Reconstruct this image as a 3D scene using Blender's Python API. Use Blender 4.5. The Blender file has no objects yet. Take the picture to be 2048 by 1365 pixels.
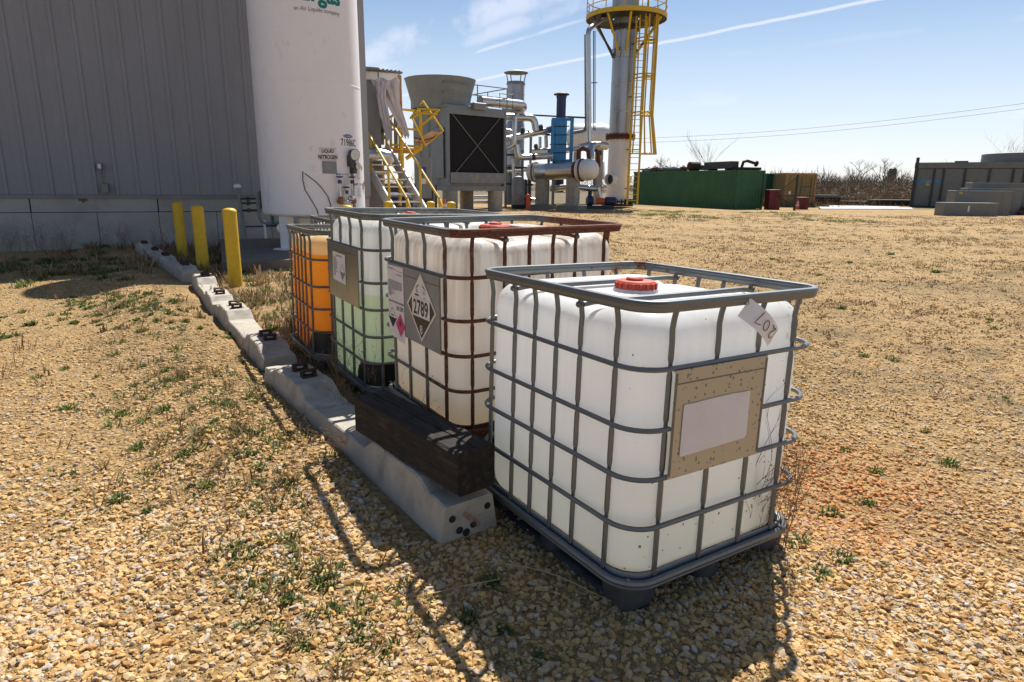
import bpy, math, random
import numpy as np
from mathutils import Vector, Matrix

rnd = random.Random(11)
nrs = np.random.default_rng(7)
PI = math.pi
R = math.radians
scene = bpy.context.scene
COL = scene.collection

# ------------------------------------------------------------------ camera
CAM_H = 1.536
cam_data = bpy.data.cameras.new("camera")
cam_data.lens = 22.79
cam_data.sensor_width = 36.0
cam_data.clip_start = 0.05
cam_data.clip_end = 4000.0
cam = bpy.data.objects.new("camera", cam_data)
COL.objects.link(cam)
cam.location = (0.0, 0.0, CAM_H)
cam.rotation_mode = 'QUATERNION'
cam.rotation_quaternion = (Matrix.Rotation(PI / 2 - 0.23806, 3, 'X') @ Matrix.Rotation(0.011626, 3, 'Z')).to_quaternion()
scene.camera = cam

# ------------------------------------------------------------------ sun and sky
SUN_EL, SUN_AZ = R(55.0), R(20.0)        # azimuth to the right of the viewing direction (+Y)
sun_dir = Vector((math.sin(SUN_AZ) * math.cos(SUN_EL), math.cos(SUN_AZ) * math.cos(SUN_EL), math.sin(SUN_EL)))
sun_data = bpy.data.lights.new("sun", 'SUN')
sun_data.energy = 5.0
sun_data.angle = R(0.53)
sun_data.color = (1.0, 0.955, 0.88)
sun = bpy.data.objects.new("sun", sun_data)
COL.objects.link(sun)
sun.rotation_mode = 'QUATERNION'
sun.rotation_quaternion = sun_dir.to_track_quat('Z', 'Y')
sun.location = (30, 60, 90)

world = bpy.data.worlds.new("World")
scene.world = world
world.use_nodes = True
wn, wl = world.node_tree.nodes, world.node_tree.links
wn.clear()
w_out = wn.new('ShaderNodeOutputWorld')
w_bg = wn.new('ShaderNodeBackground')
w_bg.inputs['Strength'].default_value = 0.066
w_sky = wn.new('ShaderNodeTexSky')
w_sky.sky_type = 'NISHITA'
w_sky.sun_disc = False
w_sky.sun_elevation = SUN_EL
w_sky.sun_rotation = SUN_AZ
w_sky.air_density = 1.0
w_sky.dust_density = 0.15
w_sky.ozone_density = 2.4
w_tc = wn.new('ShaderNodeTexCoord')


def wmath(op, a, b=None, clamp=False):
    n = wn.new('ShaderNodeMath')
    n.operation = op
    n.use_clamp = clamp
    for i, v in enumerate((a, b)):
        if v is None:
            continue
        if isinstance(v, (int, float)):
            n.inputs[i].default_value = v
        else:
            wl.new(v, n.inputs[i])
    return n.outputs[0]


def wramp(v, lo, hi):
    n = wn.new('ShaderNodeMapRange')
    n.interpolation_type = 'SMOOTHSTEP'
    n.inputs['From Min'].default_value = lo
    n.inputs['From Max'].default_value = hi
    wl.new(v, n.inputs['Value'])
    return n.outputs[0]


def wdot(vec):
    n = wn.new('ShaderNodeVectorMath')
    n.operation = 'DOT_PRODUCT'
    wl.new(w_tc.outputs['Generated'], n.inputs[0])
    n.inputs[1].default_value = vec
    return n.outputs['Value']


def wnoise(scale, detail, stretch=(1, 1, 1), rough=0.55):
    m = wn.new('ShaderNodeMapping')
    m.inputs['Scale'].default_value = stretch
    wl.new(w_tc.outputs['Generated'], m.inputs['Vector'])
    n = wn.new('ShaderNodeTexNoise')
    n.inputs['Scale'].default_value = scale
    n.inputs['Detail'].default_value = detail
    n.inputs['Roughness'].default_value = rough
    wl.new(m.outputs[0], n.inputs['Vector'])
    return n.outputs['Fac']


w_sep = wn.new('ShaderNodeSeparateXYZ')
wl.new(w_tc.outputs['Generated'], w_sep.inputs[0])
# low puffy cloud bank towards the horizon
c_low = wmath('MULTIPLY', wramp(wnoise(5.0, 7, (1, 1, 3.4)), 0.40, 0.66), wramp(w_sep.outputs['Z'], 0.21, 0.03))
c_low = wmath('MULTIPLY', c_low, 0.9)
c_hi = wmath('MULTIPLY', wramp(wnoise(2.6, 8, (1.0, 0.5, 3.2), 0.62), 0.50, 0.84), 0.10)
cloud = wmath('MAXIMUM', c_low, c_hi)
# vapour trails: thin bands along great circles, frayed by noise
fray = wnoise(14.0, 6)
for nrm, wid, amt in (((0.1946, 0.1509, -0.9692), 0.0036, 0.66), ((0.3069, 0.2256, -0.9246), 0.030, 0.55), ((0.3054, 0.2037, -0.9302), 0.018, 0.5),
                      ((0.1271, 0.1394, -0.9820), 0.010, 0.26), ((0.2792, 0.1872, -0.9418), 0.004, 0.55)):
    d = wmath('ABSOLUTE', wmath('ADD', wdot(nrm), wmath('MULTIPLY', wmath('SUBTRACT', fray, 0.5), wid * 1.2)))
    lo_f = 0.12 if wid == 0.0036 else 0.30
    band = wmath('MULTIPLY', wramp(d, wid, wid * 0.15), wmath('MULTIPLY', wramp(fray, lo_f, lo_f + 0.30), amt))
    cloud = wmath('MAXIMUM', cloud, band)
haze_low = wmath('MULTIPLY', wramp(w_sep.outputs['Z'], 0.30, -0.02), 0.62)
cloud = wmath('MAXIMUM', cloud, haze_low)
w_mix = wn.new('ShaderNodeMix')
w_mix.data_type = 'RGBA'
wl.new(cloud, w_mix.inputs['Factor'])
wl.new(w_sky.outputs[0], w_mix.inputs[6])
w_mix.inputs[7].default_value = (9.4, 9.5, 10.6, 1)
wl.new(w_mix.outputs[2], w_bg.inputs['Color'])
wl.new(w_bg.outputs[0], w_out.inputs['Surface'])

scene.view_settings.view_transform = 'Standard'
scene.view_settings.look = 'None'
scene.view_settings.exposure = 0.68
scene.view_settings.gamma = 1.0
scene.view_settings.use_curve_mapping = False
scene.render.engine = 'CYCLES'
scene.cycles.use_denoising = True
scene.cycles.max_bounces = 12
scene.cycles.diffuse_bounces = 7
scene.cycles.glossy_bounces = 4
scene.cycles.transmission_bounces = 6
scene.cycles.transparent_max_bounces = 8
scene.cycles.caustics_reflective = False
scene.cycles.caustics_refractive = False
scene.cycles.sample_clamp_indirect = 8.0


# ------------------------------------------------------------------ helpers
class MB:
    """collects shapes; build() links them as one mesh object"""

    def __init__(self, M=None):
        self.v, self.f, self.M = [], [], M

    def add(self, vs, fs):
        o = len(self.v)
        if self.M is not None:
            vs = [tuple(self.M @ Vector(p)) for p in vs]
        self.v.extend([tuple(p) for p in vs])
        self.f.extend([tuple(i + o for i in f) for f in fs])
        return self

    def obox(self, o, ex, ey, ez):
        o, ex, ey, ez = Vector(o), Vector(ex), Vector(ey), Vector(ez)
        vs = [o, o + ex, o + ex + ey, o + ey, o + ez, o + ex + ez, o + ex + ey + ez, o + ey + ez]
        return self.add(vs, [(0, 3, 2, 1), (4, 5, 6, 7), (0, 1, 5, 4), (1, 2, 6, 5), (2, 3, 7, 6), (3, 0, 4, 7)])

    def box(self, c, s, rz=0.0):
        ca, sa = math.cos(rz), math.sin(rz)
        ex, ey, ez = Vector((ca, sa, 0)) * s[0], Vector((-sa, ca, 0)) * s[1], Vector((0, 0, s[2]))
        return self.obox(Vector(c) - (ex + ey + ez) / 2, ex, ey, ez)

    def rbox(self, c, s, rz=0.0, b=0.01):
        """box with chamfered vertical edges and top rim"""
        x, y = s[0] / 2, s[1] / 2
        loop = [(x, -y + b), (x, y - b), (x - b, y), (-x + b, y), (-x, y - b), (-x, -y + b), (-x + b, -y), (x - b, -y)]
        ca, sa = math.cos(rz), math.sin(rz)
        vs = []
        for z, k in ((-s[2] / 2, 0), (s[2] / 2 - b, 0), (s[2] / 2, b)):
            for px, py in loop:
                px -= math.copysign(min(k, abs(px)), px)
                py -= math.copysign(min(k, abs(py)), py)
                vs.append((c[0] + ca * px - sa * py, c[1] + sa * px + ca * py, c[2] + z))
        fs = [tuple(range(7, -1, -1)), tuple(range(16, 24))]
        for l in (0, 8):
            fs += [(l + i, l + (i + 1) % 8, l + 8 + (i + 1) % 8, l + 8 + i) for i in range(8)]
        return self.add(vs, fs)

    def tube(self, path, r, n=8, closed=False, rb=None, caps=True):
        path = [Vector(p) for p in path]
        m = len(path)
        rr = r if isinstance(r, (list, tuple)) else [r] * m
        tans = []
        for i in range(m):
            if closed:
                t = path[(i + 1) % m] - path[i - 1]
            else:
                t = path[min(i + 1, m - 1)] - path[max(i - 1, 0)]
            tans.append(t.normalized() if t.length > 1e-9 else Vector((0, 0, 1)))
        up = Vector((0, 0, 1)) if abs(tans[0].z) < 0.9 else Vector((1, 0, 0))
        vs, fs = [], []
        for i in range(m):
            t = tans[i]
            if rb is None and i:
                up = (up - t * up.dot(t))
                if up.length < 1e-5:
                    up = Vector((0, 0, 1)) if abs(t.z) < 0.9 else Vector((1, 0, 0))
                up.normalize()
            else:
                up0 = Vector((0, 0, 1)) if abs(t.z) < 0.9 else Vector((1, 0, 0))
                up = (up0 - t * up0.dot(t)).normalized()
            s = t.cross(up)
            for k in range(n):
                a = 2 * PI * k / n
                vs.append(path[i] + s * (math.cos(a) * (rb if rb is not None else rr[i])) + up * (math.sin(a) * rr[i]))
        segs = m if closed else m - 1
        for i in range(segs):
            a, b = i * n, ((i + 1) % m) * n
            fs += [(a + k, a + (k + 1) % n, b + (k + 1) % n, b + k) for k in range(n)]
        if caps and not closed:
            fs.append(tuple(range(n - 1, -1, -1)))
            fs.append(tuple(range((m - 1) * n, m * n)))
        return self.add(vs, fs)

    def cyl(self, p0, p1, r, n=12):
        return self.tube([p0, p1], r, n)

    def lathe(self, prof, c=(0, 0, 0), n=24, axis=None, caps=True):
        """profile (radius, height) turned about Z at c, or about the direction axis"""
        c = Vector(c)
        if axis is None:
            ez, ex, ey = Vector((0, 0, 1)), Vector((1, 0, 0)), Vector((0, 1, 0))
        else:
            ez = Vector(axis).normalized()
            ex = ez.orthogonal().normalized()
            ey = ez.cross(ex)
        vs, fs = [], []
        for r, z in prof:
            for k in range(n):
                a = 2 * PI * k / n
                vs.append(c + ez * z + ex * (r * math.cos(a)) + ey * (r * math.sin(a)))
        for i in range(len(prof) - 1):
            a, b = i * n, (i + 1) * n
            fs += [(a + k, a + (k + 1) % n, b + (k + 1) % n, b + k) for k in range(n)]
        if caps:
            fs.append(tuple(range(n - 1, -1, -1)))
            fs.append(tuple(range((len(prof) - 1) * n, len(prof) * n)))
        return self.add(vs, fs)

    def build(self, name, material, parent=None, smooth=True, ang=38, bevel=0):
        me = bpy.data.meshes.new(name)
        me.from_pydata(self.v, [], self.f)
        me.update()
        if smooth:
            me.shade_smooth()
            me.set_sharp_from_angle(angle=R(ang))
        me.materials.append(material)
        return link(name, me, parent, bevel)


def link(name, me, parent=None, bevel=0):
    o = bpy.data.objects.new(name, me)
    COL.objects.link(o)
    if parent is not None:
        o.parent = parent
    if bevel:
        b = o.modifiers.new("edge", 'BEVEL')
        b.width = bevel
        b.segments = 2
        b.limit_method = 'ANGLE'
        b.angle_limit = R(40)
    return o


def tag(o, label=None, cat=None, group=None, kind=None):
    if cat and not kind:
        kind = 'thing'
    for k, v in (('label', label), ('category', cat), ('group', group), ('kind', kind)):
        if v:
            o[k] = v
    return o


def thing(name, label, cat, loc=(0, 0, 0), rz=0.0, group=None):
    o = bpy.data.objects.new(name, None)
    o.empty_display_size = 0.2
    COL.objects.link(o)
    o.location = loc
    o.rotation_euler = (0, 0, rz)
    return tag(o, label, cat, group)


def copy_tree(o, parent=None):
    c = o.copy()
    COL.objects.link(c)
    c.parent = parent
    for ch in list(o.children):
        copy_tree(ch, c)
    return c


def raw_mesh(name, V, F, material, parent=None, smooth=False, attr=None):
    """numpy verts (n,3) and faces (m,k) of one size -> object"""
    me = bpy.data.meshes.new(name)
    n, (m, k) = len(V), F.shape
    me.vertices.add(n)
    me.vertices.foreach_set('co', np.asarray(V, np.float32).ravel())
    me.loops.add(m * k)
    me.loops.foreach_set('vertex_index', np.asarray(F, np.int32).ravel())
    me.polygons.add(m)
    me.polygons.foreach_set('loop_start', np.arange(0, m * k, k, dtype=np.int32))
    me.polygons.foreach_set('loop_total', np.full(m, k, np.int32))
    me.update(calc_edges=True)
    if smooth:
        me.shade_smooth()
    if attr is not None:
        a = me.attributes.new('shade', 'FLOAT', 'POINT')
        a.data.foreach_set('value', np.asarray(attr, np.float32))
    me.materials.append(material)
    return link(name, me, parent)


_font_cache = {}


def text_shape(s, size=1.0, sx=1.0, bold=0.0):
    """verts and faces of a line of lettering, centred on its own box, in the XY plane; returns verts, faces, width, height"""
    cu = bpy.data.curves.new("lettering", 'FONT')
    cu.body = s
    cu.size = size
    cu.resolution_u = 3
    cu.offset = bold
    ob = bpy.data.objects.new("lettering", cu)
    COL.objects.link(ob)
    dg = bpy.context.evaluated_depsgraph_get()
    me = bpy.data.meshes.new_from_object(ob.evaluated_get(dg))
    vs = [Vector(v.co) for v in me.vertices]
    fs = [tuple(p.vertices) for p in me.polygons]
    bpy.data.objects.remove(ob)
    bpy.data.curves.remove(cu)
    bpy.data.meshes.remove(me)
    x0, x1 = min(v.x for v in vs), max(v.x for v in vs)
    y0, y1 = min(v.y for v in vs), max(v.y for v in vs)
    vs = [Vector(((v.x - (x0 + x1) / 2) * sx, v.y - (y0 + y1) / 2, 0)) for v in vs]
    return vs, fs, (x1 - x0) * sx, y1 - y0


def put_text(mb, s, c, right, up, height, sx=1.0, bold=0.0, off=0.0):
    """lettering of the given letter height on a plane"""
    vs, fs, w, h = text_shape(s, 1.0, sx, bold)
    k = height / h
    c, right, up = Vector(c), Vector(right).normalized(), Vector(up).normalized()
    nrm = right.cross(up)
    mb.add([c + right * (v.x * k) + up * (v.y * k) + nrm * off for v in vs], fs)
    return w * k


def flat_poly(mb, pts, c, right, up, off=0.0, thick=0.0):
    c, right, up = Vector(c), Vector(right).normalized(), Vector(up).normalized()
    nrm = right.cross(up)
    a = [c + right * x + up * y + nrm * off for x, y in pts]
    n = len(a)
    if not thick:
        mb.add(a, [tuple(range(n))])
    else:
        b = [p - nrm * thick for p in a]
        mb.add(a + b, [tuple(range(n)), tuple(range(2 * n - 1, n - 1, -1))] + [(i, n + i, n + (i + 1) % n, (i + 1) % n) for i in range(n)])


# ------------------------------------------------------------------ materials
def nodes_of(name):
    m = bpy.data.materials.new(name)
    m.use_nodes = True
    nt = m.node_tree
    return m, nt.nodes, nt.links, nt.nodes['Principled BSDF']


def mat(name, col, rough=0.6, metal=0.0, var=0.18, scale=6.0, bump=0.0, bscale=60.0, detail=5, stretch=(1, 1, 1), dirt=None, dirt_amt=0.0, dirt_scale=3.0, coat=0.0):
    """base colour mottled by noise, optional dirt layer and fine bump"""
    m, N, L, b = nodes_of(name)
    tc = N.new('ShaderNodeTexCoord')
    mp = N.new('ShaderNodeMapping')
    mp.inputs['Scale'].default_value = stretch
    L.new(tc.outputs['Object'], mp.inputs[0])
    nz = N.new('ShaderNodeTexNoise')
    nz.inputs['Scale'].default_value = scale
    nz.inputs['Detail'].default_value = detail
    nz.inputs['Roughness'].default_value = 0.62
    L.new(mp.outputs[0], nz.inputs['Vector'])
    cr = N.new('ShaderNodeValToRGB')
    cr.color_ramp.elements[0].position = 0.3
    cr.color_ramp.elements[1].position = 0.72
    cr.color_ramp.elements[0].color = (*[c * (1 - var) for c in col], 1)
    cr.color_ramp.elements[1].color = (*[min(1, c * (1 + var)) for c in col], 1)
    L.new(nz.outputs['Fac'], cr.inputs[0])
    out = cr.outputs[0]
    if dirt:
        nd = N.new('ShaderNodeTexNoise')
        nd.inputs['Scale'].default_value = dirt_scale
        nd.inputs['Detail'].default_value = 8
        nd.inputs['Roughness'].default_value = 0.7
        L.new(mp.outputs[0], nd.inputs['Vector'])
        mr = N.new('ShaderNodeMapRange')
        mr.inputs['From Min'].default_value = 0.62 - 0.3 * dirt_amt
        mr.inputs['From Max'].default_value = 0.80 - 0.2 * dirt_amt
        L.new(nd.outputs['Fac'], mr.inputs[0])
        mx = N.new('ShaderNodeMix')
        mx.data_type = 'RGBA'
        L.new(mr.outputs[0], mx.inputs['Factor'])
        L.new(out, mx.inputs[6])
        mx.inputs[7].default_value = (*dirt, 1)
        out = mx.outputs[2]
    L.new(out, b.inputs['Base Color'])
    b.inputs['Roughness'].default_value = rough
    b.inputs['Metallic'].default_value = metal
    if coat:
        b.inputs['Coat Weight'].default_value = coat
    if bump:
        nb = N.new('ShaderNodeTexNoise')
        nb.inputs['Scale'].default_value = bscale
        nb.inputs['Detail'].default_value = 6
        L.new(mp.outputs[0], nb.inputs['Vector'])
        bp = N.new('ShaderNodeBump')
        bp.inputs['Strength'].default_value = bump
        bp.inputs['Distance'].default_value = 0.01
        L.new(nb.outputs['Fac'], bp.inputs['Height'])
        L.new(bp.outputs[0], b.inputs['Normal'])
    return m


M = {}
M['galv'] = mat('galvanised_steel', (0.160, 0.165, 0.158), 0.45, 0.5, 0.25, 30, 0.05, 120, dirt=(0.13, 0.12, 0.095), dirt_amt=0.35)
M['galv_dull'] = mat('dull_galvanised_sheet', (0.225, 0.258, 0.28), 0.6, 0.25, 0.10, 2, 0.03, 60, dirt=(0.19, 0.21, 0.22), dirt_amt=0.15)
M['rust'] = mat('rust', (0.13, 0.040, 0.018), 0.85, 0.0, 0.5, 40, 0.25, 160)
M['plate'] = mat('zinc_plate', (0.36, 0.365, 0.33), 0.30, 0.8, 0.12, 5, 0.03, 30)
M['pallet'] = mat('grey_pallet', (0.062, 0.062, 0.065), 0.7, 0.1, 0.35, 14, 0.1, 80)
M['black_plastic'] = mat('black_plastic', (0.006, 0.006, 0.006), 0.5, 0, 0.2)
M['red_plastic'] = mat('red_cap', (0.52, 0.055, 0.02), 0.5, 0, 0.15, 20, dirt=(0.25, 0.05, 0.03), dirt_amt=0.2)
M['shoulder'] = mat('dark_rusted_iron', (0.050, 0.022, 0.015), 0.85, 0.0, 0.5, 40, 0.25, 160)
M['paper'] = mat('label_paper', (0.70, 0.68, 0.70), 0.75, 0, 0.05, 8)
M['tag'] = mat('tag_card', (0.78, 0.78, 0.80), 0.6, 0, 0.03, 8)
M['ink'] = mat('ink', (0.02, 0.02, 0.022), 0.7, 0, 0.1)
M['ink_grey'] = mat('faded_ink', (0.22, 0.22, 0.23), 0.8, 0, 0.1)
M['pink'] = mat('pink_print', (0.55, 0.05, 0.18), 0.6, 0, 0.08)
M['white_print'] = mat('white_print', (0.72, 0.70, 0.68), 0.6, 0, 0.06, 10)
M['placard_black'] = mat('placard_black', (0.035, 0.03, 0.024), 0.5, 0, 0.2, 6)
M['concrete'] = mat('concrete', (0.42, 0.38, 0.315), 0.9, 0, 0.2, 5, 0.5, 160, dirt=(0.25, 0.22, 0.175), dirt_amt=0.4, dirt_scale=6)
M['concrete_grey'] = mat('grey_concrete', (0.26, 0.25, 0.23), 0.9, 0, 0.16, 1.2, 0.2, 50, dirt=(0.13, 0.125, 0.115), dirt_amt=0.3, dirt_scale=1.4)
M['slab'] = mat('stained_slab', (0.16, 0.14, 0.12), 0.9, 0, 0.2, 2, 0.2, 50)
M['foundation'] = mat('foundation_concrete', (0.37, 0.355, 0.325), 0.9, 0, 0.14, 1.0, 0.2, 50, dirt=(0.26, 0.245, 0.22), dirt_amt=0.3, dirt_scale=1.2)
M['dark_hole'] = mat('dark_hole', (0.02, 0.02, 0.02), 0.95)
M['orange_paint'] = mat('orange_spray', (0.36, 0.22, 0.16), 0.85, 0, 0.4, 30)
M['timber'] = mat('creosoted_timber', (0.019, 0.015, 0.0115), 0.9, 0, 0.6, 9, 1.0, 26, stretch=(5, 0.6, 5), dirt=(0.085, 0.062, 0.04), dirt_amt=0.28, dirt_scale=6)
M['yellow'] = mat('yellow_paint', (0.62, 0.40, 0.012), 0.5, 0, 0.10, 9, 0.05, 40, dirt=(0.36, 0.22, 0.03), dirt_amt=0.15)
M['white_tank'] = mat('white_tank_paint', (0.83, 0.81, 0.82), 0.45, 0, 0.03, 2.2, 0.02, 200, dirt=(0.58, 0.53, 0.50), dirt_amt=0.12, dirt_scale=2.2, stretch=(1, 1, 0.5))
M['white_paint'] = mat('white_paint', (0.78, 0.77, 0.75), 0.5, 0, 0.06, 6, dirt=(0.45, 0.36, 0.28), dirt_amt=0.12)
M['wall_metal'] = mat('grey_cladding', (0.258, 0.260, 0.272), 0.62, 0.0, 0.07, 0.8, 0.02, 40, dirt=(0.21, 0.21, 0.215), dirt_amt=0.35, dirt_scale=0.7, stretch=(1, 1, 0.35))
M['trim'] = mat('wall_trim', (0.22, 0.21, 0.20), 0.6, 0.1, 0.15, 2)
M['steel'] = mat('aluminium_jacket', (0.58, 0.57, 0.55), 0.32, 0.9, 0.12, 3, 0.02, 30, dirt=(0.30, 0.26, 0.2), dirt_amt=0.15)
M['column_steel'] = mat('column_jacket', (0.34, 0.34, 0.345), 0.36, 0.8, 0.16, 1.6, 0.02, 20, dirt=(0.30, 0.26, 0.22), dirt_amt=0.25, stretch=(1, 1, 0.3))
M['dark_steel'] = mat('dark_steel', (0.055, 0.055, 0.06), 0.6, 0.3, 0.4, 6)
M['grey_steel'] = mat('grey_steel', (0.24, 0.245, 0.25), 0.6, 0.3, 0.2, 3)
M['black_fill'] = mat('black_louvre', (0.004, 0.004, 0.005), 0.8, 0, 0.3)
M['blue'] = mat('blue_paint', (0.03, 0.24, 0.52), 0.5, 0, 0.12, 3)
M['dark_blue'] = mat('dark_blue_paint', (0.025, 0.04, 0.10), 0.5, 0, 0.2, 3)
M['orange'] = mat('orange_guard', (0.75, 0.13, 0.03), 0.5, 0, 0.1)
M['cone'] = mat('cone_orange', (0.80, 0.10, 0.03), 0.5, 0, 0.08)
M['red'] = mat('red_paint', (0.13, 0.012, 0.016), 0.6, 0, 0.2, 2)
M['green'] = mat('green_container_paint', (0.018, 0.105, 0.038), 0.55, 0, 0.2, 0.9, dirt=(0.05, 0.10, 0.05), dirt_amt=0.15)
M['green_dark'] = mat('dark_green_paint', (0.015, 0.085, 0.05), 0.6, 0, 0.2, 1)
M['tan'] = mat('tan_container_paint', (0.26, 0.18, 0.065), 0.65, 0, 0.2, 1, dirt=(0.15, 0.09, 0.04), dirt_amt=0.2)
M['grey_panel'] = mat('weathered_grey_panel', (0.17, 0.18, 0.175), 0.55, 0.2, 0.12, 0.8, dirt=(0.11, 0.11, 0.105), dirt_amt=0.35, dirt_scale=0.8)
M['rust_frame'] = mat('rusty_paint', (0.40, 0.22, 0.10), 0.75, 0, 0.3, 5, dirt=(0.30, 0.08, 0.025), dirt_amt=0.4)
M['sheet'] = mat('torn_plastic_sheet', (0.62, 0.58, 0.62), 0.4, 0, 0.15, 2)
M['glass_dial'] = mat('dial_face', (0.62, 0.66, 0.64), 0.15, 0, 0.05)
M['teal'] = mat('teal_print', (0.0, 0.20, 0.20), 0.6, 0, 0.05)
M['blue_print'] = mat('blue_print', (0.03, 0.07, 0.42), 0.5, 0, 0.05)
M['brass'] = mat('bronze_valve', (0.28, 0.12, 0.05), 0.5, 0.5, 0.3, 20)
M['straw'] = mat('dry_stem', (0.22, 0.135, 0.075), 0.9, 0, 0.35, 12)
M['straw_pale'] = mat('pale_straw', (0.42, 0.32, 0.17), 0.9, 0, 0.3, 12)
M['twig'] = mat('grey_twig', (0.13, 0.105, 0.09), 0.95, 0, 0.3, 3)
M['cable'] = mat('cable', (0.03, 0.03, 0.03), 0.6)


# ------------------------------------------------------------------ ground
TIE_O = Vector((-1.451, 4.315))
TIE_D = Vector((-0.553, 0.833)).normalized()
TIE_N = Vector((-TIE_D.y, TIE_D.x))            # to the left of the row


def sstep(x, a, b):
    t = np.clip((x - a) / (b - a), 0, 1)
    return t * t * (3 - 2 * t)


def ground_h(x, y):
    x, y = np.asarray(x, float), np.asarray(y, float)
    dx, dy = x - TIE_O.x, y - TIE_O.y
    t = dx * TIE_D.x + dy * TIE_D.y
    s = dx * TIE_N.x + dy * TIE_N.y
    berm = 0.125 * np.exp(-((s - 0.55) / 0.55) ** 2) * sstep(t, -2.6, -0.5) * (1 - 0.5 * sstep(t, 6, 10))
    dip = -0.12 * sstep(s, 2.0, 5.0) * sstep(y, 10.5, 13) * (1 - sstep(y, 20, 26))
    near = 1 - sstep(np.hypot(x, y), 10, 30)
    rip = (0.012 * np.sin(x * 2.1 + 0.7 * np.sin(y * 1.3)) * np.sin(y * 1.7 + 0.4) + 0.006 * np.sin(x * 5.3 + y * 2.2) * np.sin(y * 4.4 - x)) * near
    far = 0.35 * sstep(y, 34, 46) * sstep(x, 1, 7) * (1 - sstep(x, 11, 17))
    return berm + dip + rip + far * 0.0


def axis_samples(lo, hi, fine_lo, fine_hi, step, n_out):
    core = np.arange(fine_lo, fine_hi + 1e-6, step)
    k = np.linspace(0, 1, n_out + 1)[1:] ** 2.6
    return np.concatenate([(fine_lo + (lo - fine_lo) * k)[::-1], core, fine_hi + (hi - fine_hi) * k])


gx = axis_samples(-1500, 1500, -12, 10, 0.10, 26)
gy = axis_samples(-60, 2600, -1, 18, 0.10, 30)
GX, GY = np.meshgrid(gx, gy)
GZ = ground_h(GX, GY)
gv = np.stack([GX.ravel(), GY.ravel(), GZ.ravel()], 1)
nxg, nyg = len(gx), len(gy)
ii = np.arange(nyg - 1)[:, None] * nxg + np.arange(nxg - 1)[None, :]
gf = np.stack([ii, ii + 1, ii + nxg + 1, ii + nxg], -1).reshape(-1, 4)


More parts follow.
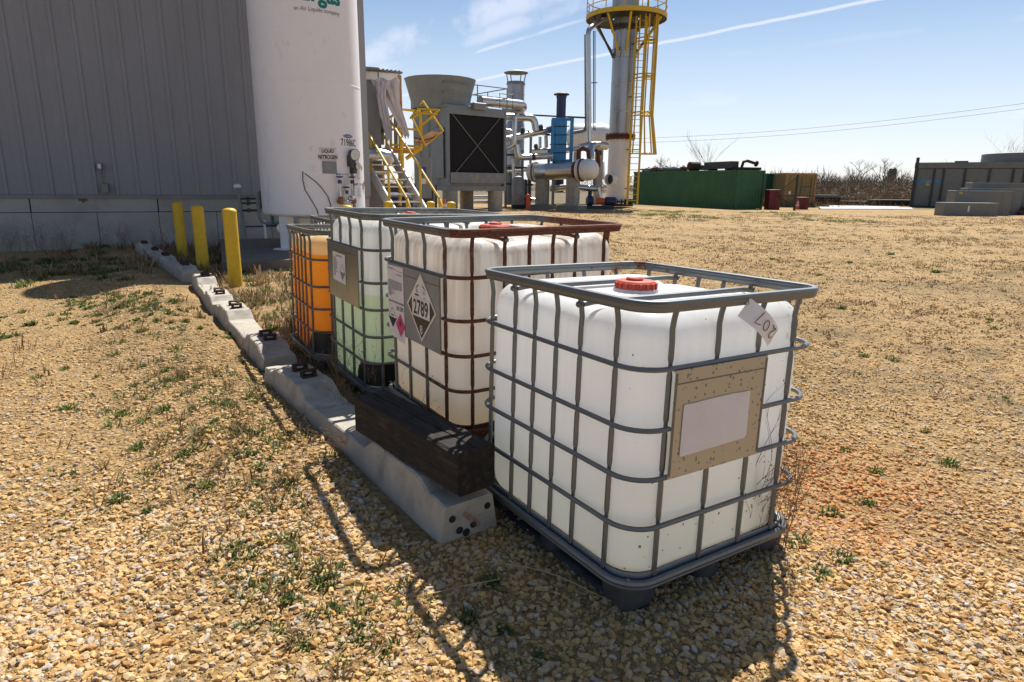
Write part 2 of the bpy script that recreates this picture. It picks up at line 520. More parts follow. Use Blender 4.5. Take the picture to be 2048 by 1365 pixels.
def gravel_material():
    m, N, L, b = nodes_of('gravel_ground')
    geo = N.new('ShaderNodeNewGeometry')

    def noise(scale, detail=6, rough=0.6):
        n = N.new('ShaderNodeTexNoise')
        n.inputs['Scale'].default_value = scale
        n.inputs['Detail'].default_value = detail
        n.inputs['Roughness'].default_value = rough
        L.new(geo.outputs['Position'], n.inputs['Vector'])
        return n.outputs['Fac']

    def rng(v, a, b_, lo=0.0, hi=1.0):
        n = N.new('ShaderNodeMapRange')
        n.inputs['From Min'].default_value = a
        n.inputs['From Max'].default_value = b_
        n.inputs['To Min'].default_value = lo
        n.inputs['To Max'].default_value = hi
        L.new(v, n.inputs[0])
        return n.outputs[0]

    def mix(fac, a, c, mode='MIX'):
        n = N.new('ShaderNodeMix')
        n.data_type = 'RGBA'
        n.blend_type = mode
        if isinstance(fac, float):
            n.inputs['Factor'].default_value = fac
        else:
            L.new(fac, n.inputs['Factor'])
        for i, v in ((6, a), (7, c)):
            if isinstance(v, tuple):
                n.inputs[i].default_value = (*v, 1)
            else:
                L.new(v, n.inputs[i])
        return n.outputs[2]

    # stones: cells with their own tint
    def cells(scale):
        v = N.new('ShaderNodeTexVoronoi')
        v.inputs['Scale'].default_value = scale
        L.new(geo.outputs['Position'], v.inputs['Vector'])
        return v

    v1, v2 = cells(38.0), cells(15.0)
    cr = N.new('ShaderNodeValToRGB')
    e = cr.color_ramp.elements
    e[0].position, e[0].color = 0.0, (0.26, 0.16, 0.065, 1)
    e[1].position, e[1].color = 1.0, (0.54, 0.40, 0.235, 1)
    for p, c in ((0.3, (0.42, 0.26, 0.10, 1)), (0.55, (0.47, 0.305, 0.125, 1)), (0.8, (0.42, 0.285, 0.14, 1))):
        k = e.new(p)
        k.color = c
    sp = N.new('ShaderNodeSeparateColor')
    L.new(v1.outputs['Color'], sp.inputs[0])
    sp2 = N.new('ShaderNodeSeparateColor')
    L.new(v2.outputs['Color'], sp2.inputs[0])
    av = N.new('ShaderNodeMath')
    av.operation = 'MULTIPLY_ADD'
    L.new(sp.outputs[0], av.inputs[0])
    av.inputs[1].default_value = 0.6
    mu = N.new('ShaderNodeMath')
    mu.operation = 'MULTIPLY'
    L.new(sp2.outputs[1], mu.inputs[0])
    mu.inputs[1].default_value = 0.4
    L.new(mu.outputs[0], av.inputs[2])
    L.new(av.outputs[0], cr.inputs[0])
    col = cr.outputs[0]
    # broad drifts: orange fines, pale gravel, dull earth with dead growth
    col = mix(rng(noise(0.35), 0.45, 0.70, 0, 0.55), col, (0.46, 0.275, 0.10))
    col = mix(rng(noise(0.9, 8, 0.7), 0.56, 0.70, 0, 0.75), col, (0.20, 0.15, 0.075))
    wav = noise(2.6, 9, 0.75)
    col = mix(rng(wav, 0.60, 0.72, 0, 0.8), col, (0.11, 0.095, 0.045))
    # far yard fades into turf, then scrubland
    sx = N.new('ShaderNodeSeparateXYZ')
    L.new(geo.outputs['Position'], sx.inputs[0])
    pale = mix(0.45, col, (0.52, 0.345, 0.145))
    col = mix(rng(sx.outputs['Y'], 5.0, 16.0, 0, 0.8), col, pale)
    edge = N.new('ShaderNodeMath')
    edge.operation = 'MULTIPLY_ADD'
    L.new(noise(0.25, 6), edge.inputs[0])
    edge.inputs[1].default_value = 14.0
    L.new(sx.outputs['Y'], edge.inputs[2])
    turf = mix(rng(noise(1.7, 6), 0.35, 0.65), (0.10, 0.105, 0.030), (0.24, 0.17, 0.075))
    col = mix(rng(edge.outputs[0], 56.0, 60.0), col, turf)
    col = mix(rng(edge.outputs[0], 76.0, 85.0), col, (0.17, 0.12, 0.065))
    # growth and dirt in ragged patches, and grain too fine to build
    patch = noise(0.45, 10, 0.72)
    col = mix(rng(patch, 0.49, 0.62, 0, 0.60), col, (0.185, 0.140, 0.060))
    patch2 = noise(1.6, 8, 0.72)
    col = mix(rng(patch2, 0.53, 0.66, 0, 0.62), col, (0.15, 0.115, 0.050))
    grain = noise(11.0, 5, 0.75)
    gr = rng(grain, 0.30, 0.70, 0.62, 1.30)
    cg = N.new('ShaderNodeCombineColor')
    for i in range(3):
        L.new(gr, cg.inputs[i])
    col = mix(1.0, col, cg.outputs[0], 'MULTIPLY')
    # seams of dark between stones
    dk = N.new('ShaderNodeValToRGB')
    dk.color_ramp.elements[0].position, dk.color_ramp.elements[0].color = 0.25, (1, 1, 1, 1)
    dk.color_ramp.elements[1].position, dk.color_ramp.elements[1].color = 0.75, (0.62, 0.58, 0.52, 1)
    L.new(v1.outputs['Distance'], dk.inputs[0])
    col = mix(0.8, col, dk.outputs[0], 'MULTIPLY')
    L.new(col, b.inputs['Base Color'])
    b.inputs['Roughness'].default_value = 0.95
    bp = N.new('ShaderNodeBump')
    bp.invert = True
    bp.inputs['Strength'].default_value = 0.9
    bp.inputs['Distance'].default_value = 0.02
    L.new(v1.outputs['Distance'], bp.inputs['Height'])
    bp2 = N.new('ShaderNodeBump')
    bp2.inputs['Strength'].default_value = 0.8
    bp2.inputs['Distance'].default_value = 0.06
    L.new(wav, bp2.inputs['Height'])
    L.new(bp.outputs[0], bp2.inputs['Normal'])
    L.new(bp2.outputs[0], b.inputs['Normal'])
    return m


ground = raw_mesh('ground', gv, gf, gravel_material(), smooth=True)
tag(ground, kind='structure')


# loose stones lying on the yard
def stone_material():
    m, N, L, b = nodes_of('limestone_gravel')
    oi = N.new('ShaderNodeObjectInfo')
    cr = N.new('ShaderNodeValToRGB')
    e = cr.color_ramp.elements
    e[0].position, e[0].color = 0.0, (0.30, 0.165, 0.06, 1)
    e[1].position, e[1].color = 1.0, (0.54, 0.475, 0.39, 1)
    for p, c in ((0.10, (0.42, 0.21, 0.06, 1)), (0.22, (0.49, 0.30, 0.11, 1)), (0.45, (0.55, 0.36, 0.145, 1)), (0.62, (0.57, 0.40, 0.205, 1)),
                 (0.78, (0.49, 0.36, 0.22, 1)), (0.88, (0.38, 0.30, 0.22, 1))):
        k = e.new(p)
        k.color = c
    L.new(oi.outputs['Random'], cr.inputs[0])
    geo = N.new('ShaderNodeNewGeometry')
    n = N.new('ShaderNodeTexNoise')
    n.inputs['Scale'].default_value = 90
    n.inputs['Detail'].default_value = 4
    L.new(geo.outputs['Position'], n.inputs['Vector'])
    big = N.new('ShaderNodeTexNoise')
    big.inputs['Scale'].default_value = 0.7
    big.inputs['Detail'].default_value = 5
    L.new(geo.outputs['Position'], big.inputs['Vector'])
    mr = N.new('ShaderNodeMapRange')
    mr.inputs['From Min'].default_value = 0.42
    mr.inputs['From Max'].default_value = 0.68
    mr.inputs['To Max'].default_value = 0.6
    L.new(big.outputs['Fac'], mr.inputs[0])
    mx = N.new('ShaderNodeMix')
    mx.data_type = 'RGBA'
    L.new(mr.outputs[0], mx.inputs['Factor'])
    L.new(cr.outputs[0], mx.inputs[6])
    mx.inputs[7].default_value = (0.49, 0.305, 0.115, 1)
    # rust-coloured spill on the yard behind the nearest tote
    vd = N.new('ShaderNodeVectorMath')
    vd.operation = 'DISTANCE'
    L.new(geo.outputs['Position'], vd.inputs[0])
    vd.inputs[1].default_value = (1.72, 3.25, 0.0)
    ms = N.new('ShaderNodeMapRange')
    ms.inputs['From Min'].default_value = 0.95
    ms.inputs['From Max'].default_value = 0.25
    ms.inputs['To Max'].default_value = 0.62
    L.new(vd.outputs['Value'], ms.inputs[0])
    mx2 = N.new('ShaderNodeMix')
    mx2.data_type = 'RGBA'
    L.new(ms.outputs[0], mx2.inputs['Factor'])
    L.new(mx.outputs[2], mx2.inputs[6])
    mx2.inputs[7].default_value = (0.44, 0.15, 0.035, 1)
    mm = N.new('ShaderNodeMix')
    mm.data_type = 'RGBA'
    mm.blend_type = 'MULTIPLY'
    mm.inputs['Factor'].default_value = 1.0
    L.new(mx2.outputs[2], mm.inputs[6])
    mr2 = N.new('ShaderNodeMapRange')
    mr2.inputs['To Min'].default_value = 0.72
    mr2.inputs['To Max'].default_value = 1.22
    L.new(n.outputs['Fac'], mr2.inputs[0])
    L.new(mr2.outputs[0], mm.inputs[7])
    L.new(mm.outputs[2], b.inputs['Base Color'])
    b.inputs['Roughness'].default_value = 0.92
    return m


N_ST = 230000
r_in = np.sqrt(nrs.uniform(1.2 ** 2, 3.2 ** 2, 85000))
r_out = np.exp(nrs.uniform(math.log(3.2), math.log(26.0), N_ST - 85000))
sr = np.concatenate([r_in, r_out])
sa = nrs.uniform(-R(49), R(49), N_ST)
# the strips on either side of the picture, for whoever steps aside
n_side = 46000
sr = np.concatenate([sr, np.sqrt(nrs.uniform(0.6 ** 2, 7.0 ** 2, n_side))])
sa = np.concatenate([sa, nrs.uniform(R(49), R(88), n_side) * nrs.choice([-1, 1], n_side)])
N_ST += n_side
sxs, sys_ = sr * np.sin(sa), sr * np.cos(sa)
smin = 0.0028 + 0.00034 * np.clip(sr - 2.0, 0, 14)
scl = smin + 0.0122 * nrs.random(N_ST) ** 3.2 * (1 - 0.4 * sstep(sr, 3, 9))
# fines: worn lanes and patches where few stones lie on top
worn = np.sin(sxs * 1.1 + 1.9 * np.sin(sys_ * 0.55 + 0.8)) * np.sin(sys_ * 0.9 + 0.7 * np.sin(sxs * 1.7)) + 0.35 * np.sin(sxs * 3.7 + sys_ * 2.9)
keep = nrs.random(N_ST) > 0.55 * sstep(worn, 0.15, 0.85)
# stones thin out in the weedy strip between the sleepers and the totes, and there are none on the slab
dxs, dys = sxs - TIE_O.x, sys_ - TIE_O.y
t_, s_ = dxs * TIE_D.x + dys * TIE_D.y, dxs * TIE_N.x + dys * TIE_N.y
keep &= ~((np.abs(s_) < 0.125) & (t_ > -2.1) & (t_ < 13))
keep &= ~((s_ < -0.1) & (s_ > -2.6) & (t_ > 1.5) & (nrs.random(len(sxs)) < 0.55))
sxs, sys_, scl = sxs[keep], sys_[keep], scl[keep]
npt = len(sxs)
szs = ground_h(sxs, sys_) + scl * 0.16
pts_me = bpy.data.meshes.new('gravel')
pts_me.vertices.add(npt)
pts_me.vertices.foreach_set('co', np.stack([sxs, sys_, szs], 1).astype(np.float32).ravel())
for nm, arr in (('rot', nrs.uniform(-1, 1, (npt, 3)) * np.array([0.5, 0.5, PI])),
                ('scl', scl[:, None] * nrs.uniform([0.85, 0.8, 0.50], [1.55, 1.15, 0.95], (npt, 3)))):
    a = pts_me.attributes.new(nm, 'FLOAT_VECTOR', 'POINT')
    a.data.foreach_set('vector', arr.astype(np.float32).ravel())
pts_me.update()
gravel = link('gravel', pts_me)
tag(gravel, 'tan and cream crushed limestone gravel covering the yard', 'gravel', kind='stuff')
stone_mat = stone_material()
ng = bpy.data.node_groups.new('stones', 'GeometryNodeTree')
ng.interface.new_socket('Geometry', in_out='INPUT', socket_type='NodeSocketGeometry')
ng.interface.new_socket('Geometry', in_out='OUTPUT', socket_type='NodeSocketGeometry')
gn, gl = ng.nodes, ng.links
gi, go = gn.new('NodeGroupInput'), gn.new('NodeGroupOutput')
iop = gn.new('GeometryNodeInstanceOnPoints')
join = gn.new('GeometryNodeGeometryToInstance')
for k in range(7):
    ico = gn.new('GeometryNodeMeshIcoSphere')
    ico.inputs['Radius'].default_value = 1.0
    ico.inputs['Subdivisions'].default_value = 2
    pos = gn.new('GeometryNodeInputPosition')
    off = gn.new('ShaderNodeVectorMath')
    off.operation = 'ADD'
    off.inputs[1].default_value = (k * 7.3, k * 3.1, k * 11.7)
    gl.new(pos.outputs[0], off.inputs[0])
    nz = gn.new('ShaderNodeTexNoise')
    nz.inputs['Scale'].default_value = 0.85
    nz.inputs['Detail'].default_value = 2.0
    gl.new(off.outputs[0], nz.inputs['Vector'])
    sub = gn.new('ShaderNodeVectorMath')
    sub.operation = 'SUBTRACT'
    gl.new(nz.outputs['Color'], sub.inputs[0])
    sub.inputs[1].default_value = (0.5, 0.5, 0.5)
    scn = gn.new('ShaderNodeVectorMath')
    scn.operation = 'SCALE'
    scn.inputs['Scale'].default_value = 2.3
    gl.new(sub.outputs[0], scn.inputs[0])
    sp = gn.new('GeometryNodeSetPosition')
    gl.new(ico.outputs['Mesh'], sp.inputs['Geometry'])
    gl.new(scn.outputs[0], sp.inputs['Offset'])
    sm = gn.new('GeometryNodeSetMaterial')
    sm.inputs['Material'].default_value = stone_mat
    gl.new(sp.outputs[0], sm.inputs['Geometry'])
    gl.new(sm.outputs[0], join.inputs[0])
rv = gn.new('FunctionNodeRandomValue')
rv.data_type = 'INT'
rv.inputs[4].default_value = 0
rv.inputs[5].default_value = 6
na_r = gn.new('GeometryNodeInputNamedAttribute')
na_r.data_type = 'FLOAT_VECTOR'
na_r.inputs['Name'].default_value = 'rot'
na_s = gn.new('GeometryNodeInputNamedAttribute')
na_s.data_type = 'FLOAT_VECTOR'
na_s.inputs['Name'].default_value = 'scl'
e2r = gn.new('FunctionNodeEulerToRotation')
gl.new(na_r.outputs['Attribute'], e2r.inputs[0])
gl.new(gi.outputs[0], iop.inputs['Points'])
gl.new(join.outputs[0], iop.inputs['Instance'])
iop.inputs['Pick Instance'].default_value = True
gl.new(rv.outputs[2], iop.inputs['Instance Index'])
gl.new(e2r.outputs[0], iop.inputs['Rotation'])
gl.new(na_s.outputs['Attribute'], iop.inputs['Scale'])
gl.new(iop.outputs[0], go.inputs[0])
gmod = gravel.modifiers.new('stones', 'NODES')
gmod.node_group = ng


# ------------------------------------------------------------------ concrete sleepers with rusty rail shoulders, and the timber
def sleeper_mesh():
    L_, seat = 2.62, 0.825
    prof = [(-L_ / 2, 0.190), (-seat - 0.33, 0.198), (-seat - 0.24, 0.242), (-seat + 0.25, 0.242), (-seat + 0.37, 0.168), (0.0, 0.160)]
    prof += [(-y, z) for y, z in prof[-2::-1]]
    ys = [p[0] for p in prof]
    zs = [p[1] for p in prof]
    cuts = sorted(set([round(v, 4) for v in np.linspace(-L_ / 2, L_ / 2, 56)] + [round(v, 4) for v in ys]))
    jr = random.Random(4)
    vs, fs = [], []
    for y in cuts:
        z = float(np.interp(y, ys, zs))
        mid = 1 - 0.10 * max(0, 1 - abs(y) / 0.4)
        wb, wt = 0.150 * mid, 0.118 * mid
        chip = 0.010 * (jr.random() < 0.10)
        for k, (x, zz) in enumerate(((-wb, -0.06), (-wb, 0.0), (-wt - 0.003, z - 0.008), (-wt + 0.006, z), (wt - 0.006, z), (wt + 0.003, z - 0.008), (wb, 0.0), (wb, -0.06))):
            j = jr.uniform(-1, 1) * (0.0022 if 1 < k < 6 else 0.0)
            vs.append((x + j + (chip if k in (2, 3) else 0), y, zz + j - (chip * 0.5 if k == 3 else 0)))
    for i in range(len(cuts) - 1):
        a, b = i * 8, (i + 1) * 8
        fs += [(a + k, a + (k + 1) % 8, b + (k + 1) % 8, b + k) for k in range(8)]
    fs.append(tuple(range(7, -1, -1)))
    fs.append(tuple(range((len(cuts) - 1) * 8, len(cuts) * 8)))
    me = bpy.data.meshes.new('beam')
    me.from_pydata(vs, [], fs)
    me.update()
    me.materials.append(M['concrete'])
    return me


def shoulder_mesh():
    mb = MB()
    # cast iron shoulder: low block with a loop standing on it
    mb.rbox((0, 0, 0.008), (0.105, 0.062, 0.022), 0, 0.006)
    mb.rbox((-0.040, 0, 0.030), (0.024, 0.050, 0.040), 0, 0.005)
    mb.rbox((0.040, 0, 0.030), (0.024, 0.050, 0.040), 0, 0.005)
    mb.rbox((0, 0.006, 0.051), (0.104, 0.038, 0.016), 0, 0.005)
    o = mb.build('rail_shoulder', M['shoulder'])
    me = o.data
    bpy.data.objects.remove(o)
    return me


slp_me, shd_me = sleeper_mesh(), shoulder_mesh()
# (mid point, heading offset, height, label)
d0 = TIE_D
tie_specs = [
    ((-1.451, 4.315), (-0.462, 2.975), 0.0, 'concrete railway sleeper with drilled end, nearest in the row, carrying the black timber'),
    ((-2.975, 6.819), (-2.102, 5.401), -0.015, 'concrete railway sleeper second from the near end of the row, rail shadow across it'),
    ((-4.371, 9.125), (-3.495, 7.624), -0.015, 'concrete railway sleeper beside the nearest of the three yellow posts'),
    ((-6.233, 11.629), (-5.246, 10.323), -0.02, 'concrete railway sleeper beside the two farther of the three yellow posts'),
    ((-7.973, 14.051), (-6.847, 12.455), -0.03, 'concrete railway sleeper at the far end of the row by the building wall'),
]
for (fx, fy), (nx_, ny_), z0, lab in tie_specs:
    cx, cy = (fx + nx_) / 2, (fy + ny_) / 2
    rz = math.atan2(-(fx - nx_), fy - ny_)
    t = thing('railway_sleeper', lab, 'sleeper', (cx, cy, z0), rz, 'concrete sleepers laid end to end')
    link('beam', slp_me, t)
    for sy in (-0.825, 0.825):
        for d in (-0.085, 0.085):
            sh = link('rail_shoulder', shd_me, t)
            sh.location = (0.01, sy + d, 0.234)
            sh.rotation_euler = (0, 0, 0 if d > 0 else PI)
    if lab.endswith('timber'):
        for hx, hz, hr in ((-0.088, 0.125, 0.016), (0.094, 0.135, 0.016), (-0.052, 0.060, 0.017), (0.020, 0.066, 0.016), (-0.018, 0.040, 0.018)):
            mb = MB()
            mb.lathe([(hr, -0.010), (hr, 0.0035), (hr * 0.82, 0.0035)], (hx, -1.31, hz), 14, axis=(0, -1, 0))
            mb.build('end_hole', M['dark_hole'], t)
        mb = MB()
        mb.obox((-0.040, -1.3135, 0.130), (0.080, 0, -0.085), (0, 0.003, 0), (0.018, 0, 0.014))
        mb.build('paint_mark', M['orange_paint'], t)

# black creosoted timber on the nearest sleeper
t = thing('timber_block', 'black creosoted timber block lying on the nearest concrete sleeper', 'timber', (-0.449, 2.933, 0.243), math.atan2(0.590, 0.715))
nseg = 14
vs, fs = [], []
hw, hh = 0.098, 0.200
ring = [(-hw, 0.012), (-hw, hh - 0.012), (-hw + 0.012, hh), (-0.004, hh), (0.0, hh - 0.010), (0.006, hh), (hw - 0.012, hh), (hw, hh - 0.012), (hw, 0.012), (hw - 0.012, 0), (-hw + 0.012, 0)]
for i in range(nseg + 1):
    y = -0.475 + 0.95 * i / nseg
    for x, z in ring:
        j = 0.0022 * math.sin(i * 2.3 + x * 60 + z * 43) + rnd.uniform(-0.0012, 0.0012)
        vs.append((x + j, y, z + j * 0.7 if z > 0.02 else z))
nr = len(ring)
for i in range(nseg):
    a, b = i * nr, (i + 1) * nr
    fs += [(a + k, b + k, b + (k + 1) % nr, a + (k + 1) % nr) for k in range(nr)]
fs.append(tuple(range(nr)))
fs.append(tuple(range((nseg + 1) * nr - 1, nseg * nr - 1, -1)))
mb = MB()
mb.add(vs, fs)
mb.build('beam', M['timber'], t, smooth=False)
mb = MB()
for z in (0.075, 0.145):
    mb.add([(-hw - 0.0025, -0.45, z), (-hw - 0.0025, 0.43, z + 0.008), (-hw - 0.0025, 0.43, z + 0.011), (-hw - 0.0025, -0.30, z + 0.006)], [(0, 1, 2, 3)])
mb.build('drying_crack', M['dark_hole'], t, smooth=False)
for k, (xa, za, xb, zb_) in enumerate(((-0.02, 0.10, 0.06, 0.18), (0.0, 0.10, -0.07, 0.04), (0.01, 0.09, 0.05, 0.02), (-0.02, 0.11, -0.05, 0.17))):
    mb = MB()
    mb.add([(xa - 0.002, -0.4785, za), (xa + 0.002, -0.4785, za - 0.003), (xb, -0.4785, zb_)], [(0, 1, 2)])
    mb.build('end_split', M['dark_hole'], t, smooth=False)


# ------------------------------------------------------------------ intermediate bulk totes
TW, TV = 0.979, 1.0835


def rrect(w, d, r, n=6):
    """points of a rounded rectangle, counter-clockwise from the -y side"""
    pts = []
    for cx, cy, a0 in ((w / 2 - r, -d / 2 + r, -PI / 2), (w / 2 - r, d / 2 - r, 0), (-w / 2 + r, d / 2 - r, PI / 2), (-w / 2 + r, -d / 2 + r, PI)):
        for k in range(n + 1):
            a = a0 + PI / 2 * k / n
            pts.append((cx + r * math.cos(a), cy + r * math.sin(a)))
    return pts


def hdpe(name, tint=(0.950, 0.962, 0.975), trans=0.52, liquid=None, level=0.0, grime=0.0, specks=0.0, smear=None):
    """milky polyethylene: part of the light goes through; the liquid behind the wall tints it up to its level"""
    m, N, L, b = nodes_of(name)
    N.remove(b)
    out = [n for n in N if n.type == 'OUTPUT_MATERIAL'][0]
    tc = N.new('ShaderNodeTexCoord')
    sx = N.new('ShaderNodeSeparateXYZ')
    L.new(tc.outputs['Object'], sx.inputs[0])

    def mixc(fac, a, c):
        n = N.new('ShaderNodeMix')
        n.data_type = 'RGBA'
        L.new(fac, n.inputs['Factor'])
        for i, v in ((6, a), (7, c)):
            if isinstance(v, tuple):
                n.inputs[i].default_value = (*v, 1)
            else:
                L.new(v, n.inputs[i])
        return n.outputs[2]

    def rng(v, a, b_, lo=0.0, hi=1.0):
        n = N.new('ShaderNodeMapRange')
        n.inputs['From Min'].default_value = a
        n.inputs['From Max'].default_value = b_
        n.inputs['To Min'].default_value = lo
        n.inputs['To Max'].default_value = hi
        L.new(v, n.inputs[0])
        return n.outputs[0]

    nz = N.new('ShaderNodeTexNoise')
    nz.inputs['Scale'].default_value = 3.0
    nz.inputs['Detail'].default_value = 6
    L.new(tc.outputs['Object'], nz.inputs['Vector'])
    col = mixc(rng(nz.outputs['Fac'], 0.3, 0.7), tint, tuple(c * k for c, k in zip(tint, (0.97, 0.955, 0.93))))
    if liquid:
        for (colr, lo, hi) in liquid:
            col = mixc(rng(sx.outputs['Z'], hi, lo), col, colr)
    if grime:
        mp = N.new('ShaderNodeMapping')
        mp.inputs['Scale'].default_value = (26, 26, 1.3)
        L.new(tc.outputs['Object'], mp.inputs[0])
        n2 = N.new('ShaderNodeTexNoise')
        n2.inputs['Scale'].default_value = 1.0
        n2.inputs['Detail'].default_value = 7
        L.new(mp.outputs[0], n2.inputs['Vector'])
        hi_ = rng(sx.outputs['Z'], 0.55, 1.05, 0.05, 1.0)
        mu = N.new('ShaderNodeMath')
        mu.operation = 'MULTIPLY'
        L.new(rng(n2.outputs['Fac'], 0.40, 0.72, 0, grime), mu.inputs[0])
        L.new(hi_, mu.inputs[1])
        col = mixc(mu.outputs[0], col, (0.42, 0.34, 0.27))
    if specks:
        vo = N.new('ShaderNodeTexVoronoi')
        vo.inputs['Scale'].default_value = 40
        vo.inputs['Randomness'].default_value = 1.0
        mp = N.new('ShaderNodeMapping')
        mp.inputs['Scale'].default_value = (1, 1, 0.8)
        L.new(tc.outputs['Object'], mp.inputs[0])
        L.new(mp.outputs[0], vo.inputs['Vector'])
        sc_ = N.new('ShaderNodeSeparateColor')
        L.new(vo.outputs['Color'], sc_.inputs[0])
        # only some cells carry a splash, and its size differs
        th = N.new('ShaderNodeMath')
        th.operation = 'MULTIPLY'
        L.new(rng(sc_.outputs[0], 0.62, 1.0, 0.0, 0.22), th.inputs[0])
        L.new(rng(sx.outputs['Z'], 1.0, 0.2, 0.55, 1.0), th.inputs[1])
        lt = N.new('ShaderNodeMath')
        lt.operation = 'LESS_THAN'
        L.new(vo.outputs['Distance'], lt.inputs[0])
        L.new(th.outputs[0], lt.inputs[1])
        mu = N.new('ShaderNodeMath')
        mu.operation = 'MULTIPLY'
        L.new(lt.outputs[0], mu.inputs[0])
        mu.inputs[1].default_value = specks
        col = mixc(mu.outputs[0], col, (0.10, 0.075, 0.05))
    if smear:
        vd = N.new('ShaderNodeVectorMath')
        vd.operation = 'SUBTRACT'
        L.new(tc.outputs['Object'], vd.inputs[0])
        vd.inputs[1].default_value = smear
        vs_ = N.new('ShaderNodeVectorMath')
        vs_.operation = 'MULTIPLY'
        vs_.inputs[1].default_value = (9.0, 4.0, 4.0)
        L.new(vd.outputs[0], vs_.inputs[0])
        vl = N.new('ShaderNodeVectorMath')
        vl.operation = 'LENGTH'
        L.new(vs_.outputs[0], vl.inputs[0])
        mp = N.new('ShaderNodeMapping')
        mp.inputs['Scale'].default_value = (60, 60, 16)
        L.new(tc.outputs['Object'], mp.inputs[0])
        n4 = N.new('ShaderNodeTexNoise')
        n4.inputs['Scale'].default_value = 1.0
        n4.inputs['Detail'].default_value = 4
        L.new(mp.outputs[0], n4.inputs['Vector'])
        mu = N.new('ShaderNodeMath')
        mu.operation = 'MULTIPLY'
        L.new(rng(n4.outputs['Fac'], 0.56, 0.62), mu.inputs[0])
        L.new(rng(vl.outputs['Value'], 1.0, 0.6), mu.inputs[1])
        col = mixc(mu.outputs[0], col, (0.12, 0.075, 0.04))
    dif = N.new('ShaderNodeBsdfPrincipled')
    dif.inputs['Roughness'].default_value = 0.42
    dif.inputs['IOR'].default_value = 1.4
    L.new(col, dif.inputs['Base Color'])
    trn = N.new('ShaderNodeBsdfTranslucent')
    L.new(col, trn.inputs['Color'])
    ms = N.new('ShaderNodeMixShader')
    ms.inputs[0].default_value = trans
    L.new(dif.outputs[0], ms.inputs[1])
    L.new(trn.outputs[0], ms.inputs[2])
    L.new(ms.outputs[0], out.inputs['Surface'])
    return m


def rust_over_galv(name, expr_axis, lo, hi):
    """galvanised steel that has rusted on one side of the tote; the border is ragged"""
    m, N, L, b = nodes_of(name)
    tc = N.new('ShaderNodeTexCoord')
    dt = N.new('ShaderNodeVectorMath')
    dt.operation = 'DOT_PRODUCT'
    dt.inputs[1].default_value = expr_axis
    L.new(tc.outputs['Object'], dt.inputs[0])
    nz = N.new('ShaderNodeTexNoise')
    nz.inputs['Scale'].default_value = 9
    nz.inputs['Detail'].default_value = 7
    nz.inputs['Roughness'].default_value = 0.7
    L.new(tc.outputs['Object'], nz.inputs['Vector'])
    ad = N.new('ShaderNodeMath')
    ad.operation = 'MULTIPLY_ADD'
    L.new(nz.outputs['Fac'], ad.inputs[0])
    ad.inputs[1].default_value = 0.9
    L.new(dt.outputs['Value'], ad.inputs[2])
    mr = N.new('ShaderNodeMapRange')
    mr.inputs['From Min'].default_value = lo
    mr.inputs['From Max'].default_value = hi
    L.new(ad.outputs[0], mr.inputs[0])
    n3 = N.new('ShaderNodeTexNoise')
    n3.inputs['Scale'].default_value = 60
    n3.inputs['Detail'].default_value = 5
    L.new(tc.outputs['Object'], n3.inputs['Vector'])
    cr = N.new('ShaderNodeValToRGB')
    cr.color_ramp.elements[0].position, cr.color_ramp.elements[0].color = 0.3, (0.055, 0.018, 0.011, 1)
    cr.color_ramp.elements[1].position, cr.color_ramp.elements[1].color = 0.75, (0.20, 0.060, 0.022, 1)
    L.new(n3.outputs['Fac'], cr.inputs[0])
    mx = N.new('ShaderNodeMix')
    mx.data_type = 'RGBA'
    L.new(mr.outputs[0], mx.inputs['Factor'])
    mx.inputs[6].default_value = (0.160, 0.170, 0.170, 1)
    L.new(cr.outputs[0], mx.inputs[7])
    L.new(mx.outputs[2], b.inputs['Base Color'])
    for sock, a, c in (('Metallic', 0.5, 0.0), ('Roughness', 0.42, 0.85)):
        q = N.new('ShaderNodeMapRange')
        q.inputs['To Min'].default_value = a
        q.inputs['To Max'].default_value = c
        L.new(mr.outputs[0], q.inputs[0])
        L.new(q.outputs[0], b.inputs[sock])
    return m


POST_X = (-0.349, -0.112, 0.118, 0.332)                    # four uprights on a short side
POST_Y = (-0.395, -0.195, -0.045, 0.105, 0.255, 0.445)     # six uprights on a long side
RINGS = (0.9315, 0.7135, 0.531, 0.3435)


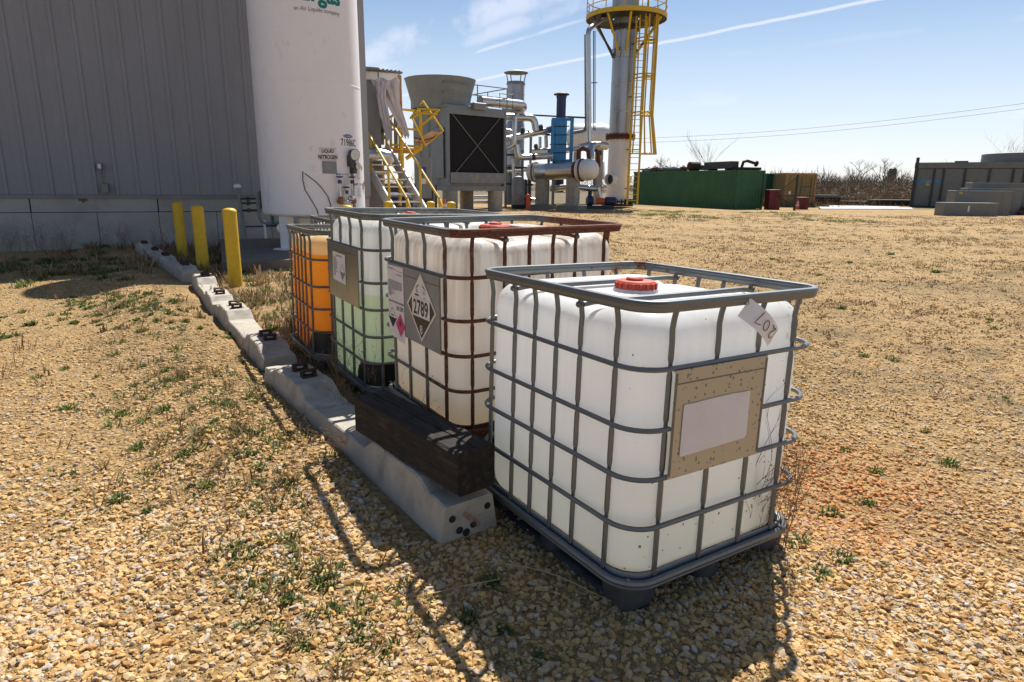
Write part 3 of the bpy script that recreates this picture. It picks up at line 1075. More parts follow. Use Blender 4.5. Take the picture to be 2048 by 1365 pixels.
def tote(label, origin, ang, tilt, z0, swap, cage, tank_mat, rings=RINGS, top=1.150, plate=None, guards=(), lid=True, cage_parts_gap=None, lid_mat=None):
    """origin: near corner, ang/tilt as surveyed; swap turns the long side to the right-hand face"""
    e1 = Vector((math.cos(ang), math.sin(ang), tilt[0])).normalized()
    e2 = Vector((-math.sin(ang), math.cos(ang), tilt[1])).normalized()
    e3 = e1.cross(e2)
    u_len, v_len = (TV, TW) if swap else (TW, TV)
    c = Vector((origin[0], origin[1], z0)) + e1 * (u_len / 2) + e2 * (v_len / 2)
    ax, ay = (e2, -e1) if swap else (e1, e2)
    t = thing('bulk_tote', label, 'tote', group='caged bulk totes')
    t.matrix_world = Matrix(((ax.x, ay.x, e3.x, c.x), (ax.y, ay.y, e3.y, c.y), (ax.z, ay.z, e3.z, c.z), (0, 0, 0, 1)))
    # bottle -------------------------------------------------
    zb, zt = 0.122, top - 0.032
    iw, iv = TW - 0.045, TV - 0.045
    lev = [(zb, 0.05), (zb + 0.012, 0.022), (zb + 0.04, 0.006), (zb + 0.09, 0.0)]
    nl = 9
    for k in range(1, nl):
        z = zb + 0.09 + (zt - 0.105 - zb - 0.09) * k / nl
        lev.append((z, -0.004 * math.sin(PI * k / nl)))
    rt = 0.105
    for k in range(0, 8):
        a = PI / 2 * k / 7
        lev.append((zt - rt + rt * math.sin(a), rt * (1 - math.cos(a))))
    for ins in (0.14, 0.18, 0.23, 0.28, 0.33, 0.38, 0.43):
        lev.append((zt + 0.004, ins))

    def top_z(x, y, z):
        """three lobes: troughs under the two cross bars, a lower middle with the filling neck"""
        w = max(0.0, min(1.0, (z - (zt - rt)) / rt))
        g = 0.0
        for yb in (-0.19, 0.25):
            g = max(g, math.exp(-((y - yb) / 0.055) ** 2))
        mid = max(0.0, 1 - max(0.0, abs(y - 0.03) - 0.15) / 0.05)
        mid = min(1.0, mid)
        return z - w * w * (0.034 * g + 0.020 * mid)

    vs, fs = [], []
    nseg_c = 7
    loops = []
    for z, ins in lev:
        w_, d_ = iw - 2 * ins, iv - 2 * ins
        r_ = max(0.012, 0.135 - ins * 0.75)
        base = rrect(w_, d_, r_, nseg_c)
        pts = []
        for i, p in enumerate(base):
            q = base[(i + 1) % len(base)]
            pts.append(p)
            if (i + 1) % (nseg_c + 1) == 0:
                for k in range(1, 24):
                    pts.append((p[0] + (q[0] - p[0]) * k / 24, p[1] + (q[1] - p[1]) * k / 24))
        loops.append([(x, y, top_z(x, y, z)) for x, y in pts])
    nl_ = len(loops[0])
    for lp in loops:
        vs += lp
    for i in range(len(loops) - 1):
        a, b = i * nl_, (i + 1) * nl_
        fs += [(a + k, a + (k + 1) % nl_, b + (k + 1) % nl_, b + k) for k in range(nl_)]
    fs.append(tuple(range(nl_ - 1, -1, -1)))
    fs.append(tuple(range((len(loops) - 1) * nl_, len(loops) * nl_)))
    mb = MB()
    mb.add(vs, fs)
    mb.build('tank', tank_mat, t, ang=60)
    # filling neck and lid -----------------------------------
    if lid:
        ly = 0.030
        zl = top_z(0, ly, zt + 0.004)
        mb = MB()
        mb.lathe([(0.102, -0.012), (0.096, 0.012), (0.084, 0.016)], (0, ly, zl), 32)
        mb.build('neck', tank_mat, t)
        mb = MB()
        prof = [(0.084, 0.006), (0.089, 0.010), (0.087, 0.038), (0.079, 0.046), (0.060, 0.048)]
        mb.lathe(prof, (0, ly, zl), 36)
        for k in range(18):
            a = 2 * PI * k / 18
            mb.box((0.088 * math.cos(a), ly + 0.088 * math.sin(a), zl + 0.024), (0.009, 0.011, 0.028), a)
        ld = mb.build('lid', lid_mat or M['red_plastic'], t)
        mb = MB()
        mb.lathe([(0.036, 0.045), (0.038, 0.055), (0.033, 0.060), (0.026, 0.057)], (-0.01, ly, zl), 20)
        mb.build('vent_cap', lid_mat or M['red_plastic'], ld)
    # top rail ------------------------------------------------
    lp = [(x, y, top) for x, y in rrect(TW, TV, 0.10, 8)]
    mb = MB()
    mb.tube([(x, y, top - 0.006) for x, y, z in lp], 0.0180, 10, True, rb=0.0115)
    mb.tube([(x * 1.004, y * 1.004, top + 0.009) for x, y, z in lp], 0.0115, 8, True, rb=0.0155)
    mb.build('top_rail', cage, t)
    # rings ---------------------------------------------------
    for zi, z in enumerate(rings):
        mb = MB()
        lp = [(x, y, z) for x, y in rrect(TW + 0.012, TV + 0.012, 0.125, 7)]
        gap = plate and zi == plate.get('ring', 1)
        if gap:
            s = plate['side']
            x0, x1 = plate['x0'], plate['x1']
            if s < 0:          # the loop starts and ends on the -y side
                loop = [(x1 - 0.004, -TV / 2 - 0.006, z)] + lp + [(x0 + 0.004, -TV / 2 - 0.006, z)]
            else:
                k = len(lp) // 2
                loop = [(x0 + 0.004, TV / 2 + 0.006, z)] + lp[k:] + lp[:k] + [(x1 - 0.004, TV / 2 + 0.006, z)]
            mb.tube(loop, 0.0098, 8)
        else:
            mb.tube(lp, 0.0098, 8, True)
        mb.build('cage_ring', cage, t)
    # uprights ------------------------------------------------
    zlow = 0.135

    def upright(x, y, nx, ny):
        """galvanised tube, drawn in below the rail and nipped where each ring crosses"""
        path, rad = [], []
        zs = [zlow, zlow + 0.05]
        for z in sorted(rings):
            zs += [z - 0.030, z - 0.014, z + 0.014, z + 0.030]
        zs += [top - 0.13, top - 0.085, top - 0.045, top - 0.018]
        for z in zs:
            o = -0.012
            if z > top - 0.11:
                o = -0.012 - 0.005 * math.sin(PI * min(1, (z - top + 0.13) / 0.112)) + 0.010 * max(0, (z - top + 0.10) / 0.09)
            nip = any(abs(z - q) < 0.02 for q in rings)
            path.append((x + nx * o, y + ny * o, z))
            rad.append(0.0075 if nip else 0.0102)
        mb = MB()
        mb.tube(path, rad, 7)
        mb.build('cage_upright', cage, t)

    for x in POST_X:
        upright(x, -TV / 2, 0, -1)
        upright(x, TV / 2, 0, 1)
    for y in POST_Y:
        upright(-TW / 2, y, -1, 0)
        upright(TW / 2, y, 1, 0)
    # cross bars over the bottle, bolted to the rail ----------
    for yb in (-0.195, 0.255):
        mb = MB()
        zz = top - 0.034
        pth = [(-TW / 2 + 0.012, yb, top - 0.040), (-TW / 2 + 0.07, yb, zz), (-0.2, yb, zz - 0.002), (0.2, yb, zz - 0.002), (TW / 2 - 0.07, yb, zz), (TW / 2 - 0.012, yb, top - 0.040)]
        mb.tube(pth, 0.012, 8, rb=0.017)
        cb = mb.build('cross_bar', cage, t)
        for s in (-1, 1):
            mb = MB()
            mb.lathe([(0.012, 0), (0.012, 0.007), (0.007, 0.012)], (s * (TW / 2 + 0.002), yb, top - 0.040), 8, axis=(s, 0, 0))
            mb.build('bolt', M['galv'], cb)
    # pallet ---------------------------------------------------
    mb = MB()
    for (za, zb_, ex) in ((0.112, 0.152, 0.0),):
        lo = rrect(TW - 0.030, TV - 0.030, 0.11, 7)
        hi = rrect(TW - 0.026, TV - 0.026, 0.11, 7)
        n = len(lo)
        vs = [(x, y, za) for x, y in lo] + [(x, y, zb_) for x, y in hi] + [(x * 0.985, y * 0.985, zb_ - 0.002) for x, y in hi]
        fs = [(k, (k + 1) % n, n + (k + 1) % n, n + k) for k in range(n)] + [(n + k, n + (k + 1) % n, 2 * n + (k + 1) % n, 2 * n + k) for k in range(n)]
        fs.append(tuple(range(n - 1, -1, -1)))
        mb.add(vs, fs)
    pal = mb.build('pallet', M['galv_dull'] if cage is not M['rusty'] else M['rusty'], t)
    mb = MB()
    mb.tube([(x, y, 0.124) for x, y in rrect(TW + 0.012, TV + 0.012, 0.125, 8)], 0.0155, 8, True, rb=0.013)
    mb.tube([(x, y, 0.104) for x, y in rrect(TW + 0.004, TV + 0.004, 0.125, 8)], 0.010, 6, True, rb=0.010)
    mb.build('bottom_rail', cage, pal)
    for fx in (-1, 0, 1):
        for fy in (-1, 0, 1):
            if fx == 0 and fy == 0:
                continue
            mb = MB()
            wx, wy = (0.18 if fx else 0.13), (0.18 if fy else 0.13)
            cx, cy = fx * (TW / 2 - 0.105), fy * (TV / 2 - 0.105)
            # moulded foot: fluted skirt narrowing to the ground
            ringp = rrect(wx, wy, 0.055, 5)
            vs, fs = [], []
            hts = (0.112, 0.095, 0.02, 0.0)
            for q, z in enumerate(hts):
                for k, (x, y) in enumerate(ringp):
                    fl = 0.955 if (k % 3 == 0 and q in (1, 2)) else 1.0
                    s_ = (1.0, 0.99, 0.93, 0.88)[q] * fl
                    vs.append((cx + x * s_, cy + y * s_, z))
            n = len(ringp)
            for q in range(3):
                fs += [(q * n + (k + 1) % n, q * n + k, (q + 1) * n + k, (q + 1) * n + (k + 1) % n) for k in range(n)]
            fs.append(tuple(range(n)))
            fs.append(tuple(range(4 * n - 1, 3 * n - 1, -1)))
            mb.add(vs, fs)
            if fx and fy:        # screw through the corner
                pass
            mb.build('pallet_foot', M['pallet'], pal)
    for s in (-1, 1):            # skid strap joining the feet
        mb = MB()
        mb.tube([(s * (TW / 2 - 0.06), -TV / 2 + 0.12, 0.012), (s * (TW / 2 - 0.06), TV / 2 - 0.12, 0.012)], 0.012, 6, rb=0.03)
        mb.build('skid', M['pallet'], pal)
    for x, y in ((-TW / 2 + 0.03, -TV / 2 + 0.03), (TW / 2 - 0.03, -TV / 2 + 0.03), (-TW / 2 + 0.03, TV / 2 - 0.03), (TW / 2 - 0.03, TV / 2 - 0.03)):
        mb = MB()
        mb.lathe([(0.009, 0), (0.008, 0.006)], (x * 1.012, y * 1.012, 0.140), 8)
        mb.build('screw', M['galv'], pal)
    # black guards on the foot of the bottle ---------------------
    for sx_, sy_ in guards:
        mb = MB()
        r_ = 0.155
        cx, cy = sx_ * (iw / 2 - 0.135), sy_ * (iv / 2 - 0.135)
        outl = []
        e = 0.30
        a0 = math.atan2(sy_, sx_) - PI / 4
        arc = [(cx + 0.141 * math.cos(a0 + PI / 2 * k / 8), cy + 0.141 * math.sin(a0 + PI / 2 * k / 8)) for k in range(9)]
        d_in = (math.sin(a0), -math.cos(a0))
        d_out = (-math.sin(a0 + PI / 2), math.cos(a0 + PI / 2))
        pre_ = [(arc[0][0] + d_in[0] * q, arc[0][1] + d_in[1] * q) for q in (0.16, 0.12, 0.06)]
        post_ = [(arc[-1][0] + d_out[0] * q, arc[-1][1] + d_out[1] * q) for q in (0.10, 0.20, 0.26)]
        line = pre_ + arc + post_
        hts = [0.20, 0.255, 0.30] + [0.325] * 9 + [0.325, 0.315, 0.26]
        n = len(line)
        mb.add([(x, y, 0.150) for x, y in line] + [(x, y, h) for (x, y), h in zip(line, hts)], [(k, k + 1, n + k + 1, n + k) for k in range(n - 1)])
        mb.build('corner_guard', M['black_plastic'], t)
    return t


M['rusty'] = rust_over_galv('rusting_cage', (-0.75, -0.55, -0.22), 0.08, 0.30)
M['galv_spot'] = rust_over_galv('cage_with_rust_spot', (0.55, 0.60, 0.10), 1.08, 1.16)

hd_a = hdpe('milky_polyethylene_clean', liquid=[((0.90, 0.93, 0.86), 0.30, 0.52), ((0.93, 0.88, 0.78), 0.13, 0.19)], specks=0.9, grime=0.10, smear=(0.40, -0.50, 1.02))
hd_b = hdpe('milky_polyethylene_grimy', tint=(0.95, 0.92, 0.88), grime=0.75, liquid=[((0.90, 0.80, 0.62), 0.18, 0.34)])
hd_c = hdpe('milky_polyethylene_pale_green_liquid', liquid=[((0.74, 0.86, 0.62), 0.786, 0.80)], grime=0.35)
hd_d = hdpe('milky_polyethylene_orange_liquid', tint=(0.95, 0.78, 0.46), liquid=[((0.95, 0.43, 0.045), 0.965, 0.972)])
hd_e = hdpe('milky_polyethylene_plain')

plate_a = dict(side=-1, x0=-0.352, x1=0.142, z0=0.531, z1=0.922, ring=1)
plate_b = dict(side=1, x0=-0.358, x1=0.335, z0=0.525, z1=0.922, ring=1)
plate_c = dict(side=1, x0=-0.362, x1=0.345, z0=0.70, z1=1.095, ring=1)
tote_a = tote('white tote nearest the camera with red screw lid and blank label on a speckled plate',
              (0.4217, 2.0443), 0.571, (-0.0206, -0.0085), 0.0, False, M['galv_spot'], hd_a, plate=plate_a)
tote_b = tote('white tote in rusty cage with the black and white hazard diamond plate',
              (-0.276, 3.134), 0.568, (0.006, 0.008), 0.150, True, M['rusty'], hd_b, plate=plate_b)
tote_c = tote('tall tote part filled with pale green liquid, plain zinc plate on its side',
              (-0.969, 4.239), 0.551, (-0.014, 0.007), 0.0, True, M['galv'], hd_c,
              rings=(1.0985, 0.8805, 0.698, 0.5105, 0.325), top=1.317, plate=plate_c, guards=((-1, 1),), lid_mat=M['red_plastic'])
tote_d = tote('tote filled with bright orange liquid', (-1.603, 5.126), 0.507, (-0.024, -0.014), -0.005, False, M['galv'], hd_d, guards=((-1, -1),))
tote_e = tote('white tote farthest back, mostly hidden behind the orange one', (-1.76, 6.44), 0.507, (0, 0), 0.0, False, M['galv'], hd_e)

# blocking under the rusty tote
ub = Vector((math.cos(0.568), math.sin(0.568)))
vb = Vector((-ub.y, ub.x))
for q, lab in ((0.10, 'dark timber bearer under the rusty caged tote, beside the black block'), (0.60, 'dark timber bearer under the middle of the rusty caged tote')):
    c = Vector((-0.276, 3.134)) + ub * (0.06 + q * 0.9) + vb * 0.49
    mb = MB()
    mb.rbox((0, 0, 0), (0.13, 0.95, 0.148), 0, 0.008)
    o = mb.build('timber_bearer', M['timber'], smooth=False)
    o.location = (c.x, c.y, 0.074)
    o.rotation_euler = (0, 0, 0.568)
    tag(o, lab, 'timber')


# plates and printed sheets ------------------------------------------------
def on_face(t, s):
    """plate frame on a short side: origin x along the tote, right and up as read from outside"""
    return Vector((1 if s < 0 else -1, 0, 0)), Vector((0, 0, 1)), s * (TV / 2 + 0.018)


def sheet_plate(t, p, material, bend=True):
    right, up, y = on_face(t, p['side'])
    nrm = right.cross(up)
    mb = MB()
    w, h = p['x1'] - p['x0'], p['z1'] - p['z0']
    cx, cz = (p['x0'] + p['x1']) / 2, (p['z0'] + p['z1']) / 2
    mb.box((cx, y, cz), (w, 0.0025, h))
    # folded lips top and bottom
    mb.box((cx, y - p['side'] * 0.004, p['z1'] + 0.001), (w, 0.011, 0.006))
    mb.box((cx, y - p['side'] * 0.004, p['z0'] - 0.001), (w, 0.011, 0.006))
    o = mb.build('label_plate', material, t, smooth=False)
    mb = MB()
    for sx_ in (-1, 1):
        mb.box((cx + sx_ * (w / 2 - 0.006), y + p['side'] * 0.0022, cz), (0.010, 0.002, h - 0.012))
    mb.box((cx, y + p['side'] * 0.0022, p['z1'] - 0.045), (w - 0.03, 0.0015, 0.004))
    mb.build('plate_crease', M['galv'], o, smooth=False)
    return o, right, up, nrm, y


def speckled_plate():
    m, N, L, b = nodes_of('speckled_zinc_plate')
    tc = N.new('ShaderNodeTexCoord')
    vo = N.new('ShaderNodeTexVoronoi')
    vo.inputs['Scale'].default_value = 62
    L.new(tc.outputs['Object'], vo.inputs['Vector'])
    sc_ = N.new('ShaderNodeSeparateColor')
    L.new(vo.outputs['Color'], sc_.inputs[0])
    mr = N.new('ShaderNodeMapRange')
    mr.inputs['From Min'].default_value = 0.30
    mr.inputs['To Max'].default_value = 0.42
    L.new(sc_.outputs[0], mr.inputs[0])
    lt = N.new('ShaderNodeMath')
    lt.operation = 'LESS_THAN'
    L.new(vo.outputs['Distance'], lt.inputs[0])
    L.new(mr.outputs[0], lt.inputs[1])
    mx = N.new('ShaderNodeMix')
    mx.data_type = 'RGBA'
    L.new(lt.outputs[0], mx.inputs['Factor'])
    mx.inputs[6].default_value = (0.46, 0.415, 0.32, 1)
    mx.inputs[7].default_value = (0.19, 0.19, 0.20, 1)
    L.new(mx.outputs[2], b.inputs['Base Color'])
    b.inputs['Metallic'].default_value = 0.35
    b.inputs['Roughness'].default_value = 0.5
    return m


pl, right, up, nrm, y = sheet_plate(tote_a, plate_a, speckled_plate())
mb = MB()
pts = [(-0.299, 0.604), (0.050, 0.612), (0.058, 0.622), (0.056, 0.742), (0.054, 0.800), (0.010, 0.800), (-0.04, 0.803), (-0.20, 0.800), (-0.26, 0.797), (-0.297, 0.799), (-0.303, 0.792), (-0.304, 0.61)]
flat_poly(mb, pts, (0, y - 0.0042, 0), (1, 0, 0), up)
mb.build('blank_label', M['paper'], pl, smooth=False)

M['plate_b'] = mat('dull_blue_grey_plate', (0.27, 0.28, 0.29), 0.55, 0.35, 0.12, 5, dirt=(0.20, 0.09, 0.05), dirt_amt=0.05)
pl, right, up, nrm, y = sheet_plate(tote_b, plate_b, M['plate_b'])


def fpt(v, z):           # (distance from the near corner, height) -> point on the +y face
    return (v - TW / 2, y, z)


mb = MB()
cz, cv = 0.728, 0.363
hd = 0.186
flat_poly(mb, [(0, -hd), (hd, 0), (0, hd), (-hd, 0)], fpt(cv, cz), right, up, 0.0040)
pc = mb.build('hazard_diamond', M['white_print'], pl, smooth=False)
mb = MB()
k = hd * 0.90
band = 0.052
flat_poly(mb, [(-k, 0), (-(k - 0.001), -0.001), (0, -k), (k, 0), (k - band, band * 0.0 + band), (-(k - band), band)], fpt(cv, cz), right, up, 0.0050)
# drops and slabs of the corrosive pictogram
for dx, dz, w_, h_ in ((-0.050, 0.066, 0.050, 0.010), (0.045, 0.060, 0.012, 0.006)):
    flat_poly(mb, [(dx - w_ / 2, dz - h_ / 2), (dx + w_ / 2, dz - h_ / 2), (dx + w_ / 2, dz + h_ / 2), (dx - w_ / 2, dz + h_ / 2)], fpt(cv, cz), right, up, 0.0050)
for sx_ in (-1, 1):
    for tt in range(2):
        x0, z0_ = sx_ * (0.012 + 0.014 * tt), 0.128 - 0.010 * tt
        flat_poly(mb, [(x0, z0_), (x0 + sx_ * 0.030, z0_ - 0.016), (x0 + sx_ * 0.032, z0_ - 0.008)][::(1 if sx_ < 0 else -1)], fpt(cv, cz), right, up, 0.0050)
for dx in (-0.055, -0.047, -0.038, 0.03, 0.042, 0.054):
    flat_poly(mb, [(dx - 0.0016, 0.078), (dx + 0.0016, 0.078), (dx + 0.0016 + dx * 0.06, 0.098), (dx - 0.0016 + dx * 0.06, 0.098)], fpt(cv, cz), right, up, 0.0050)
mb.build('diamond_print', M['placard_black'], pc, smooth=False)
mb = MB()
flat_poly(mb, [(-0.112, -0.052), (0.112, -0.052), (0.112, 0.052), (-0.112, 0.052)], fpt(cv, cz), right, up, 0.0060)
put_text(mb, "8", fpt(cv, cz - 0.118), right, up, 0.050, 1.0, 0.012, 0.0060)
mb.build('number_panel', M['white_print'], pc, smooth=False)
mb = MB()
put_text(mb, "2789", fpt(cv, cz), right, up, 0.086, 0.83, 0.022, 0.0072)
mb.build('number_print', M['placard_black'], pc, smooth=False)
# safety data sheet and transport label pasted side by side with the diamond
mb = MB()
flat_poly(mb, [(-0.118, -0.105), (0.118, -0.102), (0.118, 0.104), (-0.118, 0.100)], fpt(0.712, 0.812), right, up, 0.0036)
s1 = mb.build('data_sheet', M['paper'], pl, smooth=False)
mb = MB()
for r_ in range(30):
    z = 0.085 - r_ * 0.0056
    if 6 < r_ < 13 or r_ in (3, 4):
        continue
    w_ = 0.20 if 13 <= r_ < 22 else rnd.uniform(0.04, 0.13)
    x0 = -0.105 if r_ >= 13 else rnd.choice((-0.105, 0.02))
    w_ = min(w_, 0.105 - x0)
    flat_poly(mb, [(x0, z), (x0 + w_, z), (x0 + w_, z + 0.0030), (x0, z + 0.0030)], fpt(0.712, 0.812), right, up, 0.0046)
mb.build('sheet_print', M['ink_grey'], s1, smooth=False)
mb = MB()
pts = [(-0.118, -0.095), (-0.085, -0.100), (-0.05, -0.112), (-0.01, -0.108), (0.04, -0.122), (0.09, -0.118), (0.118, -0.128), (0.116, 0.100), (-0.116, 0.098)]
flat_poly(mb, pts, fpt(0.710, 0.598), right, up, 0.0036)
s2 = mb.build('transport_label', M['paper'], pl, smooth=False)
mb = MB()
put_text(mb, "UN 2789", fpt(0.655, 0.672), right, up, 0.026, 0.72, 0.008, 0.0046)
q = 0.062
flat_poly(mb, [(0, -q), (q, 0), (-q, 0)], fpt(0.768, 0.605), right, up, 0.0046)
for a, b_ in (((-q, 0), (0, q)), ((0, q), (q, 0))):
    ax_, az_ = a
    bx_, bz_ = b_
    flat_poly(mb, [(ax_, az_), (ax_ * 0.93, az_ - 0.004 if az_ else 0), (bx_ * 0.93, bz_ - 0.006 if bz_ else 0), (bx_, bz_)], fpt(0.768, 0.605), right, up, 0.0046)
flat_poly(mb, [(-0.020, 0.010), (0.020, 0.010), (0.020, 0.017), (-0.020, 0.017)], fpt(0.768, 0.605), right, up, 0.0046)
mb.build('label_print', M['ink'], s2, smooth=False)
mb = MB()
q = 0.070
flat_poly(mb, [(0, -q), (q, 0), (0, q), (-q, 0)], fpt(0.652, 0.575), right, up, 0.0046)
pk = mb.build('flammable_diamond', M['pink'], s2, smooth=False)
mb = MB()
flat_poly(mb, [(-0.012, 0.006), (0.012, 0.006), (0.016, 0.020), (0.008, 0.018), (0.002, 0.042), (-0.004, 0.022), (-0.013, 0.026)], fpt(0.652, 0.575), right, up, 0.0056)
flat_poly(mb, [(-0.016, -0.004), (0.016, -0.004), (0.016, 0.001), (-0.016, 0.001)], fpt(0.652, 0.575), right, up, 0.0056)
mb.build('flame_print', M['ink'], pk, smooth=False)

pl, right, up, nrm, y = sheet_plate(tote_c, plate_c, M['plate'])
mb = MB()
flat_poly(mb, [(-0.150, -0.105), (0.150, -0.112), (0.150, 0.100), (-0.150, 0.104)], fpt(0.555, 0.930), right, up, 0.0036)
s1 = mb.build('data_sheet', M['paper'], pl, smooth=False)
mb = MB()
put_text(mb, "ACID SOLUTION", fpt(0.555, 1.010), right, up, 0.014, 1.0, 0.01, 0.0046)
for r_ in range(20):
    z = 0.062 - r_ * 0.0070
    w_ = rnd.uniform(0.06, 0.12) if r_ < 16 else 0.05
    x0 = -0.135
    flat_poly(mb, [(x0, z), (x0 + w_, z), (x0 + w_, z + 0.0032), (x0, z + 0.0032)], fpt(0.555, 0.930), right, up, 0.0046)
q = 0.062
flat_poly(mb, [(0.08, -0.030 - q), (0.08 + q, -0.030), (0.08 - q, -0.030)], fpt(0.555, 0.930), right, up, 0.0046)
for sg in (-1, 1):
    pts = [(0.08 + sg * q, -0.03), (0.08, -0.03 + q), (0.08, -0.03 + q - 0.006), (0.08 + sg * (q - 0.006), -0.03)]
    flat_poly(mb, pts if sg < 0 else pts[::-1], fpt(0.555, 0.930), right, up, 0.0046)
mb.build('sheet_print', M['ink_grey'], s1, smooth=False)

# card tag tied to the rail of the nearest tote ---------------------------
tg = thing('card_tag', 'white card tag reading 207 hanging from the nearest tote rail', 'tag')
tg.matrix_world = tote_a.matrix_world.copy()
y = -TV / 2 - 0.030
a, b_, c_, d_ = (0.499 - TW / 2, 1.154), (0.451 - TW / 2, 1.089), (0.605 - TW / 2, 0.966), (0.660 - TW / 2, 1.026)
mid1, mid2 = ((a[0] + d_[0]) / 2, (a[1] + d_[1]) / 2), ((b_[0] + c_[0]) / 2, (b_[1] + c_[1]) / 2)
mb = MB()
nn = 8
vs = []
for i in range(nn + 1):
    f = i / nn
    bow = -0.020 * math.sin(PI * f) + 0.018 * (1 - f) * (1 - f)
    for (p, q_) in ((a, d_), (b_, c_)):
        vs.append((p[0] + (q_[0] - p[0]) * f, y + bow + (0.010 if p is b_ else 0) * (1 - f), p[1] + (q_[1] - p[1]) * f))
fs = [(2 * i, 2 * i + 1, 2 * i + 3, 2 * i + 2) for i in range(nn)]
mb.add(vs, fs)
mb.build('card', M['tag'], tg, ang=80)
ax = Vector((d_[0] - a[0], 0, d_[1] - a[1])).normalized()          # along the tag, away from the eyelet
across = Vector((b_[0] - a[0], 0, b_[1] - a[1])).normalized()
cen = Vector(((a[0] + b_[0] + c_[0] + d_[0]) / 4, 0, (a[1] + b_[1] + c_[1] + d_[1]) / 4))


def tagp(s, w):
    f = min(1, max(0, s / 0.205 + 0.5))
    bow = -0.020 * math.sin(PI * f) + 0.018 * (1 - f) * (1 - f)
    p = cen + ax * s + across * w
    return (p.x, y + bow - 0.0035, p.z)


def pen(mb, pts, r=0.0016):
    mb.tube([tagp(s, w) for s, w in pts], r, 5)


mb = MB()
# handwritten upside-down as it hangs: 2 farthest from the eyelet, then 0, then 7
pen(mb, [(0.058 - gx_, gy_) for gx_, gy_ in ((-0.014, 0.010), (-0.010, 0.019), (-0.002, 0.023), (0.007, 0.020), (0.010, 0.011), (0.005, 0.001), (-0.004, -0.008), (-0.013, -0.017), (-0.016, -0.022), (-0.012, -0.026), (-0.007, -0.020), (0.002, -0.019), (0.010, -0.024), (0.016, -0.022))])
pen(mb, [(0.008 + 0.014 * math.cos(x), 0.002 + 0.020 * math.sin(x)) for x in np.linspace(0, 2 * PI, 15)])
pen(mb, [(-0.034 - gx_, gy_) for gx_, gy_ in ((-0.014, 0.017), (-0.004, 0.021), (0.012, 0.025), (0.009, 0.012), (0.002, -0.008), (-0.004, -0.030))])
mb.build('handwriting', M['ink'], tg)
mb = MB()
for k in range(9):
    s0 = 0.088
    w0 = -0.030 + k * 0.0070
    p0, p1 = tagp(s0, w0), tagp(s0, w0 + 0.0052)
    p2, p3 = tagp(s0 + 0.0035, w0 + 0.0052), tagp(s0 + 0.0035, w0)
    mb.add([p0, p1, p2, p3], [(0, 1, 2, 3)])
mb.build('small_print', M['ink_grey'], tg, smooth=False)
mb = MB()
ex = Vector((a[0] * 0.7 + b_[0] * 0.3, y + 0.01, a[1] * 0.7 + b_[1] * 0.3))
mb.tube([ex, ex + Vector((-0.005, 0.004, 0.022)), Vector((ex.x - 0.01, -TV / 2, 1.176)), Vector((ex.x - 0.012, -TV / 2 + 0.02, 1.15)), Vector((ex.x - 0.01, -TV / 2 - 0.02, 1.13)), ex], 0.0012, 5)
mb.build('tie_wire', M['dark_steel'], tg)


# ------------------------------------------------------------------ yellow posts
def bollard(p, h, r, label, group='yellow pipe bollards'):
    z = float(ground_h(p[0], p[1]))
    t = thing('bollard', label, 'bollard', (p[0], p[1], z - 0.05), 0, group)
    mb = MB()
    mb.lathe([(r, 0), (r, h + 0.05), (r * 1.0, h + 0.052)], n=24, caps=False)
    mb.build('post', M['yellow'], t)
    mb = MB()
    mb.lathe([(r * 1.03, h + 0.04), (r * 1.03, h + 0.06), (r * 0.85, h + 0.085), (r * 0.45, h + 0.10), (0.003, h + 0.105)], n=24)
    mb.build('domed_cap', M['yellow'], t)


bollard((-6.695, 13.163), 1.05, 0.098, 'yellow bollard farthest from the camera, of the three beside the sleepers')
bollard((-5.392, 11.257), 1.06, 0.100, 'yellow bollard in the middle of the three beside the sleepers')
bollard((-4.133, 9.595), 1.09, 0.098, 'yellow bollard nearest the camera, of the three beside the sleepers')
bollard((-3.272, 13.0), 1.03, 0.105, 'yellow bollard showing its top in front of the white tank')
bollard((-3.114, 16.5), 1.03, 0.105, 'yellow bollard left of the stair foot, next to the white tank')
bollard((-2.069, 16.5), 1.04, 0.105, 'yellow bollard standing directly in front of the stair foot')
bollard((-1.511, 16.0), 1.05, 0.105, 'yellow bollard right of the stair foot beside the traffic cone')

# ------------------------------------------------------------------ metal-clad building
WD = Vector((0.914, 0.407, 0)).normalized()
WN = Vector((WD.y, -WD.x, 0))              # towards the yard
WO = Vector((-3.80, 17.33, 0))             # right-hand corner of the yard wall
bld = thing('metal_building', 'large grey metal-clad building on a concrete base', 'building', WO, math.atan2(WD.y, WD.x))
# local frame: -x runs left along the yard wall, -y towards the yard
BH, BASE_H, BL = 10.0, 1.17, 20.9
mb = MB()
mb.box((-BL / 2, 6.0, BH / 2 + 0.02), (BL - 0.1, 11.9, BH))
mb.build('core', M['wall_metal'], bld, smooth=False)
mb = MB()
mb.box((-BL / 2, 5.9, BH + 0.10), (BL + 0.5, 12.6, 0.16))
mb.build('roof', M['trim'], bld, smooth=False)
pw = 1.23
rib, hrib = 0.41, 0.028
prof = []
for k in range(3):
    x = k * rib
    prof += [(x, 0), (x + 0.115, 0), (x + 0.125, 0.006), (x + 0.150, 0.006), (x + 0.160, 0), (x + 0.265, 0), (x + 0.285, hrib), (x + 0.345, hrib), (x + 0.365, 0)]
prof.append((pw, 0))
vs = [(-x, -d, z) for z in (BASE_H + 0.02, BH) for x, d in prof]
n = len(prof)
me = bpy.data.meshes.new('cladding_panel')
me.from_pydata(vs, [], [(k, n + k, n + k + 1, k + 1) for k in range(n - 1)])
me.update()
me.materials.append(M['wall_metal'])
for k in range(17):
    o = link('cladding_panel', me, bld)
    o.location = (-k * pw, -0.055, 0)
mb = MB()
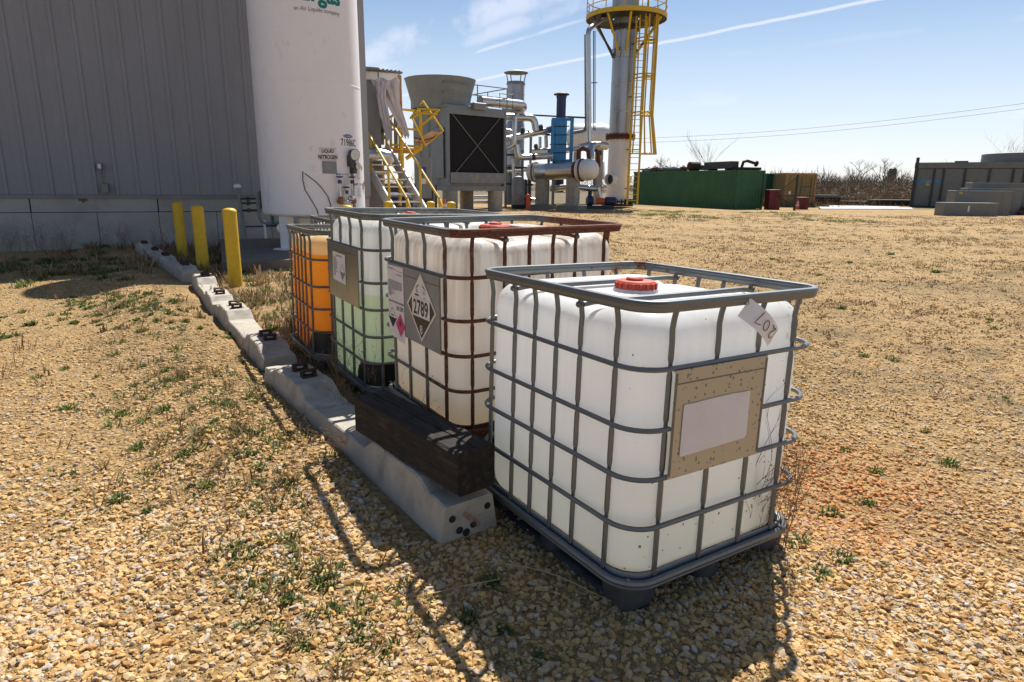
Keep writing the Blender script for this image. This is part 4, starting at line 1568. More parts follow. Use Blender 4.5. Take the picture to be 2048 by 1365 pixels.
mb.box((-BL / 2, -0.085, BASE_H - 0.01), (BL, 0.13, 0.05))
mb.box((-BL / 2, -0.150, BASE_H - 0.045), (BL, 0.012, 0.03))
mb.build('drip_flashing', M['trim'], bld, smooth=False)
mb = MB()
mb.box((-0.04, -0.06, (BASE_H + BH) / 2), (0.16, 0.16, BH - BASE_H))
mb.build('corner_trim', M['wall_metal'], bld, smooth=False)
seg = 1.22
for k in range(18):
    mb = MB()
    mb.box((-(k + 0.5) * seg + 0.006, -0.03, 0.40 - 0.22), (seg - 0.012, 0.20, 1.25))
    mb.box((-(k + 0.5) * seg + 0.006 + 0.012 * (k % 2), -0.03, 0.815 + 0.155), (seg - 0.014, 0.196, 0.30))
    mb.build('foundation_panel', M['foundation'], bld, smooth=False)
mb = MB()
mb.box((-BL / 2, 0.06, 0.45), (BL, 0.20, 1.35))
mb.build('foundation_core', M['dark_hole'], bld, smooth=False)
# rust run below the flashing
mb = MB()
mb.box((-6.32, -0.1325, 1.085), (0.17, 0.003, 0.06))
mb.box((-6.32, -0.1330, 1.045), (0.06, 0.003, 0.05))
mb.build('rust_stain', mat('rust_stain', (0.17, 0.105, 0.06), 0.9, 0, 0.3, 20), bld, smooth=False)

# switch box with conduit on the wall
wp = WO + WD * (-5.87) + WN * 0.075
t = thing('wall_fitting', 'small grey junction box with a lamp above it on the metal wall', 'junction box', wp, math.atan2(WD.y, WD.x))
mb = MB(); mb.rbox((0, -0.06, 1.34), (0.14, 0.11, 0.20), 0, 0.01); mb.build('box', M['galv'], t)
mb = MB(); mb.cyl((-0.03, -0.05, 1.43), (-0.03, -0.05, 1.72), 0.014); mb.build('conduit', M['galv'], t)
mb = MB(); mb.rbox((-0.05, -0.06, 1.80), (0.10, 0.10, 0.17), 0, 0.02); mb.build('lamp_housing', M['galv'], t)
mb = MB(); mb.box((-0.05, -0.115, 1.81), (0.06, 0.012, 0.10)); mb.build('lens', M['white_print'], t)

# ------------------------------------------------------------------ slab and liquid nitrogen tank
VC = Vector((-4.21, 14.0, 0))
slab = thing('concrete_slab', 'low concrete slab under the white tank', 'slab', (VC.x + 0.35, VC.y - 0.15, 0), math.atan2(WD.y, WD.x))
mb = MB()
mb.box((0, 0.2, 0.04), (4.3, 4.7, 0.30))
mb.build('slab_body', M['slab'], slab, bevel=0.02)

tank = thing('nitrogen_tank', 'tall white liquid nitrogen tank on legs beside the metal building', 'tank', (VC.x, VC.y, 0.19))
TR = 1.045
tz0, tz1 = 0.64, 6.75
mb = MB()
prof = [(0.25, tz0 - 0.05), (0.80, tz0 + 0.0), (TR - 0.03, tz0 + 0.035), (TR, tz0 + 0.07)]
prof += [(TR, 3.17), (TR + 0.004, 3.18), (TR + 0.004, 3.195), (TR, 3.205), (TR, tz1)]
prof += [(TR * math.cos(a), tz1 + 0.55 * math.sin(a)) for a in np.linspace(0.15, 1.5, 8)]
mb.lathe(prof, n=72)
mb.build('shell', M['white_tank'], tank, ang=13)
to_cam = math.atan2(-VC.y, -VC.x)          # direction from the tank to the yard's viewing side


def tk(phi, z, r=TR):
    """point on the shell; phi in degrees from the side facing the yard, positive to the right as seen from there"""
    a = to_cam + R(phi)
    return Vector((r * math.cos(a), r * math.sin(a), z - 0.11))


def wrap_text(mb, s, phi, z, height, sx=1.0, bold=0.0, off=0.004):
    vs, fs, w, h = text_shape(s, 1.0, sx, bold)
    k = height / h
    mb.add([tk(phi + math.degrees(v.x * k / TR), z + v.y * k, TR + off) for v in vs], fs)


def wrap_patch(mb, phi, z, w, h, off, nseg=8):
    a = [phi + math.degrees((i / nseg - 0.5) * w / TR) for i in range(nseg + 1)]
    vs = [tk(p, z - h / 2, TR + off) for p in a] + [tk(p, z + h / 2, TR + off) for p in a]
    mb.add(vs, [(i, i + 1, nseg + 2 + i, nseg + 1 + i) for i in range(nseg)])


# three legs with foot plates and lifting lugs
for a_deg in (-42, 78, 198):
    a = to_cam + R(a_deg)
    d = Vector((math.cos(a), math.sin(a), 0))
    lg = MB()
    p = d * (TR - 0.20)
    lg.box((p.x, p.y, 0.33), (0.16, 0.24, 0.68), a)
    lo = lg.build('leg', M['white_paint'], tank, bevel=0.008)
    fp = MB(); fp.box((p.x + d.x * 0.05, p.y + d.y * 0.05, 0.012), (0.34, 0.36, 0.024), a); fp.build('foot_plate', M['white_paint'], lo, smooth=False)
    q = d * (TR - 0.14)
    fp = MB(); fp.lathe([(0.085, -0.02), (0.085, 0.02), (0.03, 0.022)], (q.x + 0.11 * d.y, q.y - 0.11 * d.x, 0.42), 16, axis=(d.y, -d.x, 0)); fp.build('lug', M['white_paint'], lo)
mb = MB(); wrap_patch(mb, 17, 1.995 - 0.02, 0.335, 0.235, 0.006); sg = mb.build('sign_plate', M['white_print'], tank)
mb = MB(); wrap_text(mb, "LIQUID", 17, 2.028, 0.082, 0.82, 0.03, 0.009); wrap_text(mb, "NITROGEN", 17, 1.922, 0.082, 0.70, 0.03, 0.009); mb.build('sign_print', M['ink'], sg, smooth=False)
mb = MB()
for w_, h_, dx, dz in ((0.335, 0.006, 0, 0.112), (0.335, 0.006, 0, -0.112)):
    wrap_patch(mb, 17, 1.975 + dz, w_, h_, 0.0085)
mb.build('sign_border', M['ink_grey'], sg)
mb = MB(); wrap_patch(mb, 18, 1.725, 0.285, 0.235, 0.010); dp = mb.build('data_plate', M['galv_dull'], tank)
mb = MB(); wrap_patch(mb, 18, 1.725, 0.26, 0.21, 0.013); mb.build('plate_face', M['grey_steel'], dp)
mb = MB(); wrap_text(mb, "71986C", 44, 2.215, 0.135, 0.70, 0.004); mb.build('tank_number', M['ink'], tank, smooth=False)
mb = MB()
vs = [tk(43 + 7.0 * math.cos(x), 2.335 + 0.036 * math.sin(x), TR + 0.004) for x in np.linspace(0, 2 * PI, 21)[:-1]]
mb.add(vs, [tuple(range(20))])
ov = mb.build('maker_oval', M['blue_print'], tank, smooth=False)
mb = MB(); wrap_text(mb, "CHART", 43, 2.335, 0.040, 1.3, 0.004, 0.007); mb.build('maker_print', M['white_print'], ov, smooth=False)
mb = MB(); wrap_text(mb, "Airgas", 14.5, 4.79, 0.42, 0.86, 0.035); mb.build('logo', M['teal'], tank, smooth=False)
mb = MB(); wrap_text(mb, "an Air Liquide company", 15.0, 4.535, 0.098, 0.86, 0.006); mb.build('logo_line', M['ink_grey'], tank, smooth=False)
mb = MB(); wrap_text(mb, "MAWP 250 PSI", 58, 1.405, 0.052, 1.0, 0.004); wrap_text(mb, "MADE IN U.S.A.", 33, 1.60, 0.03, 1.0, 0.002); mb.build('pressure_print', M['ink'], tank, smooth=False)
for phi, z, w_, h_ in ((58, 1.92, 0.16, 0.28), (59, 1.62, 0.18, 0.24), (60, 1.26, 0.16, 0.20)):
    mb = MB(); wrap_patch(mb, phi, z, w_, h_, 0.004); st = mb.build('sticker', M['paper'], tank)
    mb = MB()
    for r_ in range(9):
        wrap_patch(mb, phi, z + h_ / 2 - (r_ + 1) * h_ / 10, w_ * rnd.uniform(0.5, 0.85), h_ * 0.03, 0.006, 3)
    mb.build('sticker_print', M['ink_grey'], st)
mb = MB(); wrap_patch(mb, 70, 1.745, 0.09, 0.085, 0.005); mb.build('caution_sticker', M['yellow'], tank)
# four-colour hazard diamond
q = 0.14
for (dx, dz), mm, nm in (((0, q / 2), 'red', 'diamond_red'), ((-q / 2, 0), 'blue', 'diamond_blue'), ((q / 2, 0), 'yellow', 'diamond_yellow'), ((0, -q / 2), 'white_print', 'diamond_white')):
    mb = MB()
    vs = [tk(77 + math.degrees((dx + ex_) / TR), 1.35 + dz + ez_, TR + 0.005) for ex_, ez_ in ((0, -q / 2), (q / 2, 0), (0, q / 2), (-q / 2, 0))]
    mb.add(vs, [(0, 1, 2, 3)])
    mb.build(nm, M[mm], tank, smooth=False)
# two round covers
for z in (2.06, 1.70):
    mb = MB()
    p = tk(1.5 + (2.06 - z) * 4, z)
    mb.lathe([(0.046, -0.01), (0.044, 0.02), (0.025, 0.032)], p, 18, axis=tk(1.5, 0, 1)); mb.build('port_cover', M['white_tank'], tank)
# gauges
for phi, z, r_ in ((45.5, 1.985, 0.115), (49.5, 1.765, 0.066)):
    ax_ = (tk(phi, 0, 1) + tk(10, 0, 0.8)).normalized()
    p = tk(phi, z, TR + 0.10)
    mb = MB(); mb.lathe([(r_ * 0.8, -0.05), (r_, -0.04), (r_, 0.03), (r_ * 0.9, 0.035)], p, 26, axis=ax_); gg = mb.build('gauge', M['dark_steel'] if r_ > 0.1 else M['galv'], tank)
    mb = MB(); mb.lathe([(r_ * 0.9, 0.0), (r_ * 0.9, 0.037)], p, 26, axis=ax_); mb.build('dial', M['glass_dial'], gg)
    ex_ = ax_.cross(Vector((0, 0, 1))).normalized()
    mb = MB(); c = p + ax_ * 0.0385; dn = (Vector((0, 0, 1)) * 0.7 - ex_ * 0.5).normalized(); sd = dn.cross(ax_)
    mb.add([c - sd * 0.006, c + sd * 0.006, c + dn * r_ * 0.75], [(0, 1, 2)])
    mb.build('needle', M['ink'], gg, smooth=False)
mb = MB()
mb.box(tk(43.5, 1.86, TR + 0.05), (0.10, 0.14, 0.22), to_cam + R(43)); mb.box(tk(46, 1.68, TR + 0.05), (0.10, 0.10, 0.12), to_cam + R(46))
mb.build('gauge_manifold', M['dark_steel'], tank)
# sensing lines and loose cables
for k, pth in enumerate((((45, 1.62), (46.5, 1.45), (45, 1.25), (46, 1.05), (47, 0.85), (48, 0.72)), ((47.5, 1.62), (48.5, 1.40), (47.5, 1.20), (49, 0.98), (50, 0.72)),
                         ((-10, 1.64), (-10.5, 1.48), (-9, 1.30), (-3, 1.10), (2, 0.92), (4, 0.75), (12, 0.66), (20, 0.60)), ((-8, 1.60), (2, 1.46), (8, 1.34), (14, 1.18), (17, 1.00), (16, 0.80), (18, 0.60)))):
    fine = []
    for (a0_, z0_), (a1_, z1_) in zip(pth[:-1], pth[1:]):
        for f in (0, 0.33, 0.66):
            fine.append(tk(a0_ + (a1_ - a0_) * f, z0_ + (z1_ - z0_) * f, TR + 0.012))
    mb = MB(); mb.tube(fine, 0.008, 5); mb.build('cable', M['cable'], tank)
# valve cluster
for phi, zt_, body in ((26, 1.52, True), (45 - 4, 1.52, True), (33, 1.32, False)):
    mb = MB()
    mb.cyl(tk(phi, zt_ - 0.36, TR + 0.10), tk(phi, zt_, TR + 0.10), 0.013)
    vv = mb.build('valve_stem', M['steel'], tank)
    mb = MB()
    mb.lathe([(0.02, -0.02), (0.072, -0.008), (0.072, 0.010), (0.02, 0.016)], tk(phi, zt_ + 0.03, TR + 0.10), 16)
    mb.cyl(tk(phi, zt_ - 0.10, TR + 0.10), tk(phi, zt_ - 0.03, TR + 0.10), 0.040)
    mb.build('hand_wheel', M['dark_blue'], vv)
    mb = MB()
    mb.lathe([(0.03, -0.10), (0.055, -0.08), (0.055, 0.02), (0.03, 0.05)], tk(phi, zt_ - 0.40, TR + 0.10), 12)
    mb.cyl(tk(phi, zt_ - 0.45, TR - 0.02), tk(phi, zt_ - 0.45, TR + 0.16), 0.035)
    mb.build('valve_body', M['brass'] if body else M['dark_steel'], vv)
mb = MB()
mb.tube([tk(p_, 1.07, TR + 0.10) for p_ in (25, 29, 33, 37, 42)], 0.026, 8)
mb.tube([tk(27, 1.06, TR + 0.10), tk(27, 1.27, TR + 0.10), tk(31, 1.28, TR + 0.10), tk(31, 1.1, TR + 0.10)], 0.011, 6)
mb.lathe([(0.05, -0.02), (0.06, 0), (0.03, 0.07)], tk(38, 1.12, TR + 0.12), 12)
mb.build('manifold_pipe', M['steel'], tank)

# pipe stand with a lamp at the tank's far side
t = thing('pipe_stand', 'upright pipe stand with a round white lamp beside the tank', 'pipe stand', (-6.30, 15.45, 0.0), 0.30)
mb = MB(); mb.cyl((0, 0, 0.0), (-0.10, 0, 1.32), 0.035); mb.box((0, 0, 0.19), (0.18, 0.18, 0.02)); mb.build('post', M['galv_dull'], t)
mb = MB(); mb.lathe([(0.02, -0.06), (0.085, -0.02), (0.085, 0.03), (0.04, 0.06)], (-0.11, 0, 1.40), 16); mb.build('lamp', M['white_paint'], t)
mb = MB(); mb.tube([(0.42, 0, 0.2), (0.42, 0, 0.62)], 0.03, 8); mb.build('stub_post', M['white_paint'], t)
mb = MB(); mb.tube([(0.30, 0, 1.28), (0.32, 0, 0.72), (0.36, 0, 0.60), (0.46, 0, 0.55), (0.80, 0, 0.55), (1.25, -0.2, 0.55)], 0.040, 8); mb.build('bent_pipe', M['galv_dull'], t)
mb = MB(); mb.tube([(0.0, 0, 0.48), (0.9, 0, 0.50)], 0.018, 6); mb.build('strut', M['dark_steel'], t)
mb = MB()
for z in (1.12, 0.86, 1.02):
    mb.tube([(-0.06, 0, z), (0.34, 0, z + 0.01)], 0.022, 6)
    mb.box((0.10, -0.03, z), (0.07, 0.09, 0.09))
mb.build('valve_tree', M['dark_steel'], t)
mb = MB(); mb.rbox((0.44, 0.02, 1.10), (0.16, 0.14, 0.42), 0, 0.02); mb.build('valve_box', M['dark_steel'], t)
mb = MB(); mb.cyl((0.62, -0.1, 0.55), (0.62, -0.1, 0.72), 0.03); mb.lathe([(0.06, 0), (0.06, 0.02)], (0.62, -0.1, 0.73), 12); mb.build('small_valve', mat('valve_green', (0.02, 0.12, 0.06), 0.5), t)


# ------------------------------------------------------------------ process plant behind the tank
def vadd(a, b, k=1.0):
    return Vector(a) + Vector(b) * k


def rail_line(t, pts, r, material, name='rail'):
    mb = MB(); mb.tube(pts, r, 6); return mb.build(name, material, t)


# canopy corner with torn sheeting
t = thing('sheeted_canopy', 'beige canopy frame with torn plastic sheeting hanging from it', 'canopy')
C0, C1 = Vector((-4.073, 19.000, 4.511)), Vector((-3.423, 20.600, 4.675))
cd = (C1 - C0)
mb = MB(); mb.obox(C0 + Vector((-1.2, -0.4, -0.22)), Vector((cd.x + 1.2, cd.y + 0.4, cd.z)), Vector((-0.05, 0.12, 0)), (0, 0, 0.22)); mb.build('fascia', M['white_paint'], t, smooth=False)
mb = MB(); mb.obox(C0 + Vector((-1.2, -0.45, 0.01)), Vector((cd.x + 1.28, cd.y + 0.45, cd.z)), Vector((-2.0, 4.0, 0.1)), (0, 0, 0.05)); mb.build('roof_sheet', M['trim'], t, smooth=False)
mb = MB()
for k in range(9):
    p = C0 + cd * (k / 8.0)
    mb.tube([p + Vector((0, -0.06, 0.06)), p + Vector((-1.0, 2.0, 0.12))], 0.03, 5)
mb.build('roof_rib', M['trim'], t)
mb = MB(); mb.box((C1.x - 0.03, C1.y, 1.9 + (C1.z - 2.0) / 2 + 0.05), (0.13, 0.13, C1.z - 2.0)); mb.build('post', M['rust_frame'], t, smooth=False)
wl_ = Vector((-4.042, 19.600, 4.355))
mb = MB(); mb.box((wl_.x - 0.25, wl_.y + 0.3, 2.45), (0.75, 0.06, 4.6), 0.4); mb.build('side_sheet', M['wall_metal'], t, smooth=False)


def drape(pts, wid, nfold=10, seed=1):
    rr = random.Random(seed)
    n = 18
    vs, fs = [], []
    path = [Vector(p) for p in pts]
    for i in range(n + 1):
        f = i / n * (len(path) - 1)
        k = min(int(f), len(path) - 2)
        c = path[k].lerp(path[k + 1], f - k)
        w = wid[k] + (wid[k + 1] - wid[k]) * (f - k)
        for j in range(nfold + 1):
            g_ = j / nfold - 0.5
            vs.append((c.x + g_ * w, c.y + 0.10 * math.sin(j * 1.9 + i * 0.25) * w + rr.uniform(-.015, .015), c.z + 0.05 * math.sin(j * 1.3 + seed)))
    for i in range(n):
        for j in range(nfold):
            a = i * (nfold + 1) + j
            fs.append((a, a + 1, a + nfold + 2, a + nfold + 1))
    mb = MB(); mb.add(vs, fs); return mb


drape([(-3.724, 19.800, 4.414), (-3.702, 19.800, 4.226), (-3.547, 19.900, 3.792), (-3.318, 20.000, 3.252), (-3.153, 20.000, 2.832)], (0.85, 0.75, 0.42, 0.28, 0.16), seed=3).build('torn_sheet', M['sheet'], t, ang=80)
drape([(-3.808, 19.700, 4.305), (-3.834, 19.700, 3.969), (-3.765, 19.700, 3.495), (-3.666, 19.700, 3.015), (-3.618, 19.700, 2.710)], (0.30, 0.26, 0.28, 0.22, 0.10), seed=5).build('torn_sheet', M['sheet'], t, ang=80)

# teal headed valve riser below the canopy
t = thing('valve_riser', 'vertical pipe riser with flanged valves and a teal top pipe under the canopy', 'pipe')
mb = MB(); mb.tube([(-4.121, 20.600, 3.895), (-3.686, 20.600, 3.886)], 0.14, 12); mb.build('top_pipe', M['green_dark'], t)
mb = MB(); mb.tube([(-4.003, 20.600, 3.854), (-4.047, 20.600, 2.644)], 0.085, 10); mb.tube([(-3.686, 20.600, 3.886), (-3.586, 20.600, 3.730), (-3.609, 20.600, 2.502)], 0.06, 8); mb.build('riser', M['grey_steel'], t)
for yy, mm in ((212, 'dark_steel'), (228, 'grey_steel'), (238, 'rust'), (247, 'grey_steel'), (258, 'dark_steel'), (270, 'grey_steel')):
    pass
for p, mm in (((-4.006, 20.600, 3.769), 'dark_steel'), ((-4.014, 20.600, 3.540), 'grey_steel'), ((-4.019, 20.600, 3.397), 'rust'), ((-4.025, 20.600, 3.239), 'grey_steel'), ((-4.032, 20.600, 3.051), 'dark_steel'), ((-4.039, 20.600, 2.863), 'grey_steel')):
    mb = MB(); mb.lathe([(0.16, -0.05), (0.16, 0.05)], p, 14); mb.build('flange', M[mm], t)

# stair with handrails
t = thing('steel_stair', 'white stringer stair with grated treads and yellow handrails', 'stair')
SB, ST = Vector((-1.86, 17.4, 0.0)), Vector((-3.864, 20.200, 2.595))          # right foot, left head (outer right stringer)
run = ST - SB
side = Vector((-0.80, -0.50, 0)).normalized() * 0.92
up_ = run.normalized()
for k, o_ in enumerate((Vector((0, 0, 0)), side)):
    mb = MB()
    nrm_ = run.cross(Vector((0, 0, 1))).cross(run).normalized()
    mb.obox(SB + o_ - nrm_ * 0.18, run, Vector((0.034, 0.024, 0)), nrm_ * 0.32)
    mb.build('stringer', M['white_paint'], t, smooth=False)
nst = 13
for k in range(1, nst):
    c = SB + run * (k / nst) + side / 2
    mb = MB()
    d = side.normalized()
    w = Vector((d.y, -d.x, 0))
    mb.obox(c - d * 0.45 - w * 0.12, d * 0.90, w * 0.24, (0, 0, 0.04))
    mb.build('tread', M['steel'], t, smooth=False)
for o_ in (Vector((0, 0, 0)), side):
    a = SB + o_ + Vector((0, 0, 1.0)) + run * 0.04
    b = ST + o_ + Vector((0, 0, 1.0))
    rail_line(t, [a - up_ * 0.15 - Vector((0, 0, .1)), a, b], 0.034, M['yellow'], 'handrail')
    for f in (0.05, 0.36, 0.68, 0.97):
        p = SB + o_ + run * f
        mb = MB(); mb.box(p + Vector((0, 0, 0.52)), (0.06, 0.06, 1.05)); mb.build('handrail_post', M['yellow'], t, smooth=False)

# landing with open swing gate
t = thing('yellow_landing', 'yellow steel landing with railings and a tilted swing gate at the stair head', 'platform')
L0 = Vector((-3.710, 20.400, 2.492))
LZ = L0.z
mb = MB(); mb.box((L0.x + 0.15, L0.y + 0.6, LZ), (1.15, 1.3, 0.10), 0.25); mb.build('deck', M['rust_frame'], t, smooth=False)
for p in ((-3.740, 20.400, 2.491), (-2.832, 20.400, 2.545), (-4.051, 20.400, 1.010), (-3.336, 20.600, 1.316)):
    pass
for px0, px1 in (((-3.690, 20.300, 3.458), (-3.707, 20.300, 2.487)), ((-3.400, 20.200, 3.647), (-3.419, 20.200, 2.485)), ((-2.782, 20.200, 3.542), (-2.774, 20.200, 2.535)), ((-3.665, 20.900, 3.400), (-3.677, 20.900, 2.516))):
    mb = MB(); mb.tube([px0, px1], 0.042, 4); mb.build('rail_post', M['yellow'], t, smooth=False)
for pts in (((-3.691, 20.300, 3.415), (-3.385, 20.200, 3.633), (-2.781, 20.200, 3.584)), ((-3.402, 20.200, 3.085), (-2.778, 20.200, 3.063)), ((-3.703, 20.300, 3.061), (-3.402, 20.200, 3.085)), ((-3.702, 20.300, 2.631), (-2.773, 20.200, 2.578)),
            ((-3.721, 20.300, 2.530), (-2.775, 20.200, 2.492))):
    rail_line(t, pts, 0.036, M['yellow'])
for p0, p1 in (((-3.453, 20.400, 2.494), (-3.502, 20.400, 0.836)), ((-4.076, 20.800, 2.061), (-4.091, 20.800, 0.770)), ((-3.279, 20.400, 2.234), (-2.817, 20.400, 2.560))):
    mb = MB(); mb.tube([p0, p1], 0.055, 4); mb.build('leg', M['yellow'], t, smooth=False)
gate = MB()
gpts = [(-2.990, 19.800, 3.403), (-2.621, 19.600, 3.795), (-2.061, 19.600, 2.997), (-2.601, 19.800, 2.587)]
gate.tube(gpts, 0.036, 6, True)
gt = gate.build('swing_gate', M['yellow'], t)
for p0, p1 in (((-2.797, 19.700, 3.601), (-2.146, 19.400, 3.549)), ((-2.894, 19.750, 3.496), (-2.210, 19.450, 3.432)), ((-2.146, 19.400, 3.549), (-2.561, 19.600, 3.225)), ((-2.343, 19.600, 3.391), (-2.780, 19.800, 3.102)), ((-2.454, 19.600, 3.553), (-3.035, 19.800, 3.348))):
    rail_line(gt, (p0, p1), 0.030, M['yellow'], 'gate_bar')
mb = MB(); mb.tube([(-2.947, 19.900, 2.828), (-2.648, 19.850, 2.744), (-2.371, 19.750, 2.811), (-2.125, 19.650, 2.945)], 0.02, 5); mb.build('chain', M['rust'], t)
mb = MB(); mb.obox(Vector((-2.657, 19.900, 2.648)), Vector((0.55, -0.1, 0.28)), Vector((-0.35, 0.3, 0.05)), (0, 0, 0.04)); mb.build('gate_step', M['rust_frame'], gt, smooth=False)

# insulated pipe elbow next to the stair
t = thing('insulated_pipe', 'shiny insulated pipe elbow left of the stair head', 'pipe')
mb = MB(); mb.tube([(-4.051, 18.600, 2.241), (-3.697, 18.700, 2.275), (-3.564, 18.800, 2.241), (-3.532, 18.900, 2.096)], 0.17, 14); mb.build('jacket', M['steel'], t)
mb = MB(); mb.tube([(-4.245, 19.400, 1.810), (-3.702, 19.600, 1.820)], 0.07, 10); mb.build('lower_pipe', M['steel'], t)

# ---------------- cooling tower
CT = thing('cooling_tower', 'galvanised cooling tower with black louvred face and flared fan stack', 'cooling tower', (-3.60, 36.0, 0.0), R(38))
F_, L__ = 3.93, 3.6
zb_, zt_ = 1.38, 5.47
z_fill0, z_fill1 = 2.10, 5.10
mb = MB(); mb.box((F_ / 2, L__ / 2 + 0.04, (zb_ + zt_) / 2), (F_ - 0.08, L__ - 0.08, zt_ - zb_ - 0.02)); mb.build('casing', M['galv_dull'], CT, smooth=False)
mb = MB(); mb.box((F_ / 2, 0.045, (z_fill0 + z_fill1) / 2), (F_ - 0.34, 0.05, z_fill1 - z_fill0)); lf = mb.build('louvre_face', M['black_fill'], CT, smooth=False)
mb = MB()
for k in range(18):
    mb.box((F_ / 2, 0.012, z_fill0 + (k + 0.5) * (z_fill1 - z_fill0) / 18), (F_ - 0.36, 0.03, 0.012))
mb.build('louvre_blades', M['black_fill'], lf, smooth=False)
for pts in (((0.35, -0.02, z_fill1), (F_ - 0.45, -0.02, z_fill0)), ((F_ - 0.40, -0.03, z_fill1), (0.55, -0.03, z_fill0))):
    rail_line(CT, pts, 0.020, M['grey_steel'], 'cross_brace')
for x in (0.07, F_ - 0.07):
    mb = MB(); mb.box((x, -0.02, (zb_ + zt_) / 2), (0.14, 0.14, zt_ - zb_)); mb.build('corner_post', M['galv_dull'], CT, smooth=False)
mb = MB(); mb.box((F_ / 2, -0.03, (z_fill1 + zt_) / 2), (F_ - 0.30, 0.10, zt_ - z_fill1)); mb.build('header_panel', M['galv_dull'], CT, smooth=False)
mb = MB(); mb.box((F_ / 2, -0.08, (zb_ + z_fill0) / 2 + 0.08), (F_ - 0.28, 0.16, z_fill0 - zb_ - 0.16)); sk = mb.build('basin_panel', M['grey_steel'], CT, smooth=False)
mb = MB(); mb.box((F_ * 0.48, -0.165, 1.85), (0.16, 0.006, 0.09)); mb.build('caution_sticker', M['yellow'], sk, smooth=False)
for k in range(1, 4):
    mb = MB(); mb.box((-0.045, k * L__ / 4, (zb_ + zt_) / 2), (0.03, 0.05, zt_ - zb_)); mb.build('panel_seam', M['grey_steel'], CT, smooth=False)
mb = MB(); mb.box((-0.055, 0.9, 3.1), (0.02, 1.3, 2.6)); mb.build('access_door', M['galv_dull'], CT, smooth=False)
mb = MB(); put_text(mb, "MARLEY", (-0.012, 0.95, 4.15), (0, -1, 0), (0, 0, 1), 0.20, 1.1, 0.01, 0.06); mb.build('maker_print', M['blue'], CT, smooth=False)
# fan stack: 16-sided flared shroud
fx, fy = 0.80, 1.85
prof = [(1.58, zt_), (1.60, zt_ + 0.25), (1.68, zt_ + 0.55), (1.80, zt_ + 1.0), (1.95, zt_ + 1.52), (1.98, zt_ + 1.54), (1.90, zt_ + 1.50), (1.45, zt_ + 0.5)]
mb = MB(); mb.lathe(prof, (fx, fy, 0), 20, caps=False); mb.build('fan_stack', M['galv_dull'], CT, ang=25)
mb = MB(); mb.lathe([(0.2, zt_ + 0.5), (0.2, zt_ + 0.8)], (fx, fy, 0), 10)
for k in range(6):
    a = k * PI / 3
    mb.box((fx + 0.75 * math.cos(a), fy + 0.75 * math.sin(a), zt_ + 0.65), (1.2, 0.22, 0.03), a)
mb.build('fan', M['dark_steel'], CT, smooth=False)
mb = MB(); mb.box((F_ / 2, L__ / 2, zt_ + 0.03), (F_ + 0.14, L__ + 0.1, 0.10)); mb.build('top_deck', M['galv_dull'], CT, smooth=False)
hz = zt_ + 0.08
loopx = [(-0.05, L__, hz), (-0.05, -0.05, hz), (F_ + 0.05, -0.05, hz), (F_ + 0.05, L__, hz)]
for dz in (1.12, 0.60):
    rail_line(CT, [(x, y, z + dz) for x, y, z in loopx], 0.028, M['grey_steel'], 'guard_rail')
for x, y in ((-0.05, L__), (-0.05, L__ / 2), (-0.05, -0.05), (F_ / 2, -0.05), (F_ + 0.05, -0.05), (F_ + 0.05, L__ / 2), (F_ + 0.05, L__)):
    mb = MB(); mb.cyl((x, y, hz), (x, y, hz + 1.14), 0.030, 6); mb.build('rail_post', M['grey_steel'], CT)
mb = MB()
mb.tube([(F_ - 0.35, 0.1, hz + 0.1), (F_ - 0.35, 0.1, hz + 0.85), (F_ + 0.55, 0.1, hz + 0.85), (F_ + 0.55, 0.1, hz + 0.1)], 0.03, 6, True)
mb.build('gate_hoop', M['grey_steel'], CT)
mb = MB(); mb.rbox((1.95, -0.20, zt_ + 0.10), (0.85, 0.35, 0.36), 0, 0.03); mb.build('motor_box', M['grey_steel'], CT)
mb = MB(); mb.box((F_ / 2, L__ / 2, zb_ - 0.12), (F_ + 0.1, L__, 0.26)); mb.build('base_beam', M['grey_steel'], CT, smooth=False)
for x, y in ((0.40, 0.35), (F_ - 0.45, 0.35), (0.40, L__ - 0.3), (F_ - 0.45, L__ - 0.3)):
    mb = MB(); mb.lathe([(0.42, -0.1), (0.42, zb_ - 0.25)], (x, y, 0), 20); mb.build('pier', M['concrete'], CT)

# traffic cone by the stair
def cone(p, h, label):
    t = thing('traffic_cone', label, 'traffic cone', p)
    mb = MB(); mb.lathe([(h * 0.21, 0.03), (h * 0.05, h), (h * 0.03, h)], n=16); b_ = mb.build('cone_body', M['cone'], t)
    for f0, f1 in ((0.42, 0.58), (0.68, 0.80)):
        mb = MB(); mb.lathe([(h * (0.21 - 0.16 * f0) + 0.004, h * f0), (h * (0.21 - 0.16 * f1) + 0.004, h * f1)], n=16, caps=False); mb.build('white_band', M['white_print'], b_)
    mb = MB(); mb.rbox((0, 0, 0.018), (h * 0.52, h * 0.52, 0.036), 0.3, 0.02); mb.build('base', M['cone'], t)


cone((-2.72, 26.0, 0.0), 0.92, 'orange and white traffic cone by the stair foot')
cone((19.923, 46.500, -0.053), 0.72, 'orange traffic cone beside the tan container')

